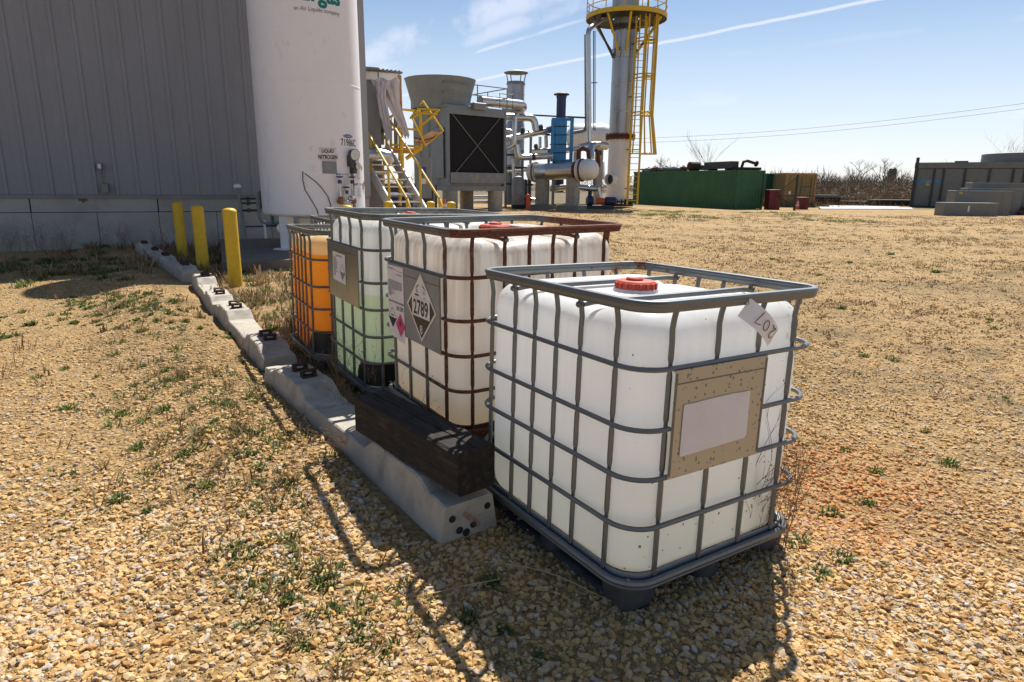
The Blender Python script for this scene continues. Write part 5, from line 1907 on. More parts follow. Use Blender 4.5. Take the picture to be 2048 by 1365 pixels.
# ---------------- exhaust stack with rain cap
t = thing('exhaust_stack', 'silver exhaust stack with a conical rain cap behind the cooling tower', 'stack', (0.06, 46.0, 0))
mb = MB(); mb.lathe([(0.62, 1.5), (0.62, 5.4), (0.58, 5.5), (0.58, 7.9), (0.64, 7.95), (0.60, 8.12), (0.54, 8.13)], n=24); mb.build('pipe', M['column_steel'], t)
for z in (6.3, 6.8, 7.3):
    mb = MB(); mb.lathe([(0.585, z), (0.60, z + 0.03), (0.585, z + 0.06)], n=24, caps=False); mb.build('band', M['steel'], t)
mb = MB(); mb.lathe([(0.80, 8.66), (0.80, 8.70), (0.15, 8.88), (0.02, 8.90)], n=24); mb.build('rain_cap', M['galv_dull'], t)
for k in range(4):
    a = k * PI / 2 + 0.5
    mb = MB(); mb.cyl((0.58 * math.cos(a), 0.58 * math.sin(a), 8.0), (0.74 * math.cos(a), 0.74 * math.sin(a), 8.67), 0.035, 5); mb.build('cap_strut', M['grey_steel'], t)

t = thing('flue_pipe', 'thin dark blue flue with a flat rain hat', 'flue', (2.95, 43.5, 0))
mb = MB(); mb.lathe([(0.30, 1.0), (0.30, 6.85), (0.33, 6.86), (0.33, 6.95)], n=16); mb.build('pipe', M['dark_blue'], t)
mb = MB(); mb.lathe([(0.50, 7.02), (0.48, 7.08), (0.12, 7.2), (0.02, 7.22)], n=16); mb.build('rain_hat', M['dark_steel'], t)
for k in range(3):
    a = k * 2.1
    mb = MB(); mb.cyl((0.3 * math.cos(a), 0.3 * math.sin(a), 6.9), (0.36 * math.cos(a), 0.36 * math.sin(a), 7.05), 0.02, 5); mb.build('hat_strut', M['dark_steel'], t)

# ---------------- blue plate heat exchanger
t = thing('plate_exchanger', 'bright blue plate heat exchanger standing in the pipework', 'heat exchanger', (2.929, 42.000, 2.962))
bz = t.location.z
mb = MB(); mb.box((-0.10, 0, 1.18), (0.78, 0.55, 2.36)); mb.build('plate_pack', M['blue'], t, smooth=False)
mb = MB(); mb.box((-0.58, -0.05, 1.2), (0.16, 0.7, 2.5)); mb.box((-0.30, -0.29, 1.2), (0.16, 0.06, 2.1)); mb.build('end_plate', M['blue'], t, smooth=False)
mb = MB(); mb.box((0.62, 0.05, 1.15), (0.20, 0.3, 2.7)); mb.build('support_post', M['blue'], t, smooth=False)
mb = MB(); mb.box((0.05, 0, 2.46), (1.35, 0.16, 0.16)); mb.box((0.05, 0, 0.02), (1.35, 0.16, 0.14)); mb.build('carrying_bar', M['blue'], t, smooth=False)
for z in (0.45, 0.95, 1.5, 2.0):
    mb = MB(); mb.cyl((-0.75, -0.32, z), (0.45, -0.32, z + 0.03), 0.028, 6); mb.build('tie_bolt', M['dark_blue'], t)
mb = MB(); mb.box((-0.45, 0, -bz / 2 - 0.04), (0.16, 0.4, bz - 0.06)); mb.box((0.5, 0, -bz / 2 - 0.04), (0.16, 0.4, bz - 0.06)); mb.box((0.02, 0, -0.1), (1.1, 0.4, 0.1)); mb.build('stand', M['grey_steel'], t, smooth=False)

# ---------------- shell-and-tube exchanger on concrete saddles
HX = thing('shell_exchanger', 'horizontal silver shell heat exchanger on two concrete supports', 'heat exchanger')
A0, A1 = Vector((1.382, 42.000, 2.249)), Vector((3.918, 40.400, 2.368))
ax = (A1 - A0).normalized()
mb = MB(); mb.lathe([(0.50, 0), (0.50, 0.9), (0.515, 0.92), (0.50, 0.94), (0.50, (A1 - A0).length)], A0, 28, axis=ax); mb.build('jacket', M['steel'], HX)
mb = MB(); mb.lathe([(0.10, -0.55), (0.42, -0.48), (0.56, -0.30), (0.60, -0.06), (0.60, 0.06), (0.52, 0.07)], A0, 28, axis=ax); mb.build('channel_head', M['white_paint'], HX)
mb = MB(); mb.lathe([(0.63, -0.05), (0.63, 0.03)], A0, 28, axis=ax); mb.build('flange', M['rust'], HX)
mb = MB(); mb.lathe([(0.52, -0.28), (0.52, 0.02)], A1, 28, axis=ax); mb.build('shell_end', M['rust'], HX)
mb = MB(); mb.lathe([(0.66, 0.0), (0.66, 0.09), (0.60, 0.10), (0.60, 0.55), (0.66, 0.56)], A1, 28, axis=ax); mb.build('bolted_ring', M['white_paint'], HX)
mb = MB(); mb.lathe([(0.67, 0.20), (0.67, 0.28)], A1, 28, axis=ax); mb.build('flange', M['rust'], HX)
mb = MB(); mb.lathe([(0.62, 0.30), (0.62, 0.75), (0.55, 0.98), (0.38, 1.15), (0.12, 1.22)], A1, 28, axis=ax); mb.build('bonnet', M['white_paint'], HX)
for f in (0.14, 0.86):
    p = A0 + (A1 - A0) * f
    mb = MB(); mb.box((p.x, p.y, 1.0 + 0.03), (0.60, 0.5, 1.82), math.atan2(ax.y, ax.x)); s_ = mb.build('concrete_support', M['concrete'], HX, smooth=False)
    mb = MB(); mb.box((p.x, p.y, 0.12), (1.5, 1.2, 0.34), math.atan2(ax.y, ax.x)); mb.build('footing', M['concrete_grey'], s_, smooth=False)
mb = MB(); mb.tube([(3.885, 40.600, 2.984), (3.866, 40.600, 3.506), (4.132, 40.600, 3.653), (4.438, 40.600, 3.512), (4.518, 40.600, 2.991)], 0.13, 10); mb.build('bypass_loop', M['rust'], HX)
mb = MB(); mb.tube([(4.928, 41.200, 3.605), (5.116, 41.200, 3.489), (5.185, 41.200, 2.576)], 0.12, 10); mb.build('drop_pipe', M['rust'], HX)

# ---------------- white horizontal storage tank behind
t = thing('horizontal_tank', 'white horizontal storage tank behind the column', 'tank')
H0, H1 = Vector((5.007, 56.000, 5.281)), Vector((7.274, 56.000, 5.385))
hx = (H1 - H0).normalized()
mb = MB(); mb.lathe([(0.1, -0.75), (0.6, -0.6), (0.98, -0.25), (1.08, 0.0), (1.08, (H1 - H0).length), (0.9, (H1 - H0).length + 0.5), (0.2, (H1 - H0).length + 0.8)], H0, 28, axis=hx); mb.build('shell', M['white_paint'], t)
for f in (0.1, 0.9):
    p = H0 + (H1 - H0) * f
    mb = MB(); mb.box((p.x, p.y, p.z / 2 - 0.4), (0.5, 1.6, p.z - 0.8)); mb.build('saddle', M['concrete'], t, smooth=False)

# ---------------- distillation column with platform, ladder and cage
TX, TY = 7.35, 47.0
col = thing('distillation_column', 'tall silver column with yellow ladder cage and round platform', 'column', (TX, TY, 0))
CR = 0.80
mb = MB(); mb.lathe([(CR * 0.98, 0.3), (CR * 0.98, 4.6)], n=32); mb.build('skirt', M['white_paint'], col)
mb = MB(); mb.lathe([(CR, 4.95), (CR, 15.5)], n=32); mb.build('shell', M['column_steel'], col)
for z in (6.4, 8.2, 9.97):
    mb = MB(); mb.lathe([(CR + 0.004, z - 0.03), (CR + 0.016, z), (CR + 0.004, z + 0.03)], n=32, caps=False); mb.build('jacket_band', M['steel'], col)
for z, rr_ in ((4.62, 0.22), (11.55, 0.16)):
    for dz in (0, 0.17):
        mb = MB(); mb.lathe([(CR + rr_, z + dz), (CR + rr_, z + dz + 0.13)], n=32); fl = mb.build('flange', M['rust'] if z < 6 else M['dark_steel'], col)
    for k in range(20):
        a = 2 * PI * k / 20
        mb = MB(); mb.cyl(((CR + rr_ - 0.06) * math.cos(a), (CR + rr_ - 0.06) * math.sin(a), z - 0.08), ((CR + rr_ - 0.06) * math.cos(a), (CR + rr_ - 0.06) * math.sin(a), z + 0.38), 0.03, 5); mb.build('stud', M['dark_steel'], fl)
mb = MB(); mb.lathe([(CR + 0.32, 0.08), (CR + 0.32, 0.22)], n=32); mb.lathe([(CR + 0.28, 0.36), (CR + 0.28, 0.46)], n=32); bf = mb.build('base_ring', M['dark_steel'], col)
for k in range(22):
    a = 2 * PI * k / 22
    mb = MB(); mb.box(((CR + 0.20) * math.cos(a), (CR + 0.20) * math.sin(a), 0.35), (0.16, 0.05, 0.45), a); mb.build('gusset', M['dark_steel'], bf, smooth=False)
mb = MB(); mb.lathe([(0.42, -0.1), (0.42, 0.75), (0.34, 0.75), (0.34, 0.2)], (-CR * 0.3, -CR * 0.35, 1.9), 24, axis=(-0.72, -0.70, 0)); mb.build('manway', M['white_paint'], col)
mb = MB(); mb.lathe([(0.34, 0.3), (0.33, 0.45)], (-CR * 0.3, -CR * 0.35, 1.9), 24, axis=(-0.72, -0.70, 0)); mb.build('manway_cover', M['dark_steel'], col)
mb = MB(); mb.lathe([(0.30, 0), (0.30, 0.5)], (CR * 0.5, 0.2, 1.95), 18, axis=(1, 0.1, 0)); mb.build('side_nozzle', M['white_paint'], col)
# round platform
PR, PZ = 2.62, 12.30
mb = MB(); mb.lathe([(CR + 0.1, PZ - 0.06), (PR, PZ - 0.06), (PR, PZ), (CR + 0.1, PZ)], n=40, caps=False); dk = mb.build('platform_deck', M['dark_steel'], col)
mb = MB(); mb.lathe([(PR, PZ - 0.12), (PR + 0.05, PZ - 0.12), (PR + 0.05, PZ + 0.16), (PR, PZ + 0.16)], n=48, caps=False); mb.build('toe_board', M['yellow'], col)
for dz in (0.6, 1.1):
    mb = MB(); mb.tube([(PR * math.cos(a), PR * math.sin(a), PZ + dz) for a in np.linspace(0, 2 * PI, 49)[:-1]], 0.03, 5, True); mb.build('platform_rail', M['yellow'], col)
for k in range(14):
    a = 2 * PI * k / 14
    mb = MB(); mb.cyl((PR * math.cos(a), PR * math.sin(a), PZ), (PR * math.cos(a), PR * math.sin(a), PZ + 1.1), 0.03, 5); mb.build('platform_post', M['yellow'], col)
for a, mm in ((R(200), 'dark_steel'), (R(232), 'yellow'), (R(268), 'yellow'), (R(330), 'yellow'), (R(140), 'yellow'), (R(20), 'yellow')):
    mb = MB(); mb.cyl((PR * 0.92 * math.cos(a), PR * 0.92 * math.sin(a), PZ - 0.1), (CR * 1.02 * math.cos(a), CR * 1.02 * math.sin(a), PZ - 2.2 if mm == 'yellow' else PZ - 2.5), 0.075, 6); mb.build('knee_brace', M[mm], col)
for a in (R(200), R(232), R(268), R(330)):
    mb = MB(); mb.box((CR * 1.02 * math.cos(a), CR * 1.02 * math.sin(a), PZ - 2.2), (0.12, 0.35, 0.55), a); mb.build('brace_pad', M['column_steel'], col, smooth=False)
mb = MB(); mb.rbox((-PR * 0.62, -PR * 0.5, PZ - 0.35), (0.5, 0.3, 0.18), 0.4, 0.03); mb.build('flood_lamp', M['grey_steel'], col)
mb = MB(); mb.box((-0.6, -1.0, PZ + 0.75), (0.9, 0.4, 1.3), 0.3); mb.build('control_box', M['column_steel'], col, smooth=False)
# ladder on the right-hand front
lx0, lx1, lyy = 0.52, 1.22, -1.02
for x in (lx0, lx1):
    mb = MB(); mb.box((x, lyy, (0.2 + PZ + 1.1) / 2), (0.13, 0.06, PZ + 0.9)); mb.build('ladder_rail', M['yellow'], col, smooth=False)
for k in range(31):
    z = 0.5 + k * 0.41
    mb = MB(); mb.cyl((lx0, lyy, z), (lx1, lyy, z), 0.022, 5); mb.build('rung', M['yellow'], col)
for z in (1.3, 3.9, 7.3, 10.6):
    for x in (lx0, lx1):
        mb = MB(); mb.cyl((x, lyy, z), (x * 0.6, -0.6, z), 0.035, 5); mb.build('ladder_bracket', M['dark_steel'], col)
lc = ((lx0 + lx1) / 2 + 0.36, lyy)


def hoop(z, k=1.0):
    pts = [(lx0, lyy, z)]
    cx, cy = (lx0 + lx1) / 2 + 0.40 * k, lyy - 0.35 * k
    for a in np.linspace(R(195), R(405), 10):
        pts.append((cx + 0.62 * k * math.cos(a), cy + 0.46 * k * math.sin(a), z))
    return pts + [(lx1, lyy, z)]


cage_z = (3.60, 6.05, 8.4, 10.6)
for z in cage_z:
    for dz in (0, 0.22) if z > 5 else (0,):
        mb = MB(); mb.tube(hoop(z + dz, 1.0 if z > 5 else 1.35), 0.045, 4); mb.build('cage_hoop', M['yellow'], col)
lo, hi, mid_ = hoop(3.60, 1.35), hoop(12.2), hoop(6.05)
for k in (1, 3, 4, 6, 7, 9, 10):
    mb = MB(); mb.tube([lo[k], mid_[k], (mid_[k][0], mid_[k][1], 12.2)], 0.05, 4); mb.build('cage_strap', M['yellow'], col)

# vertical and horizontal pipes round the column ------------------------------------------------
PK = thing('process_pipework', 'silver insulated process pipes between the cooling tower and the column', 'pipework')


def pipe(pts, r, mm='steel', n=12):
    pts = [Vector(p) for p in pts]
    out = [pts[0]]
    for a, b, c in zip(pts[:-2], pts[1:-1], pts[2:]):      # rounded elbows
        k = min(2.2 * r, (b - a).length * 0.45, (c - b).length * 0.45)
        p, q_ = b + (a - b).normalized() * k, b + (c - b).normalized() * k
        for f in (0, 0.25, 0.5, 0.75, 1):
            out.append(p.lerp(b, f).lerp(b.lerp(q_, f), f))
    out.append(pts[-1])
    mb = MB(); mb.tube(out, r, n); return mb.build('pipe', M[mm], PK)


pipe([(4.975, 44.500, 3.386), (4.578, 44.500, 11.051), (6.030, 46.500, 12.401)], 0.16)
pipe([(4.533, 45.200, 10.903), (4.782, 45.200, 5.234), (4.625, 45.200, 5.010), (3.847, 45.000, 4.860)], 0.12, 'grey_steel')
pipe([(5.149, 46.500, 11.421), (5.405, 46.500, 5.182)], 0.035, 'dark_steel', 6)
pipe([(5.248, 46.500, 11.422), (5.510, 46.500, 5.118)], 0.035, 'dark_steel', 6)
pipe([(5.046, 46.500, 8.194), (5.550, 46.500, 8.200)], 0.03, 'dark_steel', 6)
pipe([(0.275, 43.000, 5.785), (4.643, 44.400, 5.756)], 0.055, 'dark_steel', 8)
pipe([(6.193, 45.400, 4.050), (5.345, 44.800, 4.103), (4.197, 43.800, 3.848)], 0.25)
pipe([(5.025, 44.000, 3.178), (5.015, 44.200, 4.003), (5.544, 44.800, 4.105)], 0.22)
pipe([(4.161, 43.400, 3.765), (1.016, 43.400, 3.576)], 0.16)
pipe([(-1.956, 38.600, 6.046), (0.434, 41.000, 6.100), (0.501, 41.400, 6.003), (-0.710, 41.600, 5.838)], 0.28)
pipe([(-0.813, 40.800, 5.415), (1.177, 41.400, 5.436), (1.313, 41.400, 4.686)], 0.22)
pipe([(-0.014, 40.800, 3.530), (0.024, 40.800, 5.367)], 0.13)
pipe([(-0.626, 41.000, 4.114), (1.119, 42.000, 4.581), (2.372, 42.400, 4.862)], 0.20)
pipe([(-0.613, 40.400, 3.590), (0.013, 40.400, 3.769), (0.023, 40.400, 5.442), (0.170, 40.600, 5.547)], 0.13)
pipe([(0.133, 40.600, 3.810), (0.233, 40.600, 3.060), (2.337, 41.600, 3.239)], 0.19)
pipe([(-0.638, 41.500, 4.671), (-0.149, 41.500, 4.619), (-0.082, 41.500, 4.152)], 0.16)
pipe([(-0.575, 43.000, 2.244), (1.027, 43.000, 2.417)], 0.10)
pipe([(1.647, 43.600, 4.488), (1.664, 43.600, 3.685)], 0.10)
pipe([(2.031, 43.600, 4.554), (2.088, 43.600, 3.535)], 0.12)
pipe([(2.328, 42.800, 1.247), (3.592, 42.600, 1.387), (5.283, 42.800, 1.280)], 0.20)
pipe([(5.409, 42.800, 1.344), (5.563, 42.800, 0.750)], 0.16)
pipe([(5.186, 43.200, 2.468), (5.260, 43.200, 1.466)], 0.13, 'grey_steel')
pipe([(5.819, 44.000, 2.966), (5.901, 44.000, 1.855)], 0.09)
pipe([(-0.377, 44.000, 0.756), (1.484, 44.000, 0.453)], 0.16)
pipe([(-3.558, 44.000, 0.590), (-0.906, 44.000, 0.685)], 0.14)
pipe([(-2.830, 43.000, 0.366), (-0.884, 43.000, 0.388)], 0.12)
pipe([(-0.070, 42.000, 3.048), (0.015, 42.000, 1.165)], 0.09)
pipe([(-0.295, 43.500, 2.726), (-0.235, 43.500, 0.189)], 0.26, 'galv_dull')
for p, r_ in (((0.524, 41.600, 4.692), 0.20), ((0.836, 41.800, 4.593), 0.14), ((1.622, 41.600, 4.879), 0.20), ((1.370, 42.600, 3.815), 0.18), ((1.209, 41.000, 3.144), 0.22), ((5.321, 44.600, 4.092), 0.16), ((5.596, 44.000, 3.561), 0.15), ((1.030, 43.000, 2.262), 0.16)):
    mb = MB(); mb.lathe([(r_ * 0.4, -0.12), (r_, -0.08), (r_, 0.08), (r_ * 0.4, 0.12)], p, 12, axis=(0.9, -0.3, 0.1)); mb.build('valve', M['dark_steel'], PK)
for p, q_ in (((-0.641, 42.500, 3.242), (1.189, 42.500, 3.263)), ((-0.634, 42.500, 2.450), (1.204, 42.500, 2.470)), ((-0.562, 42.500, 1.465), (1.224, 42.500, 1.423)), ((0.976, 42.500, 4.586), (2.231, 42.500, 4.480))):
    mb = MB(); mb.obox(p, Vector(q_) - Vector(p), (0, 0.14, 0), (0, 0, 0.12)); mb.build('rack_beam', M['dark_steel'], PK, smooth=False)
for p in ((-0.519, 42.600, 3.612), (0.522, 42.600, 3.624), (1.039, 42.600, 4.684), (0.948, 42.600, 2.715), (2.204, 42.800, 3.652)):
    mb = MB(); mb.box((p[0], p[1], p[2] / 2), (0.16, 0.16, p[2])); mb.build('rack_post', M['grey_steel'], PK, smooth=False)
t = thing('grey_vessel', 'small grey upright vessel under the pipe rack', 'vessel', (0.276, 41.500, 0.318))
t.location.z = 0.0
mb = MB(); mb.lathe([(0.36, 0.25), (0.40, 0.35), (0.40, 1.75), (0.30, 1.95), (0.06, 2.02)], n=20); mb.build('shell', M['grey_steel'], t)
for k in range(3):
    mb = MB(); mb.box((0.3 * math.cos(k * 2.1), 0.3 * math.sin(k * 2.1), 0.15), (0.08, 0.08, 0.34)); mb.build('leg', M['dark_steel'], t, smooth=False)
t = thing('dark_cabinet', 'dark equipment cabinet standing under the pipe rack', 'cabinet', (0.35, 42.6, 0))
mb = MB(); mb.rbox((0, 0, 0.9), (0.95, 0.7, 1.8), 0.1, 0.03); cb_ = mb.build('body', M['dark_steel'], t)
mb = MB(); mb.box((-0.02, -0.37, 0.95), (0.8, 0.03, 1.5), 0.1); mb.build('door', M['dark_steel'], cb_, smooth=False)
# hydrant
t = thing('fire_hydrant', 'red fire hydrant among the pipework', 'hydrant', (0.885, 40.600, 0.201))
t.location.z = 0.0
mb = MB(); mb.lathe([(0.20, 0), (0.20, 0.06), (0.13, 0.08), (0.13, 0.75), (0.18, 0.77), (0.18, 0.82), (0.12, 0.92), (0.03, 0.96)], n=16); mb.build('barrel', M['cone'], t)
mb = MB(); mb.lathe([(0.08, -0.26), (0.08, 0.26)], (0, 0, 0.62), 12, axis=(1, 0, 0)); mb.build('outlets', M['red'], t)
# pump with orange coupling guard
t = thing('pump', 'pump with orange coupling guard and blue motor at the column foot', 'pump', (5.272, 43.400, 0.191))
t.location.z = 0.0
mb = MB(); mb.box((0.1, 0, 0.10), (2.3, 0.8, 0.2)); mb.build('base_frame', M['dark_steel'], t, smooth=False)
mb = MB(); mb.lathe([(0.22, 0), (0.22, 0.55)], (0.1, 0, 0.48), 18, axis=(1, 0, 0)); mb.build('coupling_guard', M['orange'], t)
mb = MB(); mb.lathe([(0.12, 0), (0.27, 0.06), (0.27, 0.70), (0.2, 0.78)], (0.66, 0, 0.50), 18, axis=(1, 0, 0)); mb.build('motor', M['dark_blue'], t)
mb = MB(); mb.lathe([(0.16, 0), (0.34, 0.1), (0.34, 0.42), (0.2, 0.5)], (-0.55, 0, 0.50), 18, axis=(1, 0, 0)); mb.cyl((-0.3, 0, 0.6), (-0.3, 0, 1.3), 0.13); mb.build('casing', M['dark_blue'], t)
# low building wall and clutter behind the stair
t = thing('equipment_skid', 'dark equipment skid with grey panels behind the stair', 'equipment', (-5.2, 33.0, 0))
mb = MB(); mb.box((0, 0, 0.75), (2.6, 1.6, 1.4)); mb.build('body', M['dark_steel'], t, smooth=False)
mb = MB(); mb.box((0.85, -0.83, 1.75), (0.75, 0.10, 1.9)); p_ = mb.build('control_panel', M['galv_dull'], t, smooth=False)
mb = MB(); mb.box((0.85, -0.89, 2.05), (0.26, 0.02, 0.42)); mb.build('screen', M['blue_print'], p_, smooth=False)
mb = MB(); mb.box((0.85, -0.89, 1.60), (0.26, 0.02, 0.26)); mb.build('notice', M['white_print'], p_, smooth=False)
t = thing('motor_set', 'dark blue motor set half hidden below the stair', 'motor', (-4.4, 25.0, 0))
mb = MB(); mb.lathe([(0.2, 0), (0.42, 0.1), (0.42, 1.0), (0.3, 1.15)], (-0.5, 0, 0.75), 18, axis=(1, 0, 0)); mb.build('motor', M['dark_blue'], t)
mb = MB(); mb.box((0, 0, 0.15), (1.6, 0.9, 0.3)); mb.build('base_frame', M['dark_steel'], t, smooth=False)


# ------------------------------------------------------------------ containers, scrap and background
def corrugated(mb, o, ex, ez, n, nrm, d):
    """corrugated sheet: n waves along ex, standing off along nrm"""
    o, ex, ez, nrm = Vector(o), Vector(ex), Vector(ez), Vector(nrm)
    pts = []
    for k in range(n):
        for f, dd in ((0.0, 0), (0.18, d), (0.5, d), (0.68, 0)):
            pts.append(((k + f) / n, dd))
    pts.append((1.0, 0))
    m = len(pts)
    mb.add([o + ex * f + nrm * q for f, q in pts] + [o + ex * f + nrm * q + ez for f, q in pts], [(k, k + 1, m + k + 1, m + k) for k in range(m - 1)])


def container(label, p, rz, L_, W_, H_, mm, frame, roof=None, nl=44):
    """local: corner at origin, x along the end, y along the long side"""
    t = thing('shipping_container', label, 'container', (p[0], p[1], 0), rz)
    mb = MB(); mb.box((W_ / 2, L_ / 2, H_ / 2 + 0.05), (W_ - 0.10, L_ - 0.10, H_ - 0.14)); mb.build('core', M[mm], t, smooth=False)
    mb = MB(); corrugated(mb, (0.02, L_ - 0.1, 0.18), (0, -L_ + 0.2, 0), (0, 0, H_ - 0.30), nl, (-1, 0, 0), 0.035); mb.build('side_wall', M[mm], t, smooth=False)
    mb = MB(); corrugated(mb, (0.1, 0.02, 0.18), (W_ - 0.2, 0, 0), (0, 0, H_ - 0.30), 9, (0, -1, 0), 0.035); mb.build('end_wall', M[mm], t, smooth=False)
    for x in (0.06, W_ - 0.06):
        mb = MB(); mb.box((x, 0.03, H_ / 2), (0.13, 0.13, H_)); mb.build('corner_post', M[frame], t, smooth=False)
    for z in (0.09, H_ - 0.06):
        mb = MB(); mb.box((W_ / 2, 0.03, z), (W_ - 0.26, 0.12, 0.13)); mb.box((0.035, L_ / 2 + 0.05, z), (0.11, L_ - 0.2, 0.13)); mb.build('edge_rail', M[frame], t, smooth=False)
    mb = MB(); mb.box((W_ / 2, L_ / 2, H_ - 0.02), (W_ - 0.06, L_ - 0.06, 0.05)); mb.build('roof', M[frame], t, smooth=False)
    return t


GC_P = (15.233, 45.513)
gcon = container('long green corrugated container with scrap on its roof, nearest of the containers', GC_P, R(25), 12.2, 2.44, 2.62, 'green', 'green')
gx_, gy_ = GC_P
Rg = Matrix.Rotation(R(25), 3, 'Z')


def on_roof(x, y, z=2.63):
    v = Rg @ Vector((x, y, 0))
    return (gx_ + v.x, gy_ + v.y, z)


t = thing('roof_trough', 'dark steel box section lying on the green container roof', 'steel scrap', on_roof(0.55, 1.7), R(25) + R(82))
mb = MB(); mb.box((0.8, 0, 0.35), (3.4, 0.55, 0.48)); mb.build('trough', M['dark_steel'], t, smooth=False)
for x in (-0.3, 1.7):
    mb = MB(); mb.box((x, 0, 0.055), (0.25, 0.6, 0.11)); mb.build('packer', M['timber'], t, smooth=False)
t = thing('roof_pipe_scrap', 'rusty bent pipe with flange on the near end of the green container roof', 'pipe scrap', on_roof(0.9, 0.55), R(15))
mb = MB(); mb.box((0.3, 0, 0.10), (2.0, 0.5, 0.18)); mb.build('pallet', M['shoulder'], t, smooth=False)
mb = MB(); mb.tube([(-0.1, 0, 0.2), (0.0, 0, 0.55), (0.3, 0, 0.62), (1.0, 0, 0.45)], 0.10, 8); mb.lathe([(0.2, 0), (0.2, 0.08)], (1.0, 0, 0.45), 12, axis=(1, 0, -0.3)); mb.build('bent_pipe', M['shoulder'], t)
t = thing('roof_motor', 'rusty drum shaped motor lying on the green container roof', 'motor', on_roof(0.8, 5.4), R(20))
mb = MB(); mb.lathe([(0.15, 0), (0.33, 0.1), (0.33, 0.9), (0.2, 1.0)], (-0.6, 0, 0.33), 16, axis=(1, 0, 0)); mb.build('drum', M['shoulder'], t)
mb = MB(); mb.box((0.75, 0, 0.25), (0.9, 0.45, 0.35)); mb.build('gearbox', M['dark_steel'], t, smooth=False)
t = thing('roof_timbers', 'grey weathered planks stacked along the green container roof', 'planks', on_roof(0.9, 9.2), R(25))
for k in range(6):
    mb = MB(); mb.box((0.2 * (k % 3) - 0.3, 0.1 * k, 0.06 + 0.13 * (k // 3)), (0.18, 5.2, 0.11), rnd.uniform(-0.03, 0.03)); mb.build('plank', M['grey_panel'] if k % 2 else M['dark_steel'], t, smooth=False)
for k in range(5):
    o = MB()
    s_ = rnd.uniform(0.25, 0.5)
    o.rbox((0, 0, s_ * 0.35), (s_ * 1.8, s_, s_ * 0.7), 0, 0.03)
    o.tube([(-s_, 0, s_ * 0.6), (0, 0.1, s_ * 0.9), (s_, 0, s_ * 0.7)], 0.05, 6)
    ob = o.build('scrap_piece', M[('rust', 'grey_steel', 'dark_steel')[k % 3]])
    ob.location = on_roof(rnd.uniform(0.4, 1.4), 7.2 + k * 0.95)
    ob.rotation_euler = (0, 0, rnd.uniform(0, 3))
    tag(ob, ('small rusty scrap lump on the green container roof, closest to the drum motor', 'grey scrap fitting second from the drum motor on the green roof',
             'dark scrap fitting in the middle of the green roof planks', 'rusty scrap lump fourth along the green container roof', 'grey scrap fitting farthest along the green container roof')[k], 'scrap')

container('dark green container standing behind the red cabinets', (20.631, 54.696), R(8), 6.0, 2.3, 2.55, 'green_dark', 'green_dark', nl=20)
tcon = container('tan container beside a black gate post', (21.378, 52.558), R(4), 6.0, 2.5, 2.60, 'tan', 'rust_frame', nl=20)
for (p, w, h, lab) in (((17.931, 46.000, 0.012), 0.85, 1.35, 'tall red cabinet in front of the dark green container'), ((20.386, 47.000, -0.067), 0.75, 0.85, 'low red cabinet in front of the tan container')):
    t = thing('red_cabinet', lab, 'cabinet', (p[0], p[1], 0), 0.15)
    mb = MB(); mb.rbox((0, 0, h / 2), (w, 0.6, h), 0, 0.02); b_ = mb.build('body', M['red'], t)
    for s_ in (-1, 1):
        mb = MB(); mb.box((s_ * w / 4, -0.305, h / 2), (w / 2 - 0.03, 0.02, h - 0.08)); mb.build('door', M['red'], b_, smooth=False)
t = thing('gate_frame', 'black gate post with diagonal braces in front of the tan container', 'gate', (19.288, 45.500, -0.021))
t.location.z = 0
mb = MB(); mb.cyl((0, 0, 0), (0, 0, 2.35), 0.085, 8); mb.build('post', M['dark_steel'], t)
for pts in (((0, 0, 2.2), (-1.5, 0.2, 0.9)), ((-1.8, 0.2, 0.95), (1.6, 0.1, 0.95)), ((0, 0, 0.25), (-1.1, 0.2, 0.9)), ((0.3, 0, 1.55), (0.95, 0.05, 1.58)), ((0.28, 0, 0.9), (0.30, 0, 2.2)), ((0.95, 0, 0.9), (0.95, 0, 2.2))):
    rail_line(t, pts, 0.032, M['dark_steel'], 'brace')
mb = MB(); mb.box((-0.45, -0.05, 1.15), (0.14, 0.02, 0.20), 0.2); mb.build('notice', M['paper'], t, smooth=False)

# grey panelled structure on the right (laid-down tower section)
GPa = Vector((33.574, 56.000, 0.064)); GPa.z = 0
GPd = Vector((0.80, -0.60, 0)).normalized()
t = thing('panel_structure', 'long weathered grey panelled tower casing on the right of the yard', 'tower casing', GPa, math.atan2(GPd.y, GPd.x))
mb = MB(); mb.box((9, 1.6, 1.85), (18, 3.1, 3.55)); mb.build('core', M['grey_panel'], t, smooth=False)
xs_ = (0.0, 1.3, 1.95, 3.4, 5.0, 6.5, 7.2, 9.0, 11.0, 13.2, 15.5, 18.0)
for k, (a, b_) in enumerate(zip(xs_[:-1], xs_[1:])):
    mb = MB(); mb.box(((a + b_) / 2, -0.01, 1.6), (b_ - a - 0.16, 0.06, 3.0)); pn = mb.build('wall_panel', M['grey_panel'], t, smooth=False)
    if k < 2:
        mb = MB(); mb.box(((a + b_) / 2 - (0.22 if k == 0 else 0), -0.045, 2.1), ((b_ - a) * (0.55 if k == 0 else 0.8), 0.01, 0.17)); mb.build('blue_stripe', M['blue'], pn, smooth=False)
        if k == 0:
            mb = MB(); mb.box((1.0, -0.046, 2.1), (0.45, 0.01, 0.24)); mb.build('maker_plate', M['galv_dull'], pn, smooth=False)
            mb = MB(); mb.box((0.95, -0.05, 1.86), (0.28, 0.01, 0.16)); mb.build('caution_sticker', M['yellow'], pn, smooth=False)
for x in xs_:
    mb = MB(); mb.box((x, -0.05, 1.75), (0.15, 0.16, 3.5)); mb.build('mullion', M['dark_steel'], t, smooth=False)
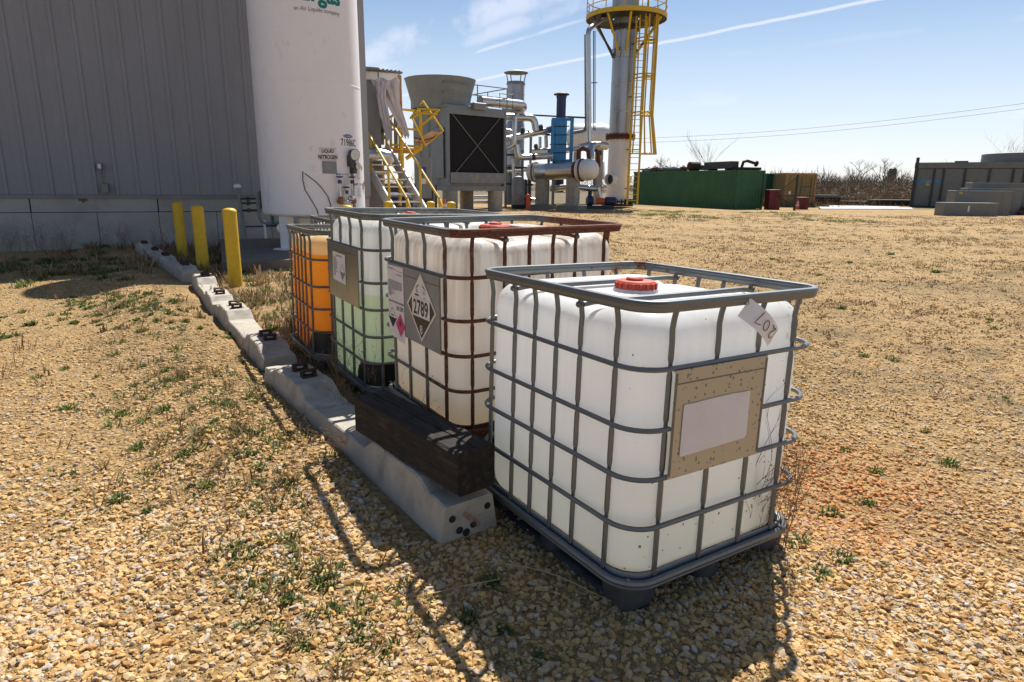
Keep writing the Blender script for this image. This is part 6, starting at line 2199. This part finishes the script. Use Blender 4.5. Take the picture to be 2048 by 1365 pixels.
mb = MB(); mb.box((9, -0.06, 3.38), (18.3, 0.20, 0.44)); mb.build('top_beam', M['grey_panel'], t, smooth=False)
mb = MB(); mb.box((0.0, -0.08, 2.0), (0.22, 0.24, 4.05)); mb.build('end_post', M['dark_steel'], t, smooth=False)
mb = MB(); mb.box((9, -0.05, 0.07), (18, 0.3, 0.14)); mb.build('sill', M['dark_steel'], t, smooth=False)
mb = MB(); mb.lathe([(3.9, 3.65), (3.9, 4.35), (3.7, 4.4)], (8.0, 4.6, 0), 40); mb.build('round_rim', M['grey_panel'], t)
mb = MB(); mb.box((3.0, 0.6, 3.68), (0.9, 0.5, 0.12)); mb.build('hatch', M['dark_steel'], t, smooth=False)

# grey duct boxes stacked in front
for p, w, d, h, z, rz, lab in (((26.634, 39.000, 0.085), 3.0, 1.0, 0.76, 0.0, -0.06, 'lowest grey duct box, nearest in the pile by the panelled casing'),
                                ((28.374, 40.600, 0.184), 3.2, 1.0, 1.45, 0.0, -0.10, 'grey duct box with yellow sticker, second from the front of the pile'),
                                ((29.921, 41.800, 0.245), 3.2, 0.9, 1.60, 0.0, -0.10, 'grey duct box third from the front of the pile'),
                                ((31.266, 43.000, 0.214), 3.6, 0.9, 1.95, 0.0, -0.14, 'grey duct box farthest back, highest in the pile')):
    t = thing('duct_box', lab, 'duct', (p[0], p[1], z), rz)
    mb = MB(); mb.rbox((0, 0, h / 2), (w, d, h), 0, 0.02); b_ = mb.build('body', M['grey_panel'], t, smooth=False)
    mb = MB(); mb.box((0, -d / 2 - 0.01, h - 0.03), (w + 0.03, 0.05, 0.06)); mb.build('flange', M['galv_dull'], b_, smooth=False)
    if 'yellow' in lab:
        mb = MB(); mb.box((-w / 2 + 0.28, -d / 2 - 0.012, h - 0.16), (0.22, 0.01, 0.10)); mb.build('sticker', M['yellow'], b_, smooth=False)
    if 'lowest' in lab:
        mb = MB(); mb.box((-0.15, -d / 2 - 0.012, h * 0.55), (0.10, 0.01, 0.34)); mb.build('sticker', M['paper'], b_, smooth=False)
# white beams on the ground
for p0, p1, lab in (((22.069, 47.588), (29.491, 48.878), 'long white beam lying on the ground, nearer of the two'), ((24.549, 51.380), (29.709, 50.911), 'long white beam lying on the ground, farther of the two')):
    mb = MB(); d_ = Vector((p1[0] - p0[0], p1[1] - p0[1], 0))
    n_ = Vector((-d_.y, d_.x, 0)).normalized() * 0.22
    lean = n_ * 0.9 + Vector((0, 0, 0.13))
    mb.obox(Vector((p0[0], p0[1], 0.015)), d_, lean, Vector((0, 0, 0.03)))
    mb.obox(Vector((p0[0], p0[1], 0.0)) + n_ * 0.92, d_, n_ * 0.12, (0, 0, 0.15))
    tag(mb.build('steel_beam', M['white_paint'], smooth=False), lab, 'beam')
# low crates and rails near the scrub
for p, s_, lab in (((28.235, 60.114), (2.2, 1.0, 0.9), 'dark mossy crate beyond the tan container'), ((31.474, 61.307), (2.6, 0.9, 0.35), 'low dark heap of boards beside the white beams'), ((34.499, 59.574), (5.0, 1.0, 0.55), 'low dark timber stack left of the panelled casing')):
    t = thing('board_stack', lab, 'boards', (p[0], p[1], 0), 0.05)
    n_ = 4
    for k in range(n_):
        mb = MB(); mb.box((rnd.uniform(-0.1, 0.1), 0, s_[2] * (k + 0.5) / n_), (s_[0], s_[1], s_[2] / n_ * 0.8)); mb.build('board', M['timber'] if k < n_ - 1 else M['grey_panel'], t, smooth=False)

# power lines on far poles
for off, lab in ((0.0, 'upper overhead power line crossing the sky on the right'), (-0.9, 'lower overhead power line crossing the sky on the right')):
    a, b_ = Vector((23.378, 150.000, 11.360)), Vector((92.579, 118.000, 16.649))
    pts = []
    for k in range(21):
        f = k / 20
        p = a.lerp(b_, f)
        p.z += off - 1.2 * math.sin(PI * f)
        pts.append(p)
    mb = MB(); mb.tube(pts, 0.03, 4)
    tag(mb.build('power_line', M['grey_steel']), lab, 'power line')


# ---------------- bare trees
def bare_tree(seed, h, spread=0.55, levels=4, r0=None, multi=1):
    rr = random.Random(seed)
    mb = MB()

    def grow(p, d, ln, r, lv):
        pts, rad = [p], [r]
        n = 3
        for k in range(n):
            d = (d + Vector((rr.uniform(-1, 1), rr.uniform(-1, 1), rr.uniform(-0.2, 0.6))) * 0.16).normalized()
            p = p + d * (ln / n)
            pts.append(p); rad.append(r * (1 - 0.5 * (k + 1) / n))
        mb.tube(pts, rad, 5 if lv == 0 else 3, caps=False)
        if lv >= levels:
            return
        for k in range(rr.choice((2, 3, 3, 4))):
            f = rr.uniform(0.45, 1.0)
            i = min(int(f * n), n - 1)
            q = pts[i].lerp(pts[i + 1], f * n - i)
            side = Vector((rr.uniform(-1, 1), rr.uniform(-1, 1), rr.uniform(-0.1, 0.5))).normalized()
            nd = (d * (1 - spread) + side * spread).normalized()
            grow(q, nd, ln * rr.uniform(0.55, 0.8), r * 0.52, lv + 1)

    for k in range(multi):
        grow(Vector((rr.uniform(-.3, .3) * (multi > 1), 0, -0.2)), Vector((rr.uniform(-.25, .25), rr.uniform(-.2, .2), 1)).normalized(), h * 0.38, r0 or h * 0.022, 0)
    o = mb.build('branches', M['twig'], smooth=False)
    me = o.data
    bpy.data.objects.remove(o)
    return me


tree_me = [bare_tree(3, 9.0), bare_tree(8, 8.0, 0.65), bare_tree(21, 7.0, 0.5, 4, None, 2)]
sap_me = bare_tree(5, 7.5, 0.32, 3, 0.032, 3)


def put_tree(me, p, s, rz, label, group=None):
    t = thing('bare_tree', label, 'tree', p, rz, group)
    o = link('branches', me, t)
    o.scale = (s, s, s)


tree_spots = (((97.257, 190.000, -1.129), 1.45, 0.3, 0), ((102.477, 185.000, -0.970), 1.5, 1.4, 0), ((109.241, 190.000, -0.992), 1.25, 2.6, 1), ((99.692, 200.000, -1.446), 1.05, 0.9, 1), ((101.206, 210.000, -1.635), 1.0, 2.2, 2),
              ((101.397, 220.000, -1.838), 1.0, 4.0, 0), ((101.167, 230.000, -2.046), 1.05, 5.1, 1), ((100.541, 235.000, -2.156), 1.0, 0.1, 2), ((118.316, 200.000, -1.235), 1.1, 3.7, 1), ((110.191, 205.000, -1.430), 1.1, 5.6, 2),
              ((37.385, 160.000, -0.861), 1.5, 2.0, 2), ((108.440, 170.000, -0.480), 1.35, 1.0, 1))
tree_labels = ('tallest spreading bare tree, left of the far silo gap',
               'bare tree just left of the far dark silo',
               'bare tree just right of the far dark silo',
               'bare tree behind the tallest spreading one, slightly left',
               'low bare tree second right from the tan container',
               'bare tree rising a little right of the tan container',
               'bare tree seen over the right end of the tan container',
               'bare tree crown just above the tan container roof',
               'bare tree next to the end post of the panelled casing',
               'bare tree midway between the tallest tree and the silo',
               'bare tree crown showing over the middle of the green container',
               'bare tree crown showing over the panelled casing roof')
for (p, s, rz, k), lab in zip(tree_spots, tree_labels):
    put_tree(tree_me[k], (p[0], p[1], 0), s, rz, lab, 'bare trees along the far scrubland')
p = (21.709, 75.000, 0.295)
put_tree(sap_me, (p[0], p[1], 0), 1.28, 0.4, 'slender leafless sapling rising behind the green container')
p = (52.433, 70.000, 0.743)
put_tree(sap_me, (p[0], p[1], 0), 1.32, 2.0, 'slender leafless sapling behind the panelled casing on the right')
t = thing('silo', 'dark silo far off among the bare trees', 'silo', ((146.755, 260.000, -1.955)[0], 260, 0))
mb = MB(); mb.lathe([(1.5, 0), (1.5, 8.0), (1.3, 8.8), (0.5, 9.4), (0.1, 9.5)], n=18); mb.build('barrel', M['dark_steel'], t)


# scrub and thicket: dense upright twigs, one mass
def twig_mass(name, label, boxes, per_m2, hlo, hhi, mats_, wid, seed):
    g_ = np.random.default_rng(seed)
    V, F, A = [], [], []
    base = 0
    for (x0, x1, y0, y1, k, hs) in boxes:
        n = int((x1 - x0) * (y1 - y0) * per_m2 * k)
        x, y = g_.uniform(x0, x1, n), g_.uniform(y0, y1, n)
        clump = 0.55 + 0.45 * np.sin(x * 0.33 + 1.7 * np.sin(y * 0.21)) * np.sin(y * 0.27 + x * 0.11)
        h = (hlo + (hhi - hlo) * g_.random(n) ** 1.5) * clump * hs
        a = g_.uniform(0, PI, n)
        ln = g_.normal(0, 0.28, (n, 2)) * h[:, None]
        z0 = g_.random(n) ** 2 * h * 0.55
        c, s_ = np.cos(a) * wid * (0.5 + g_.random(n)), np.sin(a) * wid * (0.5 + g_.random(n))
        p0 = np.stack([x - c, y - s_, z0], 1)
        p1 = np.stack([x + c, y + s_, z0], 1)
        p2 = np.stack([x + ln[:, 0], y + ln[:, 1], np.maximum(h, z0 + 0.1)], 1)
        V.append(np.stack([p0, p1, p2], 1).reshape(-1, 3))
        F.append(base + np.arange(3 * n).reshape(-1, 3))
        A.append(np.repeat(g_.random(n), 3))
        base += 3 * n
    o = raw_mesh(name, np.concatenate(V), np.concatenate(F), mats_, attr=np.concatenate(A))
    return tag(o, label, name.split('_')[-1], kind='stuff')


def ramp_mat(name, stops, rough=0.9, trans=0.0):
    m, N, L, b = nodes_of(name)
    at = N.new('ShaderNodeAttribute')
    at.attribute_name = 'shade'
    cr = N.new('ShaderNodeValToRGB')
    e = cr.color_ramp.elements
    e[0].position, e[0].color = stops[0][0], (*stops[0][1], 1)
    e[1].position, e[1].color = stops[-1][0], (*stops[-1][1], 1)
    for p, c in stops[1:-1]:
        k = e.new(p)
        k.color = (*c, 1)
    L.new(at.outputs['Fac'], cr.inputs[0])
    L.new(cr.outputs[0], b.inputs['Base Color'])
    b.inputs['Roughness'].default_value = rough
    if trans:
        out = [n for n in N if n.type == 'OUTPUT_MATERIAL'][0]
        tr = N.new('ShaderNodeBsdfTranslucent')
        L.new(cr.outputs[0], tr.inputs['Color'])
        ms = N.new('ShaderNodeMixShader')
        ms.inputs[0].default_value = trans
        L.new(b.outputs[0], ms.inputs[1])
        L.new(tr.outputs[0], ms.inputs[2])
        L.new(ms.outputs[0], out.inputs['Surface'])
    return m


scrub = ramp_mat('scrub_brown', [(0, (0.11, 0.085, 0.068)), (0.45, (0.20, 0.145, 0.10)), (0.75, (0.26, 0.18, 0.11)), (0.92, (0.17, 0.18, 0.07)), (1, (0.34, 0.25, 0.15))])
def bushes(name, label, spots, material, seed):
    """domes of fine twigs: (x, y, radius, height, count)"""
    g_ = np.random.default_rng(seed)
    V, A = [], []
    for x0, y0, r, h, n in spots:
        u = g_.normal(0, 1, (n, 3))
        u /= np.linalg.norm(u, axis=1)[:, None]
        q = g_.random(n) ** 0.4
        c = np.stack([x0 + u[:, 0] * r * q, y0 + u[:, 1] * r * q, np.abs(u[:, 2]) * h * q], 1)
        d = u * np.array([r, r, h]) * g_.uniform(0.10, 0.38, n)[:, None] + np.stack([np.zeros(n), np.zeros(n), h * g_.uniform(-0.06, 0.06, n)], 1)
        w = np.cross(d, g_.normal(0, 1, (n, 3)))
        w /= np.linalg.norm(w, axis=1)[:, None] + 1e-9
        w *= (r * g_.uniform(0.006, 0.022, n))[:, None]
        V.append(np.stack([c - w, c + w, c + d], 1).reshape(-1, 3))
        A.append(np.repeat(np.clip(g_.normal(g_.uniform(0.2, 0.75), 0.16, n), 0, 1), 3))
    V, A = np.concatenate(V), np.concatenate(A)
    return tag(raw_mesh(name, V, np.arange(len(V)).reshape(-1, 3), material, attr=A), label, 'thicket', kind='stuff')


bs = []
for k in range(620):
    y = rnd.uniform(120, 190)
    x = y * rnd.uniform(0.30, 0.98)
    bs.append((x, y, rnd.uniform(2.0, 4.5), rnd.uniform(2.2, 5.4) * (0.75 if y < 140 else 1.0), 190))
for k in range(160):
    y = rnd.uniform(120, 190)
    bs.append((y * rnd.uniform(-0.9, 0.3), y, rnd.uniform(2.0, 4.5), rnd.uniform(2.2, 5.0), 110))
bushes('far_thicket', 'brown leafless thicket along the far edge of the yard', bs, scrub, 12)
twig_mass('dry_scrub', 'tawny dead scrub between the containers and the panelled casing', [(26, 45, 58, 84, 1.0, 1.0), (17, 27, 51, 60, 1.2, 0.6), (36, 60, 62, 80, 0.5, 0.9)], 22.0, 0.4, 1.9, ramp_mat('tawny_scrub', [(0, (0.10, 0.065, 0.045)), (0.5, (0.24, 0.155, 0.085)), (1, (0.40, 0.28, 0.15))]), 0.03, 4)
# brush heap at the right edge
twig_mass('brush_heap', 'dark tangled brush heap at the right edge beside the duct boxes', [(31.3, 35.0, 40.6, 43.0, 1.0, 1.0)], 420, 0.6, 1.9, ramp_mat('brush_dark', [(0, (0.06, 0.045, 0.035)), (1, (0.17, 0.11, 0.075))]), 0.03, 6)


# ------------------------------------------------------------------ grass, weeds and dead stalks
def blades(spots, seed):
    """tufts of narrow leaves: (x, y, radius, height, count)"""
    g_ = np.random.default_rng(seed)
    V, F, A = [], [], []
    base = 0
    for (x0, y0, rad, hgt, n) in spots:
        a = g_.uniform(0, 2 * PI, n)
        rr = rad * np.sqrt(g_.random(n)) * g_.uniform(0.3, 1, n)
        x, y = x0 + rr * np.cos(a), y0 + rr * np.sin(a) * 0.8
        z = ground_h(x, y) - 0.004
        h = hgt * g_.uniform(0.35, 1.0, n)
        lean_a = a + g_.normal(0, 0.7, n)
        lean = h * g_.uniform(0.25, 1.3, n)
        w = g_.uniform(0.0020, 0.0048, n) * (1 + 1.2 * (y0 > 6))
        px, py = -np.sin(lean_a) * w, np.cos(lean_a) * w
        dx, dy = np.cos(lean_a) * lean, np.sin(lean_a) * lean
        p = [np.stack([x - px, y - py, z], 1), np.stack([x + px, y + py, z], 1),
             np.stack([x + dx * .45 + px, y + dy * .45 + py, z + h * .72], 1), np.stack([x + dx * .45 - px, y + dy * .45 - py, z + h * .72], 1),
             np.stack([x + dx, y + dy, z + h], 1)]
        V.append(np.stack(p, 1).reshape(-1, 3))
        i = base + 5 * np.arange(n)[:, None]
        F.append(np.concatenate([i + np.array([[0, 1, 2]]), i + np.array([[0, 2, 3]]), i + np.array([[3, 2, 4]])]))
        A.append(np.repeat(np.clip(g_.normal(0.5, 0.25, n), 0, 1), 5))
        base += 5 * n
    return np.concatenate(V), np.concatenate(F), np.concatenate(A)


grass_mat = ramp_mat('spring_grass', [(0, (0.045, 0.085, 0.015)), (0.5, (0.10, 0.155, 0.028)), (0.85, (0.18, 0.20, 0.045)), (1, (0.32, 0.26, 0.10))], 0.7, 0.35)
dry_mat = ramp_mat('dead_grass', [(0, (0.13, 0.085, 0.042)), (0.5, (0.26, 0.175, 0.088)), (1, (0.44, 0.33, 0.17))], 0.9, 0.3)
# individual tufts seen in the near yard
near_tufts = [(-1.761, 3.265), (-0.732, 2.210), (-0.490, 1.943), (-1.148, 2.692), (-2.122, 3.421), (-1.790, 3.501), (-1.893, 2.865), (-1.684, 2.749), (-1.457, 2.619), (-2.324, 3.187), (-0.913, 2.175),
              (-1.202, 2.352), (-1.144, 2.407), (-0.931, 2.488), (-0.686, 1.878), (-2.007, 2.524), (-1.484, 2.926), (-2.536, 4.010), (-2.231, 3.929), (-2.189, 4.320), (-3.033, 4.187), (-3.691, 5.140), (-3.535, 5.460), (-4.728, 6.841),
              (-5.196, 6.816), (-4.572, 8.043), (-4.102, 7.738), (-4.318, 6.616), (-3.763, 4.923), (-2.632, 4.769), (-2.761, 4.521), (-1.239, 2.932), (-0.652, 2.061), (-0.821, 2.101),
              (1.267, 2.348), (1.805, 3.719), (2.015, 3.649), (3.313, 5.904), (3.529, 5.771), (2.026, 3.335), (2.430, 5.171), (4.262, 8.253), (4.276, 6.176), (1.557, 2.873), (1.292, 2.595),
              (5.616, 14.062), (7.137, 13.753), (8.936, 15.441), (5.550, 11.679), (7.977, 12.231), (5.785, 7.706), (3.709, 4.640), (2.712, 3.997), (2.517, 3.448), (1.795, 2.954), (1.414, 2.460),
              (-0.075, 2.254), (-0.013, 1.991), (-0.149, 2.042), (0.106, 1.867)]
spots = []
for i, (x, y) in enumerate(near_tufts):
    d = math.hypot(x, y)
    s_ = rnd.uniform(0.4, 0.95)
    spots.append((x, y, 0.050 * s_ * (1 + 0.09 * d), 0.032 * s_ * (1 + 0.09 * d), int(80 * s_)))
    for k in range(3):
        spots.append((x + rnd.uniform(-.22, .22), y + rnd.uniform(-.25, .25), 0.035, 0.022, 14))
# sprinkled green along the left yard and among the shaded strip by the wall
for k in range(620):
    x, y = rnd.uniform(-6.5, -1.2), rnd.uniform(2.6, 12.5)
    if (x - TIE_O.x) * TIE_N.x + (y - TIE_O.y) * TIE_N.y < 0.5 or abs(x) > y * 0.83:
        continue
    if math.sin(x * 1.7 + y * 0.9) + math.sin(y * 1.3 - x) < 0.1:
        continue
    spots.append((x, y, rnd.uniform(0.05, 0.15), rnd.uniform(0.03, 0.06), rnd.randint(16, 44)))
for k in range(210):
    x, y = rnd.uniform(-9.5, -3.0), rnd.uniform(9, 15.5)
    if (x - TIE_O.x) * TIE_N.x + (y - TIE_O.y) * TIE_N.y < 0.4 or abs(x) > y * 0.85:
        continue
    spots.append((x, y, 0.22, 0.08, 50))
# weedy band running down the left yard
band_pts = [(-5.519, 8.343), (-4.081, 7.143), (-2.347, 4.655), (-1.589, 3.543), (-1.107, 2.739), (-0.828, 2.208), (-0.616, 1.809)]
band = []
for (ax_, ay_), (bx_, by_) in zip(band_pts[:-1], band_pts[1:]):
    for k in range(80 if ay_ > 3.0 else 34):
        f = rnd.random()
        w_ = rnd.gauss(0, 0.09 + 0.045 * (ay_ + by_) / 2)
        band.append((ax_ + (bx_ - ax_) * f + w_, ay_ + (by_ - ay_) * f + rnd.gauss(0, 0.1)))
for x, y in band:
    spots.append((x, y, rnd.uniform(0.03, 0.10), rnd.uniform(0.015, 0.045), rnd.randint(10, 34)))
# strip between sleepers and slab
for k in range(150):
    f, s_ = rnd.uniform(0.5, 10), rnd.uniform(-2.2, -0.25)
    x, y = TIE_O.x + TIE_D.x * f + TIE_N.x * s_, TIE_O.y + TIE_D.y * f + TIE_N.y * s_
    spots.append((x, y, 0.14, 0.07, 26))
# far turf patches by the column and containers
for k in range(260):
    x, y = rnd.uniform(4, 17), rnd.uniform(29, 41)
    if math.sin(x * 0.8 + 1) + math.sin(y * 0.9 + x * 0.3) < 0.2:
        continue
    spots.append((x, y, 0.5, 0.10, 40))
for k in range(240):
    x, y = rnd.uniform(1.0, 20), rnd.uniform(5, 32)
    if abs(x) > y * 0.8 or (x < 2.4 and y < 6.5):
        continue
    spots.append((x, y, 0.09, 0.04, 22))
V, F, A = blades(spots, 2)
tag(raw_mesh('grass', V, F, grass_mat, attr=A), 'sparse green grass tufts growing through the gravel', 'grass', kind='stuff')

# dead grass: patches lying on the yard
spots = [(x, y, rnd.uniform(0.04, 0.12), rnd.uniform(0.03, 0.10), rnd.randint(6, 14)) for x, y in band[::3]]
for k in range(130):
    x, y = rnd.uniform(-5.2, -1.2), rnd.uniform(2.6, 9.5)
    s_ = (x - TIE_O.x) * TIE_N.x + (y - TIE_O.y) * TIE_N.y
    if not 0.7 < s_ < 2.6:
        continue
    spots.append((x, y, 0.10, rnd.uniform(0.05, 0.15), 9))
for k in range(330):
    f, s_ = rnd.uniform(0.3, 11), rnd.uniform(-2.4, -0.2)
    x, y = TIE_O.x + TIE_D.x * f + TIE_N.x * s_, TIE_O.y + TIE_D.y * f + TIE_N.y * s_
    spots.append((x, y, 0.14, rnd.uniform(0.06, 0.22), 16))
for k in range(1500):
    x, y = rnd.uniform(1.2, 26), rnd.uniform(4.5, 38)
    if abs(x) > y * 0.82 or math.sin(x * 0.9 + 2 * math.sin(y * 0.4)) + math.sin(y * 1.1) < 0.25 or (x < 2.2 and y < 5.5):
        continue
    spots.append((x, y, 0.12 + 0.012 * y, 0.035 + 0.001 * y, 24))
# low clumps all over the open yard, thicker in drifts
for k in range(3400):
    y = 4.2 * math.exp(rnd.random() * 2.25)
    x = y * rnd.uniform(-0.12, 0.86)
    if (x < 2.0 and y < 6.2) or (x < 0.6 and y < 9):
        continue
    spots.append((x, y, 0.03 + 0.006 * y, 0.018 + 0.0014 * y, 7))
for k in range(46):
    y = rnd.uniform(6.5, 36)
    x = y * rnd.uniform(0.05, 0.84)
    for q in range(26):
        spots.append((x + rnd.gauss(0, 0.05 * y), y + rnd.gauss(0, 0.028 * y), 0.05 + 0.006 * y, 0.03 + 0.0015 * y, 10))
for k in range(120):
    x, y = rnd.uniform(-9.5, -4.0), rnd.uniform(10, 16)
    if abs(x) > y * 0.85:
        continue
    spots.append((x, y, 0.18, 0.22, 18))
V, F, A = blades(spots, 5)
tag(raw_mesh('dead_grass', V, F, dry_mat, attr=A), 'dry tan dead grass scattered over the gravel yard', 'dead grass', kind='stuff')


def dead_weed(seed, h, spread=0.5, n=5, tips=True, r0=0.0016):
    """brittle branching stalks with seed heads"""
    rr = random.Random(seed)
    mb = MB()
    heads = []

    def grow(p, d, ln, r, lv):
        pts, rad = [p], [r]
        for k in range(4):
            d = (d + Vector((rr.uniform(-1, 1), rr.uniform(-1, 1), rr.uniform(-.3, .5))) * 0.13).normalized()
            p = p + d * (ln / 4)
            pts.append(p); rad.append(r * (1 - 0.16 * (k + 1)))
        mb.tube(pts, rad, 4, caps=False)
        if lv >= 2:
            heads.append(p)
            return
        for k in range(rr.choice((3, 4, 5)) if lv == 0 else rr.choice((2, 3))):
            i = rr.randint(1, 4)
            side = Vector((rr.uniform(-1, 1), rr.uniform(-1, 1), rr.uniform(0.1, 0.9))).normalized()
            grow(pts[i], (d * (1 - spread) + side * spread).normalized(), ln * rr.uniform(0.35, 0.6), r * 0.7, lv + 1)

    for k in range(n):
        grow(Vector((rr.uniform(-.04, .04), rr.uniform(-.04, .04), -0.02)), Vector((rr.uniform(-.35, .35), rr.uniform(-.35, .35), 1)).normalized(), h * rr.uniform(0.6, 1.0), r0, 0)
    for p in heads:
        for q in range(rr.choice((1, 2))):
            c = p + Vector((rr.uniform(-.012, .012), rr.uniform(-.012, .012), rr.uniform(-.015, .01)))
            s_ = rr.uniform(0.0022, 0.0045)
            mb.add([c + Vector(v) * s_ for v in ((1, 0, 0), (-1, 0, 0), (0, 1, 0), (0, -1, 0), (0, 0, 1.3), (0, 0, -1.3))],
                   [(0, 2, 4), (2, 1, 4), (1, 3, 4), (3, 0, 4), (2, 0, 5), (1, 2, 5), (3, 1, 5), (0, 3, 5)])
    o = mb.build('stalks', M['straw'], smooth=False)
    me = o.data
    bpy.data.objects.remove(o)
    return me


def put_weed(me, p, s, rz, label, lean=(0, 0), group=None):
    t = thing('dead_weed', label, 'weed', (p[0], p[1], float(ground_h(p[0], p[1]))), rz, group)
    t.rotation_euler = (lean[0], lean[1], rz)
    o = link('stalks', me, t)
    o.scale = (s, s, s)


wa = dead_weed(3, 0.56, 0.42, 11, True, 0.0021)
wb = dead_weed(9, 0.46, 0.55, 4)
wc = dead_weed(14, 0.40, 0.5, 5)
wd = dead_weed(31, 0.30, 0.6, 6)
put_weed(wa, (1.065, 2.510), 1.0, 0.2, 'dead reddish weed stalks against the right face of the nearest tote', (0.05, 0.10))
put_weed(wa, (1.178, 2.532), 0.8, 2.4, 'dead weed at the right-hand foot of the nearest tote', (0.0, 0.15))
put_weed(wb, (-0.46, 3.24), 0.95, 0.6, 'dead weed rising in front of the rusty tote near corner')
put_weed(wb, (-0.62, 3.36), 0.9, 2.2, 'dead weed in front of the rusty tote beside the black timber', (0.1, 0.1))
put_weed(wc, (-0.98, 3.95), 1.1, 1.0, 'dead weed in the gap between rusty tote and green liquid tote')
put_weed(wc, (-1.22, 4.36), 1.0, 3.0, 'dead weed in front of the green liquid tote')
put_weed(wb, (-1.62, 4.86), 1.0, 4.0, 'dead weed in front of the orange tote near corner')
put_weed(wd, (-0.93, 3.42), 0.9, 0.5, 'bent twig sticking out beyond the far end of the black timber', (0.2, -0.9))


def weed_mass(name, label, items):
    """many brittle weeds merged: (mesh, x, y, scale, rz, lean x, lean y)"""
    V, F = [], []
    base = 0
    cache = {}
    for me, x, y, s_, rz, lx, ly in items:
        if me.name not in cache:
            co = np.empty(len(me.vertices) * 3, np.float32)
            me.vertices.foreach_get('co', co)
            tri = []
            for p in me.polygons:
                v = p.vertices
                for i in range(1, len(v) - 1):
                    tri.append((v[0], v[i], v[i + 1]))
            cache[me.name] = (co.reshape(-1, 3), np.array(tri, np.int32))
        co, tri = cache[me.name]
        Rm = np.array((Matrix.Rotation(lx, 3, 'X') @ Matrix.Rotation(ly, 3, 'Y') @ Matrix.Rotation(rz, 3, 'Z')))
        V.append(co @ Rm.T * s_ + np.array([x, y, float(ground_h(x, y))]))
        F.append(tri + base)
        base += len(co)
    o = raw_mesh(name, np.concatenate(V), np.concatenate(F), M['straw'])
    return tag(o, label, 'weeds', kind='stuff')


items = []
for k in range(70):
    f, s_ = rnd.uniform(0.4, 11.5), rnd.uniform(-0.62, -0.22)
    if f > 3.2 and rnd.random() < 0.75:
        s_ = rnd.uniform(-2.0, -0.22)
    x, y = TIE_O.x + TIE_D.x * f + TIE_N.x * s_, TIE_O.y + TIE_D.y * f + TIE_N.y * s_
    items.append(((wb, wc, wd)[k % 3], x, y, rnd.uniform(0.5, 0.95), rnd.uniform(0, 6.28), rnd.uniform(-.15, .15), rnd.uniform(-.15, .15)))
weed_mass('sleeper_weeds', 'brittle brown weeds in the strip behind the concrete sleepers', items)
items = []
for k in range(80):
    x, y = band[(k * 7) % len(band)]
    items.append(((wc, wd)[k % 2], x, y, rnd.uniform(0.25, 0.5), rnd.uniform(0, 6.28), rnd.uniform(-.3, .3), rnd.uniform(-.3, .3)))
weed_mass('yard_weeds', 'thin brown weed stalks standing in the gravel left of the sleepers', items)
items = []
for k in range(40):
    p = WO + WD * rnd.uniform(-11.0, -3.2) + WN * rnd.uniform(0.25, 1.1)
    items.append(((wb, wc)[k % 2], p.x, p.y, rnd.uniform(0.8, 1.4), rnd.uniform(0, 6.28), 0, 0))
weed_mass('wall_weeds', 'dry weeds growing at the foot of the concrete wall base', items)

# bare twig lying across the shaded gravel in front
mb = MB()
a, b_ = (-0.018, 2.358), (0.745, 1.977)
pts = []
for k in range(13):
    f = k / 12
    x, y = a[0] + (b_[0] - a[0]) * f, a[1] + (b_[1] - a[1]) * f
    pts.append((x + 0.02 * math.sin(f * 5), y + 0.015 * math.sin(f * 9), float(ground_h(x, y)) + 0.022 + 0.012 * math.sin(f * 7)))
mb.tube(pts, [0.0026 - 0.0012 * k / 12 for k in range(13)], 5)
tag(mb.build('fallen_twig', M['straw_pale']), 'long thin dry stem lying across the shaded gravel', 'twig')
mb = MB()
a, b_ = (-0.316, 2.140), (-0.036, 2.249)
mb.tube([(a[0], a[1], 0.03), ((a[0] + b_[0]) / 2, (a[1] + b_[1]) / 2, 0.035), (b_[0], b_[1], 0.03)], 0.002, 5)
tag(mb.build('fallen_twig', M['straw_pale']), 'short dry stem at the edge of the shadow near the drilled sleeper', 'twig')
